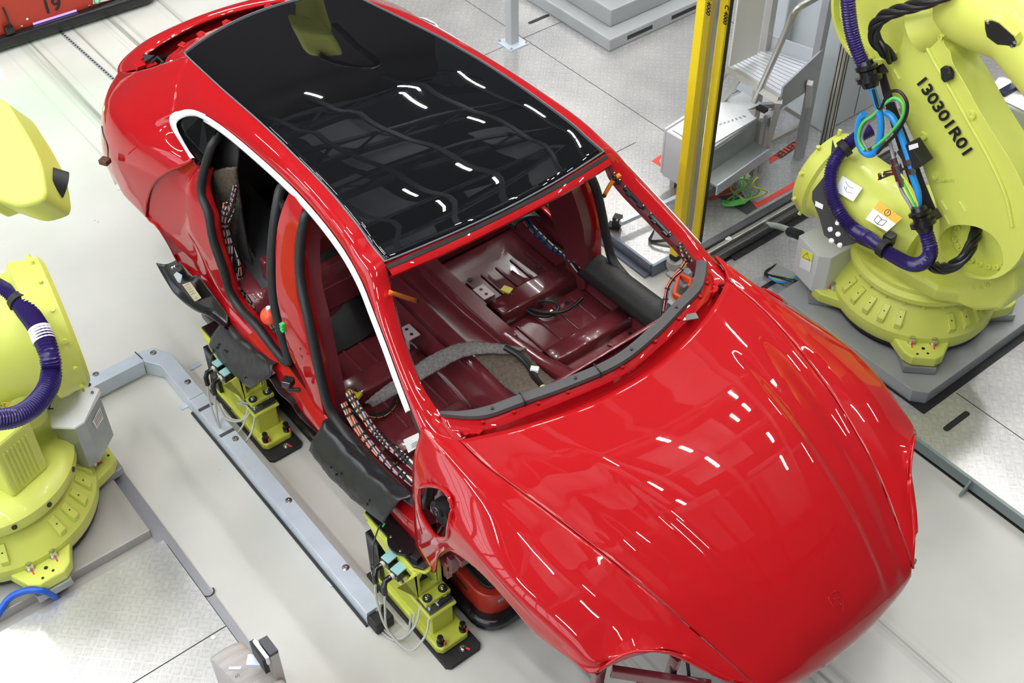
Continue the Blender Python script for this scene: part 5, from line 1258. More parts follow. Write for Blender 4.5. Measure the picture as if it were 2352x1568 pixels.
h_ = hose([PSx(2118, 510, .09), PSx(2130, 545, .09), PSx(2137, 580, .09), PSx(2120, 603, .09), PSx(2090, 606, .08), PSx(2040, 580, .08), PSx(2000, 550, .10), PLN(1960, 525, PB + nB * .05, nB), PLN(1925, 480, PB + nB * .05, nB), PLN(1908, 430, PB + nB * .05, nB), PLN(1913, 380, PB + nB * .05, nB), PLN(1935, 345, PB + nB * .04, nB), PLN(1965, 318, PB + nB * .02, nB), PLN(2000, 298, PB, nB)], .038, 'ribbed_hose', PURP, None, lab='purple ribbed hose looping round the balancer drum of the right robot')
for c, e in ((PLN(1940, 340, PB + nB * .045, nB), PLN(1960, 325, PB, nB) - PLN(1940, 340, PB, nB)), (PSx(2030, 570, .09), PSx(2045, 580, .09) - PSx(2030, 570, .09))):
    M().lathe([(.039, -.02), (.048, -.018), (.048, .018), (.039, .02)], c, e, 22, cap=False).obj('hose_strap', BMATTE, RR, smooth=30)
M().box(PLN(2042, 550, PB + nB * .05, nB), (.05, .06, .07)).obj('clamp_block', BPLAST, RR, smooth=0, bevel=.008)
# blue, green, grey and black cables
def cab(px, r, mt, name, lab, off=.08, offs=None):
    pts = [PSx(u, v, offs[i] if offs else off) for i, (u, v) in enumerate(px)]
    o = M().tube(cr_interp(pts, 8), r, 9).obj(name, mt, smooth=80); tag(o, lab, 'cable'); return o
cab([(1998, 190), (2012, 230), (2022, 270), (2022, 310), (2012, 345), (1998, 355), (1980, 345), (1970, 315), (1975, 275), (1985, 262)], .017, BLUEH, 'blue_hose', 'bright blue hose looped beside the rail of the right robot', .10)
cab([(2035, 258), (2050, 270), (2065, 300), (2080, 340), (2090, 372), (2095, 400), (2108, 440), (2110, 470), (2112, 488)], .017, BLUEH, 'blue_hose', 'bright blue hose running down the rail to the lower clamp of the right robot', .075)
cab([(1985, 345), (1972, 320), (1980, 285), (2005, 265), (2030, 240), (2055, 225), (2075, 240), (2072, 270), (2050, 300), (2030, 320), (2005, 340)], .008, GREENC, 'green_cable', 'green cable coiled in the loop on the right robot', .11)
cab([(1990, 340), (1978, 315), (1990, 285), (2015, 262), (2035, 235), (2058, 230), (2066, 248)], .010, GREYC, 'grey_cable', 'grey cable coiled in the loop on the right robot', .09)
cab([(2005, 205), (2020, 250), (2040, 215), (2065, 210), (2083, 235), (2080, 270), (2055, 310), (2030, 335), (2015, 352)], .008, BLACKC, 'black_cable', 'black cable coiled in the loop on the right robot', .115)
cab([(2040, 310), (2047, 340), (2054, 370), (2058, 400), (2072, 440), (2090, 470), (2098, 490)], .009, GREYC, 'grey_cable', 'straight grey cable through the steel valve on the right robot', .08)
cab([(2062, 395), (2085, 440), (2100, 470), (2106, 490)], .006, GREENC, 'green_cable', 'straight green cable entering the lower clamp of the right robot', .085)
cab([(2066, 395), (2092, 430), (2106, 465), (2110, 490)], .006, YGC, 'yellow_cable', 'thin yellow-green cable entering the lower clamp of the right robot', .09)
vb = M(); e_ = (PSx(2068, 420) - PSx(2055, 370)).normalized()
for p, r_, h0, h1_ in ((PSx(2054, 372), .016, -.02, .02), (PSx(2060, 388), .026, -.02, .02), (PSx(2065, 405), .022, -.02, .02), (PSx(2070, 420), .014, -.02, .02)): vb.lathe([(r_, h0), (r_, h1_)], p, e_, 6)
for p in (PSx(2085, 372), PSx(2093, 392)): vb.lathe([(.020, -.014), (.020, .014)], p, e_, 6)
vb.bar(PSx(2030, 400), PSx(2062, 398), .012); vb.bar(PSx(2020, 398, .10), PSx(2022, 412, .10), .012)
o = vb.obj('valve_block', STEEL, RL, smooth=20)
kb = M(); kb.bar(PSx(2018, 412, .09), PSx(2085, 385, .09), .008); kb.bar(PSx(2030, 395, .09), PSx(2085, 385, .09), .006); kb.obj('valve_handle', BMATTE, RL, smooth=0)
# twisted black cables over the elbow and out of the pocket
def twist(path, r, name, lab):
    P = even(cr_interp(path, 8), 70); root = None
    for c in range(4):
        pts = []
        for i, p in enumerate(P):
            t = (P[min(len(P) - 1, i + 1)] - P[max(0, i - 1)]).normalized(); q = nA - t * nA.dot(t); q.normalize(); b = t.cross(q); a = 2 * pi * c / 4 + i * .16; pts.append(p + (q * cos(a) + b * sin(a)) * r)
        m_ = M().tube(pts, r * .85, 8)
        if root is None: root = m_.obj(name, BLACKC, smooth=80); tag(root, lab, 'cable')
        else: m_.obj('cable_strand', BLACKC, root, smooth=80)
twist([PSx(2048, 135, -.02), PSx(2030, 115, .03), PSx(2012, 95, .05), PSx(2008, 65, .06), PSx(2030, 38, .06), PSx(2070, 22, .06), PSx(2120, 8, .06), PSx(2180, -15, .05)], .017, 'twisted_cable', 'thick twisted black cables arching over the elbow of the right robot')
twist([PSx(2245, 520, -.16), PSx(2235, 555, -.06), PSx(2215, 590, .03), PSx(2185, 612, .06), PSx(2160, 616, .04), PSx(2140, 610, .0)], .017, 'twisted_cable', 'thick twisted black cables coming out of the lower pocket of the right robot')
# grey terminal box at the side of the base
tb = M()
T0 = [Z(1826, 548, .52), Z(1832, 532, .54), Z(1905, 512, .54), Z(1960, 565, .54), Z(1915, 590, .54), Z(1892, 588, .54)]
tb.prism([Z(1835, 541, .52), Z(1893, 512, .52), Z(1962, 566, .52), Z(1910, 592, .52), Z(1880, 588, .52)], (0, 0, -1), .26)
TB = tb.obj('terminal_box', LGREY, RR, smooth=0, bevel=.004)
a, b = Z(1838, 572, .45), Z(1867, 583, .45)
n_ = (Z(1835, 541, .52) - Z(1880, 588, .52)).cross(up).normalized()
if n_.y > 0: n_ = -n_
PT0 = Z(1880, 588, .52) + n_ * .003
lo, q = label('warning_label', ((1844, 571), (1868, 583), (1861, 625), (1836, 612)), WHITE, TB, PT0, n_)
f = lambda s, t_: q[0].lerp(q[1], s).lerp(q[3].lerp(q[2], s), t_) + n_ * .002
M().prism([f(0, 0), f(1, 0), f(1, .45), f(0, .45)], n_, .0008).obj('yellow_band', mat('label_yellow', (.85, .85, .08), .5), lo, smooth=0)
M().tube([f(.5, .08) + n_ * .001, f(.85, .40) + n_ * .001, f(.15, .40) + n_ * .001], .0022, 5, closed=True).obj('warning_triangle', INK, lo)
M().tube(cr_interp([Z(1760, 515, PZ + .05), Z(1790, 520, .2), Z(1815, 530, .35), Z(1830, 542, .42)], 6), .018, 10).obj('feed_cable', mat('pale_feed', (.5, .56, .52), .4), RR)
M().tube([Z(1815, 532, .36), Z(1838, 540, .46)], .03, 10).obj('feed_gland', BMATTE, RR)
M().tube(circ(Z(1884, 640, .30), .028, (.5, .5, .3), (0, 0, 1), 16), .008, 8, closed=True).obj('lifting_eye', STEEL, RR)

# ---- left robot
LR0 = Vector((-2.50, -2.20, 0))
pd = M(); pd.box((-2.36, -2.70, .03), (.74, 2.0, .06)); pd.box((-3.0, -2.70, .03), (.6, 2.0, .06))
o = pd.obj('robot_pedestal', PEDGL, smooth=0, bevel=.006); tag(o, 'worn grey steel base plate under the left-hand robot', 'base plate')
LRB = empty('industrial_robot', (LR0.x, LR0.y, .06), 'yellow robot cut off by the left edge, on a worn grey base plate', 'robot')
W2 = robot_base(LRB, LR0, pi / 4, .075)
zb = .075
t = M(); t.lathe([(.30, zb + .24), (.33, zb + .26), (.335, zb + .29), (.39, zb + .30), (.40, zb + .32), (.40, zb + .37), (.37, zb + .40), (.30, zb + .42), (0, zb + .43)], LR0, n=64); TR2 = t.obj('turret', YEL, LRB, smooth=30)
for a in (-.6, -.1, .35, .9):
    p = LR0 + Vector((.40 * cos(a), .40 * sin(a), zb + .345)); M().cyl(p - Vector((cos(a), sin(a), 0)) * .01, p + Vector((cos(a), sin(a), 0)) * .006, .013, 12).obj('turret_plug', INK, TR2)
# ribbed motor housing standing on the turret
mh = M(); c = Z(40, 1050, .62)
mh.box((-2.34, -2.12, .66), (.24, .22, .34), rot=.35); MH = mh.obj('motor_housing', YEL, LRB, smooth=0, bevel=.02, seg=3)
for k in range(7):
    M().box(Vector((-2.34, -2.12, .66)) + Matrix.Rotation(.35, 3, 'Z') @ Vector((.122, -.07 + .022 * k, -.01)), (.008, .008, .24), rot=.35).obj('cooling_fin', YEL, MH, smooth=0)
# large horizontal drum of the shoulder
A0 = Z(40, 840, 1.0); A1 = Z(150, 790, 1.0)
dx = Vector((.15, .99, 0)).normalized()
dcen = Vector((-2.62, -1.78, .98))
dr = M(); dr.lathe([(0, -.60), (.24, -.60), (.25, -.56), (.27, -.30), (.29, -.10), (.30, 0.0), (.335, .02), (.335, .05), (.325, .09), (.325, .15), (.30, .17), (0, .17)], dcen, dx, 64)
DL = dr.obj('shoulder_drum', YEL, LRB, smooth=30)
for k in range(14):
    a = 2 * pi * k / 14; u_ = Vector((-dx.y, dx.x, 0)); p = dcen + dx * .12 + (u_ * cos(a) + up * sin(a)) * .322; M().cyl(p, p + (u_ * cos(a) + up * sin(a)) * .02, .010, 10).obj('drum_lug', YEL, DL)
nk = M(); nk.tube(cr_interp([Z(60, 960, .66), Z(45, 905, .80), Z(50, 850, .92)], 5), .10, 28); nk.obj('drum_neck', YEL, LRB)
# purple hose
h_ = hose([Z(-30, 650, 1.25), Z(0, 665, 1.25), Z(35, 685, 1.25), Z(70, 725, 1.24), Z(95, 765, 1.22), Z(112, 810, 1.18), Z(118, 850, 1.12), Z(110, 890, 1.10), Z(80, 930, 1.11), Z(40, 955, 1.14), Z(0, 963, 1.18), Z(-60, 968, 1.24)], .047, 'ribbed_hose', PURP, None, lab='purple ribbed hose with a clear band looping over the left robot')
P_ = [Z(90, 755, 1.225), Z(102, 785, 1.20)]; M().tube([P_[0], P_[1]], .049, 20).obj('clear_band', mat('clear_tape', (.75, .76, .78), .12), h_)
P_ = [Z(42, 690, 1.25), Z(50, 700, 1.25)]; M().tube([P_[0], P_[1]], .052, 20).obj('black_strap', BMATTE, h_)
bk = M(); bk.bar(Z(-20, 690, 1.22), Z(45, 745, 1.14), .05, .02); bk.bar(Z(30, 700, 1.2), Z(48, 745, 1.1), .04, .03); bk.bar(Z(60, 735, 1.1), Z(78, 712, 1.1), .03, .02); bk.obj('hose_bracket', BMATTE, LRB, smooth=0, bevel=.004)
# white terminal box with logo
q = [Z(150, 862, .62), Z(228, 893, .62), Z(229, 915, .62), Z(205, 958, .62), Z(172, 975, .62), Z(130, 972, .62), Z(110, 960, .62), Z(100, 900, .62)]
wb = M().prism([q[0], q[1], Z(231, 900, .60), Z(193, 968, .60), Z(170, 982, .60), Z(118, 980, .60), Z(90, 900, .60)], (0, 0, -1), .012); WB = wb.obj('terminal_box_lid', mat('brushed_white', (.82, .84, .90), .35, .0, noise=(120, .08)), LRB, smooth=0)
sb = M().prism([Z(228, 905, .585), Z(195, 965, .585), Z(170, 980, .585), Z(120, 975, .585), Z(140, 880, .585)], (0, 0, -1), .30); SB = sb.obj('terminal_box', GALVD, LRB, smooth=0)
M().bar(Z(150, 860, .625), Z(207, 884, .625), .014, .012).obj('rubber_edge', INK, WB, smooth=0)
M().cyl(Z(212, 901, .62), Z(212, 901, .624), .008, 12).obj('lid_screw', STEEL, WB)
text('box_logo', 'AL', Z(108, 934, .622), Vector((.55, .83, 0)), Vector((-.83, .55, 0)), .055, INK, WB)
n_ = Vector((.72, -.0, .0)); P0_ = Z(212, 960, .45)
nn = (Z(228, 905, .585) - Z(195, 965, .585)).cross(up).normalized(); 
if nn.x < 0: nn = -nn
lo, q = label('text_label', ((229, 935), (237, 960), (222, 985), (212, 968)), PAPER, SB, Z(195, 965, .585) + nn * .002, nn)
for k in range(6):
    M().bar(q[0].lerp(q[3], .12 + .14 * k).lerp(q[1].lerp(q[2], .12 + .14 * k), .1) + nn * .002, q[0].lerp(q[3], .12 + .14 * k).lerp(q[1].lerp(q[2], .12 + .14 * k), .8) + nn * .002, .002).obj('label_line', INK, lo, smooth=0)
# little labels on the yellow housing
for (u, v) in ((15, 928), (13, 945)):
    p = Z(u, v, .93); o = M().tube([p + Vector((.0, .02, 0)), p + Vector((.02, -.015, 0)), p + Vector((-.02, -.015, 0))], .0022, 5, closed=True).obj('warning_triangle', mat('label_orange2', (.8, .35, .02), .5), LRB)
hb = M(); hb.tube(cr_interp([Z(-10, 1420, .05), Z(20, 1375, .10), Z(60, 1356, .13), Z(95, 1356, .12), Z(118, 1365, .06), Z(132, 1374, .0)], 8), .016, 12)
o = hb.obj('blue_hose', BLUED, smooth=80); tag(o, 'blue hose arching over the edge of the left base plate', 'hose')
M().tube([Z(90, 1335, .14), Z(91, 1362, .10)], .003, 6).obj('cable_tie', WHITE, o)

# ---- yellow tool head hanging in from the left, nearer the camera
TH = [(-60, 250), (0, 225), (40, 275), (70, 325), (93, 375), (103, 430), (102, 450), (92, 462), (48, 474), (10, 465), (-20, 455), (-60, 450)]
c0 = Z(20, 380, 2.05); nT = (CAM - c0).normalized(); nT = Vector((.35, -.45, .82)).normalized()
th = M().prism(cr_interp([PLN(u, v, c0, nT) for u, v in TH], 3, True), -nT, .22); THO = th.obj('yellow_tool_arm', YEL, smooth=35, bevel=.03, seg=4); tag(THO, 'yellow robot arm end entering at the upper left edge', 'robot arm')
M().cyl(PLN(78, 395, c0, nT) - nT * .12, PLN(102, 398, c0, nT) - nT * .16, .06, 24).obj('dark_flange', BMATTE, THO)
# ================================================================ FIXTURES AND CELL EQUIPMENT
def lifter(name, x1, lab, pads):
    """yellow support post with black base, bolts and teal sensors; x1 = front end of its base plate"""
    y = -.905
    L = empty(name, (x1 - .31, y, 0), lab, 'support stand', 'yellow stands holding up the near sill')
    b = M(); b.prism([(x1 - .66, y - .10, 0), (x1 - .02, y - .10, 0), (x1, y - .08, 0), (x1, y + .08, 0), (x1 - .02, y + .10, 0), (x1 - .66, y + .10, 0)], (0, 0, 1), .022); b.obj('base_plate', BMATTE, L, smooth=0, bevel=.004)
    b = M(); b.prism([(x1 - .64, y - .088, .022), (x1 - .10, y - .088, .022), (x1 - .075, y - .07, .022), (x1 - .075, y + .07, .022), (x1 - .10, y + .088, .022), (x1 - .64, y + .088, .022)], (0, 0, 1), .045); b.obj('foot_casting', YEL2, L, smooth=0, bevel=.010, seg=3)
    # lower box with rim
    b = M(); x0 = x1 - .60; xb = x1 - .165
    b.prism([(x0, y - .060, .06), (xb, y - .060, .06), (xb, y + .060, .06), (x0, y + .060, .06)], (0, 0, 1), .16)
    b.prism([(x0, y - .075, .205), (xb + .012, y - .075, .205), (xb + .012, y + .075, .205), (x0, y + .075, .205)], (0, 0, 1), .02)
    b.obj('lower_housing', YEL2, L, smooth=0, bevel=.008, seg=3)
    b = M(); b.prism([(x0 + .01, y - .066, .226), (xb, y - .066, .226), (xb, y + .066, .226), (x0 + .01, y + .066, .226)], (0, 0, 1), .008); TP = b.obj('steel_top_plate', DSTEEL, L, smooth=0, bevel=.003)
    for dx, dy in ((-.03, -.045), (-.09, -.05), (-.03, .045), (-.09, .05)): bolt('plate_bolt', (xb + dx, y + dy, .234), (0, 0, 1), .009, .014, STEEL, TP)
    for dx, dy, sx, sy in ((-.09, -.052, .09, .02), (-.02, .03, .018, .07)): M().box((xb + dx, y + dy, .241), (sx, sy, .014)).obj('clamp_bar', BMATTE, TP, smooth=0, bevel=.002)
    # upper column: open frame with window and slanted head
    xf = xb - .05
    b = M(); b.box((xf - .045, y + .008, .250), (.12, .14, .028)); b.obj('column_flange', YEL2, L, smooth=0, bevel=.006, seg=3)
    for dx, dy in ((-.01, -.035), (-.01, .05)):
        c = Vector((xf + dx, y + dy, .264)); M().cyl(c, c + Vector((0, 0, .008)), .022, 18).obj('rubber_washer', BMATTE, L); bolt('column_bolt', c + Vector((0, 0, .008)), (0, 0, 1), .010, .014, STEEL, L)
    fr = M()
    w = [Vector((xf - .04, y + s, z)) for s, z in ((-.070, .262), (.072, .262), (.072, .455), (-.070, .44))]
    hole = [Vector((xf - .04, y + s, z)) for s, z in ((-.045, .295), (.048, .295), (.052, .385), (.040, .418), (-.030, .412), (-.045, .390))]
    plate(fr, w, [hole], (-1, 0, 0), .022)
    side = [Vector((x, y - .070, z)) for x, z in ((xf - .04, .262), (xf - .04, .44), (xf - .42, .44), (xf - .36, .38), (xf - .16, .30), (xf - .13, .262))]
    hole2 = [Vector((x, y - .070, z)) for x, z in ((xf - .075, .34), (xf - .075, .40), (xf - .19, .40), (xf - .14, .35))]
    plate(fr, side, [hole2], (0, 1, 0), .014)
    side2 = [p + Vector((0, .105, 0)) for p in side]; plate(fr, side2, [], (0, 1, 0), .012)
    fr.obj('column', YEL2, L, smooth=0, bevel=.005)
    b = M(); b.prism([(xf - .46, y - .062, .44), (xf - .06, y - .062, .44), (xf - .015, y - .03, .44), (xf - .012, y + .05, .445), (xf - .05, y + .075, .445), (xf - .46, y + .075, .44)], (0, 0, 1), .012); b.obj('head_plate', YEL2, L, smooth=0, bevel=.003)
    b = M(); b.prism([(xf - .45, y - .055, .452), (xf - .07, y - .055, .452), (xf - .03, y - .03, .452), (xf - .03, y + .05, .452), (xf - .06, y + .07, .452), (xf - .45, y + .07, .452)], (0, 0, 1), .016); HP = b.obj('black_head_plate', BPLAST, L, smooth=0, bevel=.003)
    M().cyl((xf - .20, y + .0, .468), (xf - .20, y + .0, .484), .085, 36).obj('round_pad', BPLAST, L)
    for a in (0.4, 2.2, 3.9, 5.3): bolt('pad_screw', (xf - .20 + .07 * cos(a), y + .07 * sin(a), .484), (0, 0, 1), .006, .004, STEEL, L)
    M().box((xf - .10, y + .02, .478), (.04, .12, .03), rot=.2).obj('stop_block', BPLAST, L, smooth=0, bevel=.003)
    # rear end black block and sensors
    b = M(); b.box((x1 - .60, y - .03, .20), (.10, .10, .30)); b.obj('rear_block', BPLAST, L, smooth=0, bevel=.006)
    for k, dx in enumerate((-.335, -.265)):
        c = Vector((x1 + dx - .08, y - .085, .405 - .012 * k)); sb = M(); sb.box(c, (.052, .085, .05), rot=.15); S_ = sb.obj('sensor_body', BPLAST, L, smooth=0, bevel=.004)
        M().box(c + Vector((0, 0, .027)), (.050, .080, .008), rot=.15).obj('teal_face', TEAL, S_, smooth=0, bevel=.002)
        pg = M(); pg.tube([c + Vector((0, -.04, 0)), c + Vector((.0, -.085, -.005)), c + Vector((.01, -.10, -.02)), c + Vector((.015, -.102, -.07))], .014, 10); pg.obj('sensor_plug', BPLAST, S_)
        M().cyl(c + Vector((0, -.042, 0)), c + Vector((0, -.055, 0)), .0155, 12).obj('plug_ring', CREAM, S_)
        M().tube(cr_interp([c + Vector((.015, -.102, -.06)), c + Vector((.03, -.12, -.16)), c + Vector((.10 - .05 * k, -.13, -.30)), c + Vector((.17, -.10, -.345)), c + Vector((.20, -.03, -.26)), c + Vector((.17, .02, -.20))], 6), .0055, 7).obj('sensor_cable', CLEARC, S_)
    for dx, dy in ((-.105, -.06), (-.10, .062), (-.62, -.07)):
        c = Vector((x1 + dx, y + dy, .067)); bt = M(); bt.cyl(c, c + Vector((0, 0, .022)), .019, 16); bt.cyl(c + Vector((0, 0, .022)), c + Vector((0, 0, .032)), .012, 12); bt.cyl(c + Vector((0, 0, .032)), c + Vector((0, 0, .056)), .015, 6); bo = bt.obj('black_stud', BPLAST, L)
        M().box(c + Vector((.018, .010, .014)), (.010, .008, .02), rot=.6).obj('red_mark', REDT, bo, smooth=0)
    bolt('base_bolt', (x1 - .045, y + .02, .022), (0, 0, 1), .012, .012, STEEL, L); M().box((x1 - .03, y + .035, .024), (.02, .008, .006), rot=.5).obj('red_mark', REDT, L, smooth=0)
    return L
LF = lifter('support_stand', -.475, 'yellow support stand with teal sensors nearest the front wheel arch', None)
LRr = lifter('support_stand', -2.03 + .01, 'yellow support stand with teal sensors under the rear door black sheet', None)
o = M().box((-.475 - .215, -.905, .2295 + .006), (.07, .02, .002)).obj('code_strip', WHITE, LF, smooth=0)
o = M().tube([(-1.02, -.93, .48), (-1.02, -.96, .45), (-1.0, -.96, .42)], .005, 6).obj('green_level', GCON, LF)
# thin sensor leads hanging by the stands
for pts, lab in (([Y(872, 1205, -1.0), Y(858, 1250, -1.02), Y(858, 1300, -1.03), Y(868, 1360, -1.03)], 'thin black lead beside the front yellow stand'), ([Y(490, 803, -1.0), Y(484, 840, -1.02), Y(490, 890, -1.03), Y(530, 940, -1.03)], 'thin black lead beside the rear yellow stand')):
    o = M().tube(cr_interp(pts, 6), .004, 6).obj('sensor_lead', BLACKC, smooth=80); tag(o, lab, 'cable')
for pts, lab in (([Z(865, 1390, .10), Z(870, 1440, .02), Z(905, 1470, .01), Z(935, 1455, .05), Z(945, 1410, .14)], 'pale cable looped on the floor at the end of the steel trunking'), ([Z(500, 930, .10), Z(520, 962, .12), Z(555, 965, .15), Z(570, 935, .22), Z(545, 925, .25)], 'pale cables bunched at the rear yellow stand')):
    o = M().tube(cr_interp(pts, 8), .006, 7).obj('pale_cable', CLEARC, smooth=80); tag(o, lab, 'cable')
    o2 = M().tube([p + Vector((.012, .012, .012)) for p in cr_interp(pts, 8)], .005, 7).obj('second_strand', CLEARC, o, smooth=80)
# galvanised cable trunking on the floor
TRK = empty('cable_trunking', (-2.0, -1.1, 0), 'galvanised steel cable trunking on the floor, bent round a corner, beside the yellow stands', 'cable trunking')
h = .10
seg = M(); seg.prism([(-2.60, -1.15, .004), (-.90, -1.15, .004), (-.90, -1.065, .004), (-2.60, -1.065, .004)], (0, 0, 1), h)
S1 = seg.obj('trunking_length', GALV, TRK, smooth=0, bevel=.002)
seg = M(); seg.prism([(-2.604, -1.15, .004), (-2.604, -1.065, .004), (-2.98, -1.065, .004), (-3.085, -1.12, .004), (-3.10, -1.19, .004), (-3.02, -1.21, .004), (-2.93, -1.15, .004)], (0, 0, 1), h); S2 = seg.obj('trunking_corner', GALV, TRK, smooth=0, bevel=.002)
seg = M(); seg.prism([(-3.10, -1.194, .004), (-3.02, -1.214, .004), (-3.01, -1.67, .004), (-3.095, -1.67, .004)], (0, 0, 1), h); S3 = seg.obj('trunking_length', GALV, TRK, smooth=0, bevel=.002)
for u, v in ((352, 810), (431, 877), (541, 1007), (663, 1149), (794, 1303), (220, 859)):
    p = Z(u, v, h + .004); b = M(); b.lathe([(.019, 0), (.018, .002), (.010, .003), (.009, .006), (.004, .006), (0, .003)], p, up, 16); b.obj('cover_screw', STEEL, S1)
for u0, v0, u1, v1 in ((310, 808, 327, 824),):
    M().bar(Z(u0, v0, h + .005), Z(u1, v1, h + .005), .006, .002).obj('lid_gap', INK, S2, smooth=0)
for x in (-2.50, -2.27):
    M().box((x, -1.108, h + .0045), (.022, .084, .0012)).obj('joint_seam', DSTEEL, S1, smooth=0)
for u, v in ((428, 930), (770, 1333), (447, 840)):
    p = Z(u, v, .003); b = M(); b.box((p.x, p.y, .003), (.035, .075, .004)); o = b.obj('fixing_tab', GALV, TRK, smooth=0); 
eb = M(); eb.box((-.87, -1.10, .045), (.09, .10, .075)); eb.obj('rubber_end', BMATTE, TRK, smooth=0, bevel=.01)
M().box((-1.75, -1.157, .006), (1.7, .012, .012)).obj('base_shadow_strip', INK, TRK, smooth=0)  # black strip standing in for the shadow along the trunking's bottom edge
# orange-red transport carrier under the car body
AG = empty('carrier_vehicle', (-.9, -.4, 0), 'orange-red driverless carrier with a black studded top, under the front of the car', 'carrier')
def rrect(x0, x1, y0, y1, z, r, n=5):
    out = []
    for cx_, cy_, a0 in ((x1 - r, y1 - r, 0), (x0 + r, y1 - r, pi / 2), (x0 + r, y0 + r, pi), (x1 - r, y0 + r, 3 * pi / 2)):
        for k in range(n + 1): a = a0 + pi / 2 * k / n; out.append(Vector((cx_ + r * cos(a), cy_ + r * sin(a), z)))
    return out
M().prism(rrect(-2.6, -.52, -.74, .74, .05, .10), up, .19).obj('carrier_body', AGVR, AG, smooth=30, bevel=.008)
M().prism(rrect(-2.66, -.47, -.785, .785, .035, .12), up, .07).obj('bumper', BPLAST, AG, smooth=30, bevel=.02)
st = M().prism(rrect(-2.5, -.56, -.70, -.46, .24, .06), up, .018).obj('step_plate', BMATTE, AG, smooth=30, bevel=.004)
for i in range(12):
    for j_ in range(3):
        p = Vector((-.62 - i * .055, -.64 + j_ * .055 + (.027 if i % 2 else 0), .2575)); M().lathe([(.014, 0), (.011, .0025), (0, .003)], p, up, 10).obj('stud', BMATTE, st)
for p in ((-.60, -.66, .259), (-.85, -.66, .259), (-.60, -.50, .259)): bolt('step_screw', p, up, .007, .003, STEEL, st, washer=1.2)
M().box((-.78, -.7415, .19), (.22, .004, .018)).obj('side_slot', DSTEEL, AG, smooth=0); M().box((-.523, -.63, .20), (.004, .09, .016)).obj('side_slot', GREYC, AG, smooth=0)
M().box((-.62, -.78, .12), (.04, .02, .05)).obj('sensor_foot', BPLAST, AG, smooth=0, bevel=.005)
rs = M(); rs.box((-3.02, -.70, .10), (.34, .16, .12)); rs.obj('rear_bumper_foot', BPLAST, AG, smooth=0, bevel=.04, seg=4)
rs = M(); rs.prism(rrect(-3.1, -2.6, -.66, .66, .12, .06), up, .12); rs.obj('carrier_tail', mat('carrier_grey', (.20, .21, .20), .45), AG, smooth=30, bevel=.006)
rs = M(); rs.box((-2.66, -.66, .30), (.03, .12, .16)); rs.box((-2.55, -.71, .27), (.26, .02, .10)); rs.obj('red_fin', AGVR, AG, smooth=0, bevel=.003)
# long pale rail below the near sill
M().box((-1.75, -.79, .40), (1.6, .02, .14)).obj('side_rail', mat('pale_rail', (.55, .58, .52), .35), AG, smooth=0, bevel=.004)
for x in (-2.4, -1.1):
    for y_ in (-.74, .74): M().box((x, y_, .33), (.06, .06, .20)).obj('rail_post', BMATTE, AG, smooth=0)

# carrier number 19 at the upper left
A19 = empty('carrier_vehicle', (-7.1, -.2, 0), 'orange-red driverless carrier numbered 19 in the upper left corner', 'carrier')
e = Vector((.06, 1, 0)).normalized(); nx = Vector((1, -.06, 0)).normalized()
c19 = Z(170, 60, .0)
fx = c19.x
def Q(a, b, z): return Vector((fx, c19.y, z)) + e * a + nx * b
M().prism([Q(-1.6, 0, .10), Q(.62, 0, .10), Q(.66, -.06, .10), Q(.66, -1.4, .10), Q(-1.6, -1.4, .10)], up, .30).obj('carrier_body', AGVR, A19, smooth=0, bevel=.012)
M().prism([Q(-1.7, .07, .02), Q(.62, .07, .02), Q(.72, -.02, .02), Q(.72, -1.4, .02), Q(-1.7, -1.4, .02)], up, .09).obj('bumper', BPLAST, A19, smooth=0, bevel=.03, seg=4)
M().prism([Q(-1.6, -.05, .40), Q(.62, -.05, .40), Q(.62, -1.4, .40), Q(-1.6, -1.4, .40)], up, .012).obj('top_deck', BMATTE, A19, smooth=0)
M().box(Q(-.12, .003, .12), (.012, .34, .012), rot=-.06).obj('violet_strip', VIOL, A19, smooth=0)
def onf(u, v): return PLN(u, v, Q(0, .004, .2), nx)
text('carrier_number', '19', onf(119, 14), e, (0, 0, 1), .15, INK, A19)
lb = M().prism([onf(212, -25), onf(300, -45), onf(300, -12), onf(214, 9)], nx, .003).obj('white_label', WHITE, A19, smooth=0)
M().tube(circ(onf(222, 1) + nx * .004, .022, e, up, 18), .006, 6, closed=True).obj('green_ring', GCON, lb)
for u, v in ((205, 13), (62, 43), (50, 60)): p = onf(u, v); M().cyl(p, p + nx * .005, .010, 10).obj('body_screw', STEEL, A19)
o = M().tube(cr_interp([onf(5, 15) + nx * .02, onf(12, 32) + nx * .03, onf(18, 50) + nx * .03, onf(19, 60) + nx * .03], 6), .008, 7).obj('hanging_plug', BLACKC, smooth=80); tag(o, 'black plug hanging on a cable in front of carrier 19', 'plug')
M().box(onf(18, 64) + nx * .03, (.05, .07, .06)).obj('plug_body', BPLAST, o, smooth=0, bevel=.01)
gl_ = M(); gl_.box(Z(-14, 170, .25), (.06, .10, .08)); o = gl_.obj('green_signal_lamp', GREENL, smooth=0); tag(o, 'green signal lamp just outside the left edge, glowing on the floor', 'lamp')
gs = bpy.data.lights.new('green_signal_light', 'POINT'); gs.energy = 5; gs.color = (.05, 1, .15); gs.shadow_soft_size = .05
go = bpy.data.objects.new('green_signal_light', gs); COL.objects.link(go); go.location = Z(-22, 170, .42)
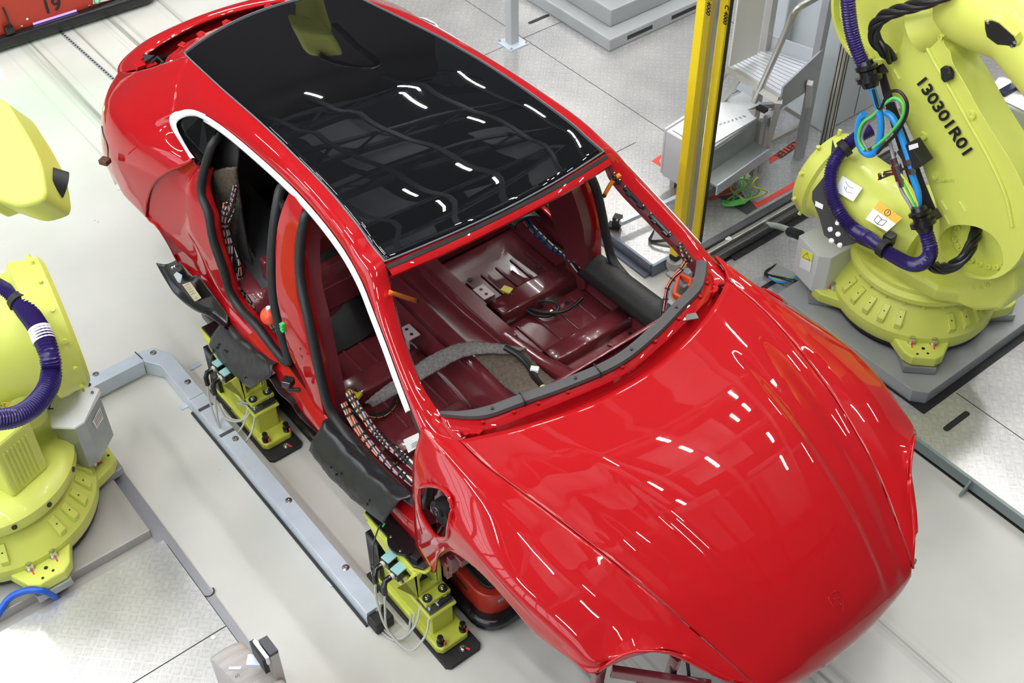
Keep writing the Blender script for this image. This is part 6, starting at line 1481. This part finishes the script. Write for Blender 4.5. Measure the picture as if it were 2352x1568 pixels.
# perforated strip in the lane (magnet tape)
a, b = Z(135, 70, .002), Z(270, 190, .002)
s_ = M(); s_.bar(a + (a - b) * .02, b + (b - a) * .1, .03, .002); o = s_.obj('perforated_strip', GREYC, smooth=0); tag(o, 'pale perforated strip on the floor behind the tail of the car', 'strip')
d_ = (b - a); L_ = d_.length; d_.normalize()
dk = M()
for k in range(int(L_ / .035)): dk.box(a + d_ * (k * .035) + Vector((0, 0, .002)), (.018, .012, .001), rot=atan2(d_.y, d_.x))
do = dk.obj('perforation', INK, o, smooth=0); do['kind'] = 'stuff'

# ---- light curtain columns
LC = empty('light_curtain', (-1.75, 1.68, PZ), 'yellow two-part light curtain column with black stripe, marked C 4000, beside the far windscreen pillar', 'light curtain')
def lc_box(u0, u1, vb, name, mt, y0, y1, z0, z1, x0, x1, **k):
    return M().box(((x0 + x1) / 2, (y0 + y1) / 2, (z0 + z1) / 2), (x1 - x0, y1 - y0, z1 - z0)).obj(name, mt, LC, smooth=0, **k)
col1 = M(); b0 = Z(1552, 582, .30)
cx1, cy1 = b0.x, b0.y
e1_ = (cx1, cy1)
ZT = 2.45
def diamond(cx, cy, w, z0, z1, rot, d=None):
    R_ = Matrix.Rotation(rot, 3, 'Z'); d = d or w
    return M().prism([Vector((cx, cy, z0)) + R_ @ Vector(p) for p in ((-w / 2, -d / 2, 0), (w / 2, -d / 2, 0), (w / 2, d / 2, 0), (-w / 2, d / 2, 0))], up, z1 - z0)
rA = radians(5)
C1 = diamond(cx1, cy1, .052, .30, ZT, rA).obj('yellow_profile', AMBER, LC, smooth=0, bevel=.003)
diamond(cx1, cy1, .056, .262, .30, rA).obj('black_foot', BMATTE, LC, smooth=0, bevel=.01)
c2 = Z(1597, 560, .30); cx2, cy2 = c2.x + .005, c2.y
C2 = diamond(cx2, cy2, .046, .30, ZT, rA).obj('yellow_profile', AMBER, LC, smooth=0, bevel=.003)
cm = (Vector((cx1, cy1, 0)) + Vector((cx2, cy2, 0))) / 2
diamond(cm.x + .0, cm.y - .004, .036, .20, ZT, rA).obj('mounting_rail', ALU, LC, smooth=0, bevel=.003)
bs = M(); bs.box((cx2 + .0255, cy2 + .008, 1.375), (.005, .020, 2.14)); bs.obj('black_stripe', BMATTE, LC, smooth=0)
fc = (Vector((CAM.x, CAM.y, 0)) - Vector((cx2, cy2, 0))).normalized()
p = X(1676, 8, cx2 + .030); 
text('model_number', 'C 4000', Y(1667, 34, cy2 - .030), (0, 0, -1), (1, 0, 0), .036, INK, C2); text('maker_name', 'SICK', Y(1674, -22, cy2 - .030), (0, 0, -1), (1, 0, 0), .042, BLUEINK, C2)
text('model_number', 'C 4000', Y(1628, 12, cy1 - .033), (0, 0, -1), (1, 0, 0), .036, INK, C1)
pt = M(); pt.box((cm.x, cm.y + .02, .17), (.045, .045, .20)); pt.obj('stand_post', ALU, LC, smooth=0)
pt = M(); pt.box((cm.x, cm.y, PZ + .01), (.16, .14, .02)); pt.box((cm.x + .05, cm.y - .02, PZ + .05), (.05, .05, .10)); pt.obj('stand_foot', GREYC, LC, smooth=0, bevel=.01)
cl = M(); cl.lathe([(.045, .0), (.05, .02), (.045, .05), (.03, .06)], (cx1, cy1, .20), up, 24); cl.obj('cable_collar', mat('clear_grey', (.42, .43, .43), .2), LC)
# black hooped socket boxes in the floor
def hoop(u, v, w, d, rot, lab, zz=PZ):
    c = Z(u, v, zz + .02); o = M().box((c.x, c.y, zz + .006), (w, d, .012), rot=rot).obj('floor_socket', mat('socket_grey', (.3, .3, .31), .5), smooth=0, bevel=.004); tag(o, lab, 'floor socket')
    R_ = Matrix.Rotation(rot, 3, 'Z'); P_ = [c + R_ @ Vector(q) + Vector((0, 0, zq)) for q, zq in (((-w / 2, d / 2, 0), -.02), ((-w / 2, -d / 2, 0), 0), ((w * .1, -d / 2, 0), .03), ((w / 2, -d / 4, 0), .03), ((w / 2, d / 2, 0), -.02))]
    M().tube(cr_interp(P_, 5), .010, 8).obj('hoop', BPLAST, o); return o
hoop(1530, 545, .17, .12, .6, 'black hooped floor socket behind the yellow light curtain foot')
o = hoop(1805, 632, .20, .13, .2, 'hooped floor socket with green and blue cables beside the right robot base')
for k, mt in enumerate((GREENC, GREYC, BLUEH)):
    M().tube(cr_interp([Z(1765 + k, 632 + 3 * k, PZ + .03), Z(1790, 642 + 3 * k, PZ + .04), Z(1820, 636 + 3 * k, PZ + .05), Z(1838, 618 + 3 * k, PZ + .06)], 6), .006, 7).obj('socket_cable', mt, o)
# ---- fence: bottom beam, clear pane, aluminium posts
FB = empty('safety_fence', (-1.68, 2.4, PZ), 'clear safety fence pane on a dark and silver bottom beam left of the right robot', 'fence')
bm_ = M(); bm_.box((-1.715, 2.55, .155), (.05, 1.85, .07)); bm_.obj('beam_top_bar', mat('anthracite', (.05, .05, .055), .35), FB, smooth=0, bevel=.006)
bm_ = M(); bm_.box((-1.672, 2.55, .150), (.030, 1.85, .05)); bm_.obj('beam_silver_bar', ALU, FB, smooth=0, bevel=.004)
bm_ = M(); bm_.box((-1.635, 2.55, .125), (.040, 1.85, .06)); bm_.obj('beam_lower_bar', mat('anthracite_2', (.06, .06, .062), .3), FB, smooth=0, bevel=.01)
M().box((-1.60, 2.35, .085), (.04, .8, .012)).obj('brush_strip', INK, FB, smooth=0)
pp = M(); pp.box((-1.700, 2.44, 1.25), (.005, 1.45, 2.1)); PN = pp.obj('clear_pane', PANE, FB, smooth=0)
c = Z(1650, 527, .19); M().cyl((-1.68, c.y, .172), (-1.68, c.y, .178), .020, 18).obj('round_sticker', PAPER, FB)
py = X(1890, 345, -1.70).y
for nm, y_, in (('aluminium_post', py + .01),):
    a_ = M(); a_.box((-1.70, y_, 1.3), (.055, .055, 2.44)); PO = a_.obj('aluminium_post', ALU, FB, smooth=0, bevel=.003)
    for dx in (-.012, .012): M().box((-1.70 + dx, y_ - .028, 1.3), (.005, .003, 2.44)).obj('post_groove', BMATTE, PO, smooth=0)
    for dy in (-.012, .012): M().box((-1.672, y_ + dy, 1.3), (.003, .005, 2.44)).obj('post_groove', BMATTE, PO, smooth=0)
# far post beyond the forearm
p0 = Z(2215, 190, .2)
o = M().box((-1.75, 4.10, 1.3), (.09, .09, 2.4)).obj('aluminium_post', ALU, smooth=0, bevel=.004); tag(o, 'grooved aluminium post seen behind the forearm of the right robot', 'post')
# thin bars on the platform
o = M(); a, b = Z(1425, 512, .16), Z(1560, 452, .16); o.bar(a, b + (b - a) * .5, .030, .03); o = o.obj('square_bar', GALV, smooth=0, bevel=.003); tag(o, 'grey square bar with black end brackets behind the far windscreen pillar', 'bar')
c = Z(1418, 508, .14); q = M(); q.box(c, (.05, .05, .08), rot=.5); q.box(Z(1411, 518, .10), (.08, .06, .012), rot=.5); q.obj('end_bracket', BMATTE, o, smooth=0)
for u, v in ((1418, 505), (1411, 517)): p = Z(u, v, .17 if v < 510 else .108); M().ball(p, .010, 10, 8).obj('bracket_screw', STEEL, o)
# grey control box
CB = empty('control_box', (-2.25, 2.35, .2), 'light grey control box with papers on its lid, behind the yellow light curtain', 'control box')
zt = .52
A_1, B_1 = Z(1530, 300, zt), Z(1618, 352, zt); D_1 = Z(1652, 221, zt); C_1 = B_1 + (D_1 - A_1)
M().prism([A_1, B_1, C_1, D_1], (0, 0, -1), .34).obj('box_body', mat('cabinet_grey', (.58, .60, .64), .4), CB, smooth=0, bevel=.006)
dd = (D_1 - A_1).normalized(); aa = (B_1 - A_1).normalized()
M().prism([A_1 - aa * .02 + Vector((0, 0, .01)), A_1 + Vector((0, 0, .01)), D_1 + Vector((0, 0, .01)), D_1 - aa * .02 + Vector((0, 0, .01))], (0, 0, -1), .34).obj('box_rim', LGREY, CB, smooth=0, bevel=.006)
lf = M().prism([p + Vector((0, 0, .004)) for p in (Z(1545, 300, zt), Z(1618, 345, zt), Z(1735, 275, zt), Z(1716, 255, zt), Z(1750, 240, zt), Z(1705, 213, zt))], up, .006).obj('paper_layout', WHITE, CB, smooth=0)
for k in range(7):
    p = Z(1655 + 9 * k, 285 - 3 * k, zt + .011); M().box(p, (.012, .022, .0008), rot=.3 * k).obj('drawn_mark', GREYC, lf, smooth=0)
sd = (C_1 - B_1)
M().prism([B_1 + Vector((0, 0, -.02)) + aa * .002, C_1 + Vector((0, 0, -.02)) + aa * .002, C_1 + Vector((0, 0, -.18)) + aa * .002, B_1 + Vector((0, 0, -.18)) + aa * .002], aa, .006).obj('steel_side', GALVD, CB, smooth=0)
M().prism([B_1 + Vector((0, 0, -.19)) + aa * .0, C_1 + Vector((0, 0, -.19)) + aa * .0, C_1 + Vector((0, 0, -.19)) + aa * .12, B_1 + Vector((0, 0, -.19)) + aa * .12], (0, 0, 1), .012).obj('cable_tray', GALVD, CB, smooth=0)
M().prism([C_1 + Vector((0, 0, -.17)) + aa * .12, B_1 + Vector((0, 0, -.17)) + aa * .12, B_1 + Vector((0, 0, -.245)) + aa * .12, C_1 + Vector((0, 0, -.245)) + aa * .12], aa, .01).obj('tray_lip', GALV, CB, smooth=0)
for k in range(4):
    p = A_1.lerp(C_1, .15 + .23 * k); M().box((p.x, p.y, (PZ + zt - .34) / 2), (.04, .04, zt - .34 - PZ)).obj('box_leg', ALU, CB, smooth=0)
M().bar(Z(1740, 245, zt + .01), Z(1760, 255, zt + .01), .04, .02).obj('black_cap', BMATTE, CB, smooth=0)
for x in (0, 1):
    q0_ = C_1 + aa * .02 + dd * (.02 + .06 * x); M().bar((q0_.x, q0_.y, PZ), (q0_.x, q0_.y, zt - .02), .035).obj('steel_upright', ALU, CB, smooth=0)
# green cables under the tray
rg = random.Random(5)
gc = None
for k in range(9):
    u0, v0 = 1690 + rg.uniform(0, 50), 395 + rg.uniform(-10, 15)
    pts = [Z(u0, v0, .30), Z(u0 + rg.uniform(-20, 10), v0 + 20, .22), Z(u0 + rg.uniform(-25, 25), v0 + 35, .14), Z(1690 + rg.uniform(-20, 30), 460 + rg.uniform(-5, 8), .10)]
    m_ = M().tube(cr_interp(pts, 5), .006, 6)
    if gc is None: gc = m_.obj('green_cables', GREENC, smooth=80); tag(gc, 'loose bunch of green cables under the control box tray', 'cables')
    else: m_.obj('cable_strand', (GREENC, GREYC, YGC)[k % 3], gc, smooth=80)
gk = M()
for k in range(6): gk.tube(cr_interp([Z(1660, 460 + 2 * k, PZ + .02), Z(1680, 462 + 2.0 * k, PZ + .03), Z(1712, 455 + 2.2 * k, PZ + .02)], 5), .006, 6)
M().prism([Z(1650, 452, PZ + .002), Z(1705, 440, PZ + .002), Z(1738, 478, PZ + .002), Z(1715, 492, PZ + .002)], up, .002).obj('dark_floor_cutout', mat('pit_dark', (.03, .035, .03), .6), gc, smooth=0)
gk.obj('floor_cable_bundle', GREENC, gc, smooth=80)
# red floor tapes
def tape(pts, name, lab, w=None):
    o = M().prism([Z(u, v, PZ + .001) for u, v in pts], up, .0012).obj(name, REDT, smooth=0); tag(o, lab, 'floor tape'); return o
tape([(1497, 370), (1518, 355), (1519, 362), (1514, 368), (1519, 384), (1514, 380)], 'red_arrow', 'small red arrow tape on the platform left of the control box')
tp1 = tape([(1766, 363), (1840, 314), (1848, 322), (1768, 376)], 'red_tape', 'red tape lettered LEITER on the platform beyond the clear pane')
ta = Z(1768, 370, PZ + .004); tb_ = Z(1844, 318, PZ + .004)
text('tape_lettering', 'LEITER', ta.lerp(tb_, .5), ta - tb_, up.cross(ta - tb_), .075, INK, tp1, extrude=.0003)
tape([(1800, 240), (1810, 236), (1884, 288), (1875, 294)], 'red_tape', 'red tape strip under the aluminium steps')
tape([(1624, 455), (1632, 461), (1688, 437), (1694, 445), (1697, 436), (1680, 428)], 'red_tape', 'bent red tape round the green cable cutout')
tape([(1726, 462), (1735, 480), (1860, 410), (1850, 402), (1740, 465)], 'red_tape', 'long red tape along the foot of the fence beam')
# aluminium steps
STP = empty('step_platform', (-3.4, 3.6, PZ), 'aluminium step platform with ribbed tread behind the clear pane', 'steps')
zz = .75
T = [Z(1672, 157, zz), Z(1760, 118, zz), Z(1880, 160, zz), Z(1790, 230, zz)]
M().prism(T, up, .02).obj('ribbed_tread', mat('bright_aluminium', (.75, .76, .80), .3, .6), STP, smooth=0)
for k in range(11):
    a, b = T[0].lerp(T[1], .05 + .09 * k) + Vector((0, 0, .021)), T[3].lerp(T[2], .05 + .09 * k) + Vector((0, 0, .021)); M().bar(a, b, .004, .003).obj('tread_groove', GREYC, STP, smooth=0)
M().prism([T[3] + Vector((0, 0, .10)), T[2] + Vector((0, 0, .16)), T[2] + Vector((0, 0, -.10)), T[3] + Vector((0, 0, -.06))], (T[3] - T[0]), .012).obj('end_plate', GREYC, STP, smooth=0)
M().prism([T[1], T[2], T[2] + Vector((0, 0, .12)), T[1] + Vector((0, 0, .12))], (T[1] - T[0]), .012).obj('kick_plate', mat('kick_aluminium', (.6, .61, .64), .3, .6), STP, smooth=0)
M().bar(T[0], T[3], .03, .05).obj('front_rail', ALU, STP, smooth=0)
for a, b in (((1672, 160, zz), (1560, 290, PZ)), ((1700, 175, zz), (1590, 330, PZ)), ((1790, 232, zz), (1760, 345, PZ)), ((1860, 190, zz), (1850, 320, PZ))):
    M().bar(Z(*a), Z(*b), .035).obj('step_leg', ALU, STP, smooth=0)
M().bar(Z(1680, 245, .45), Z(1790, 240, .45), .03).obj('cross_brace', ALU, STP, smooth=0); M().bar(Z(1755, 330, .12), Z(1845, 285, .12), .03).obj('cross_brace', ALU, STP, smooth=0); M().bar(Z(1800, 245, .3), Z(1855, 280, .12), .025).obj('cross_brace', ALU, STP, smooth=0)
M().tube(cr_interp([Z(1733, 232, .62), Z(1770, 150, .98), Z(1812, 55, 1.35), Z(1828, 22, 1.45), Z(1850, 8, 1.48), Z(1900, -20, 1.5)], 6), .020, 12).obj('handrail', ALU, STP, smooth=60)
# cream board
BD = M().prism([Z(1680, 110, .72 + .35), Z(1755, 5, 1.45), Z(1737, 122, .80), Z(1672, 152, .80)], (1, -.3, 0), .012)
bq = [Z(1672, 152, .80), Z(1737, 122, .80)]; BD = M().prism([bq[0], bq[1], bq[1] + Vector((0, 0, .62)), bq[0] + Vector((0, 0, .62))], (bq[1] - bq[0]).cross(up), .012)
o = BD.obj('cream_board', CREAM, smooth=0, bevel=.002); tag(o, 'cream board standing upright on the aluminium steps', 'board')
o = M(); a = Z(1755, 120, .75); o.bar((a.x, a.y, PZ), (a.x, a.y, 2.0), .05); o = o.obj('steel_post', ALU, smooth=0); tag(o, 'square steel post behind the cream board', 'post')
o = M(); a = Z(1872, 160, .75); o.bar((a.x, a.y, PZ), (a.x, a.y, 2.2), .05); o = o.obj('steel_post', GREYC, smooth=0); tag(o, 'grey square post at the far end of the aluminium steps', 'post')
# tall pale cabinets
def cabinet(u, v, w, d, h, lab, rot=0):
    p = Z(u, v, PZ); R_ = Matrix.Rotation(rot, 3, 'Z')
    b = M().box(p + R_ @ Vector((-d / 2, w / 2, h / 2)), (d, w, h), rot=rot).obj('tall_cabinet', mat('cabinet_pale', (.52, .56, .60), .35), smooth=0, bevel=.01); tag(b, lab, 'cabinet')
    M().bar(p + R_ @ Vector((.006, w * .2, h * .62)), p + R_ @ Vector((.006, w * .2, h * .80)), .03, .012).obj('door_handle', GREYC, b, smooth=0, bevel=.004)
    M().box(p + R_ @ Vector((.002, w / 2, h / 2)), (.002, .004, h * .96), rot=rot).obj('door_gap', INK, b, smooth=0)
    return b
cabinet(1770, 255, .58, .36, 1.35, 'tall pale grey cabinet behind the aluminium steps')
cabinet(1890, 305, .62, .5, 1.15, 'pale grey cabinet left of the right robot behind the aluminium post')
# steel column and machine foot at the top
SP = empty('support_column', (-4.3, 2.42, PZ), 'grey steel column with a square foot plate beside the roof of the car', 'column')
c = Z(1178, 97, PZ + .01)
M().box((c.x, c.y, PZ + .006), (.17, .17, .012), rot=0).obj('foot_plate', GALV, SP, smooth=0, bevel=.002)
M().box((c.x - .01, c.y, 1.0), (.075, .075, 1.84), rot=0).obj('column_tube', mat('column_grey', (.42, .44, .46), .4), SP, smooth=0, bevel=.006)
for a in ((-.07, -.07), (.07, -.07), (.07, .07)): bolt('foot_bolt', (c.x + a[0], c.y + a[1], PZ + .012), up, .007, .008, STEEL, SP)
MB_ = empty('machine_base', (-4.2, 4.0, PZ), 'stepped grey steel machine base at the top edge', 'machine base')
p = Z(1525, 62, PZ)
M().box((p.x - .75, p.y + .10, PZ + .05), (1.5, 1.3, .10)).obj('lower_step', PEDG, MB_, smooth=0, bevel=.01)
M().box((p.x - .80, p.y + .14, PZ + .17), (1.35, 1.15, .14)).obj('upper_step', PEDG, MB_, smooth=0, bevel=.01)
M().box((p.x - .85, p.y + .17, PZ + .33), (1.2, 1.0, .18)).obj('top_block', LGREY, MB_, smooth=0, bevel=.01)
for k in range(2): M().box((p.x + .001, p.y - .25 + .45 * k, PZ + .05), (.004, .25, .03)).obj('fork_slot', INK, MB_, smooth=0)
M().box((p.x - .16, p.y + .05, PZ + .26), (.02, .03, .03)).obj('red_plug', REDT, MB_, smooth=0)
# grey device at the right edge
GD = empty('grey_device', (-1.4, 4.2, .3), 'light grey device with a warning triangle at the right edge behind the robot', 'device')
p1, p2, p3 = Z(2258, 222, .95), Z(2300, 172, .95), Z(2420, 215, .95)
p4 = p1 + (p3 - p2)
M().prism([p1, p2, p3, p4], (0, 0, -1), .28).obj('device_body', mat('device_grey', (.50, .53, .50), .4), GD, smooth=0, bevel=.015, seg=3)
M().prism([q_ + Vector((0, 0, .004)) for q_ in (p1.lerp(p2, .15), p1.lerp(p2, .85), p2.lerp(p3, .8), p1.lerp(p4, .8))], up, .004).obj('white_sheet', WHITE, GD, smooth=0)
M().bar(Z(2300, 215, .97), Z(2352, 185, .97), .05, .03).obj('dark_blue_handle', mat('dark_blue', (.01, .012, .05), .4), GD, smooth=0, bevel=.005)
for (u, v) in ((2330, 190), (2345, 200), (2338, 178)): M().cyl(Z(u, v, .965), Z(u, v, 1.0), .02, 12).obj('steel_fitting', STEEL, GD)
nd = (p4 - p1).cross(up).normalized()
if (CAM - p1).dot(nd) < 0: nd = -nd
M().prism([PLN(u, v, p1 + nd * .004, nd) for u, v in ((2262, 270), (2298, 290), (2296, 303), (2262, 284))], nd, .002).obj('white_label', WHITE, GD, smooth=0)
wt = M().prism([PLN(u, v, p1 + nd * .004, nd) for u, v in ((2344, 318), (2350, 336), (2334, 332))], nd, .002).obj('orange_triangle', mat('triangle_orange', (.9, .45, .03), .5), GD, smooth=0)
M().bar(Z(2240, 330, .5), Z(2420, 410, .5), .10, .06).obj('aluminium_profile', ALU, GD, smooth=0, bevel=.003); M().bar(Z(2255, 352, .45), Z(2420, 430, .45), .08, .06).obj('dark_profile', BMATTE, GD, smooth=0)
for u, v in ((2262, 345), (2380, 400)): q = Z(u, v, .45); M().bar((q.x, q.y, PZ), (q.x, q.y, .48), .05).obj('device_leg', ALU, GD, smooth=0)
# ---- bottom edge: corrugated housing and dark-capped profile
CH = empty('corrugated_motor', (-.95, -1.80, .0), 'grey corrugated motor housing at the bottom edge', 'motor')
ax_a = Z(500, 1490, .42); a0 = Z(482, 1512, .40); a1 = Z(555, 1472, .40)
dl = (Z(540, 1568, .40) - Z(470, 1500, .40)); dl.z = 0; dl.normalize(); dt = (a1 - a0); dt.z = 0; wid = dt.length; dt.normalize()
prof = []
n_ = 44
for i in range(n_ + 1):
    s_ = i * .0125; rip = .011 * abs(sin(pi * i / 4)) 
    c = a0 + dl * s_; row = []
    for k in range(13):
        t_ = k / 12; an = pi * t_
        row.append(c + dt * (wid * (.5 - .5 * cos(an) * (1))) + Vector((0, 0, .025 * sin(an) + rip - .01)))
    row = [row[0] + Vector((0, 0, -.30))] + row + [row[-1] + Vector((0, 0, -.30))]
    prof.append(row)
M().grid(prof).obj('corrugated_shell', mat('warm_grey_cast', (.42, .385, .365), .5, .1), CH, smooth=25, solid=.01)
ec = M().add(prof[0], [tuple(range(len(prof[0])))]); ec.obj('shell_end', mat('warm_grey_cast_2', (.40, .37, .35), .5, .1), CH, smooth=0)
M().box(Z(540, 1535, .46), (.05, .012, .012), rot=.9).obj('small_lever', GALV, CH, smooth=0)
text('shell_number', '60', Z(545, 1552, .472), dt, -dl, .02, DSTEEL, CH, extrude=.0004)
PR = empty('profile_post', (-.85, -1.60, 0), 'square profile post with a dark cap at the bottom edge', 'post')
c = Z(617, 1480, .62)
q = [Z(593, 1469, .62), Z(613, 1458, .62), Z(639, 1492, .62), Z(619, 1504, .62)]
M().prism([p + Vector((0, 0, 0)) for p in q], (0, 0, -1), .02).obj('dark_cap', mat('slate_cap', (.06, .06, .075), .4), PR, smooth=0, bevel=.002)
cc = sum(q, Vector()) / 4
M().prism([cc + (p - cc) * .96 - Vector((0, 0, .02)) for p in q], (0, 0, -1), .60).obj('profile_tube', ALU, PR, smooth=0)
M().bar(Z(585, 1476, .60), Z(617, 1518, .60), .014, .05).obj('white_strip', WHITE, PR, smooth=0, bevel=.002); M().bar(Z(582, 1485, .56), Z(612, 1530, .56), .02, .10).obj('black_bracket', BMATTE, PR, smooth=0)
M().box(Z(585, 1518, .50), (.06, .05, .03), rot=.9).obj('steel_block', GALV, PR, smooth=0, bevel=.003)
# washers and white cap on the left checker plate
p = Z(490, 1464, .018); o = M().cyl(p, p + Vector((0, 0, .003)), .010, 14).obj('plate_plug', WHITE, smooth=30); tag(o, 'tiny white plug in the left checker plate', 'plug')

# ---- a further robot standing beyond the rear of the car; its arm reaches over the roof (seen mirrored in the glass)
R3 = empty('industrial_robot', (-7.2, 2.6, PZ), 'yellow robot beyond the rear of the car, mirrored in the black glass roof', 'robot')
M().lathe([(.44, .09), (.44, .2), (.36, .34), (.36, .5), (.30, .55), (0, .56)], (-7.2, 2.6, 0), n=48).obj('base_casting', YEL, R3, smooth=30)
M().tube(cr_interp([(-7.2, 2.6, .5), (-7.1, 2.55, 1.2), (-7.2, 2.5, 2.2)], 5), .17, 24).obj('lower_arm', YEL, R3)
M().tube(cr_interp([(-7.2, 2.5, 2.25), (-6.9, 2.2, 2.9), (-6.5, 1.85, 3.1)], 5), .14, 24).obj('forearm', YEL, R3)
M().box((-6.35, 1.75, 3.1), (.34, .36, .26), rot=-.5).obj('wrist', YEL, R3, smooth=0, bevel=.05, seg=4)
M().tube(cr_interp([(-6.2, 1.6, 3.2), (-6.0, 2.0, 3.6), (-6.4, 2.4, 3.7), (-7.0, 2.4, 3.2)], 6), .05, 12).obj('wrist_hose', BLACKC, R3)
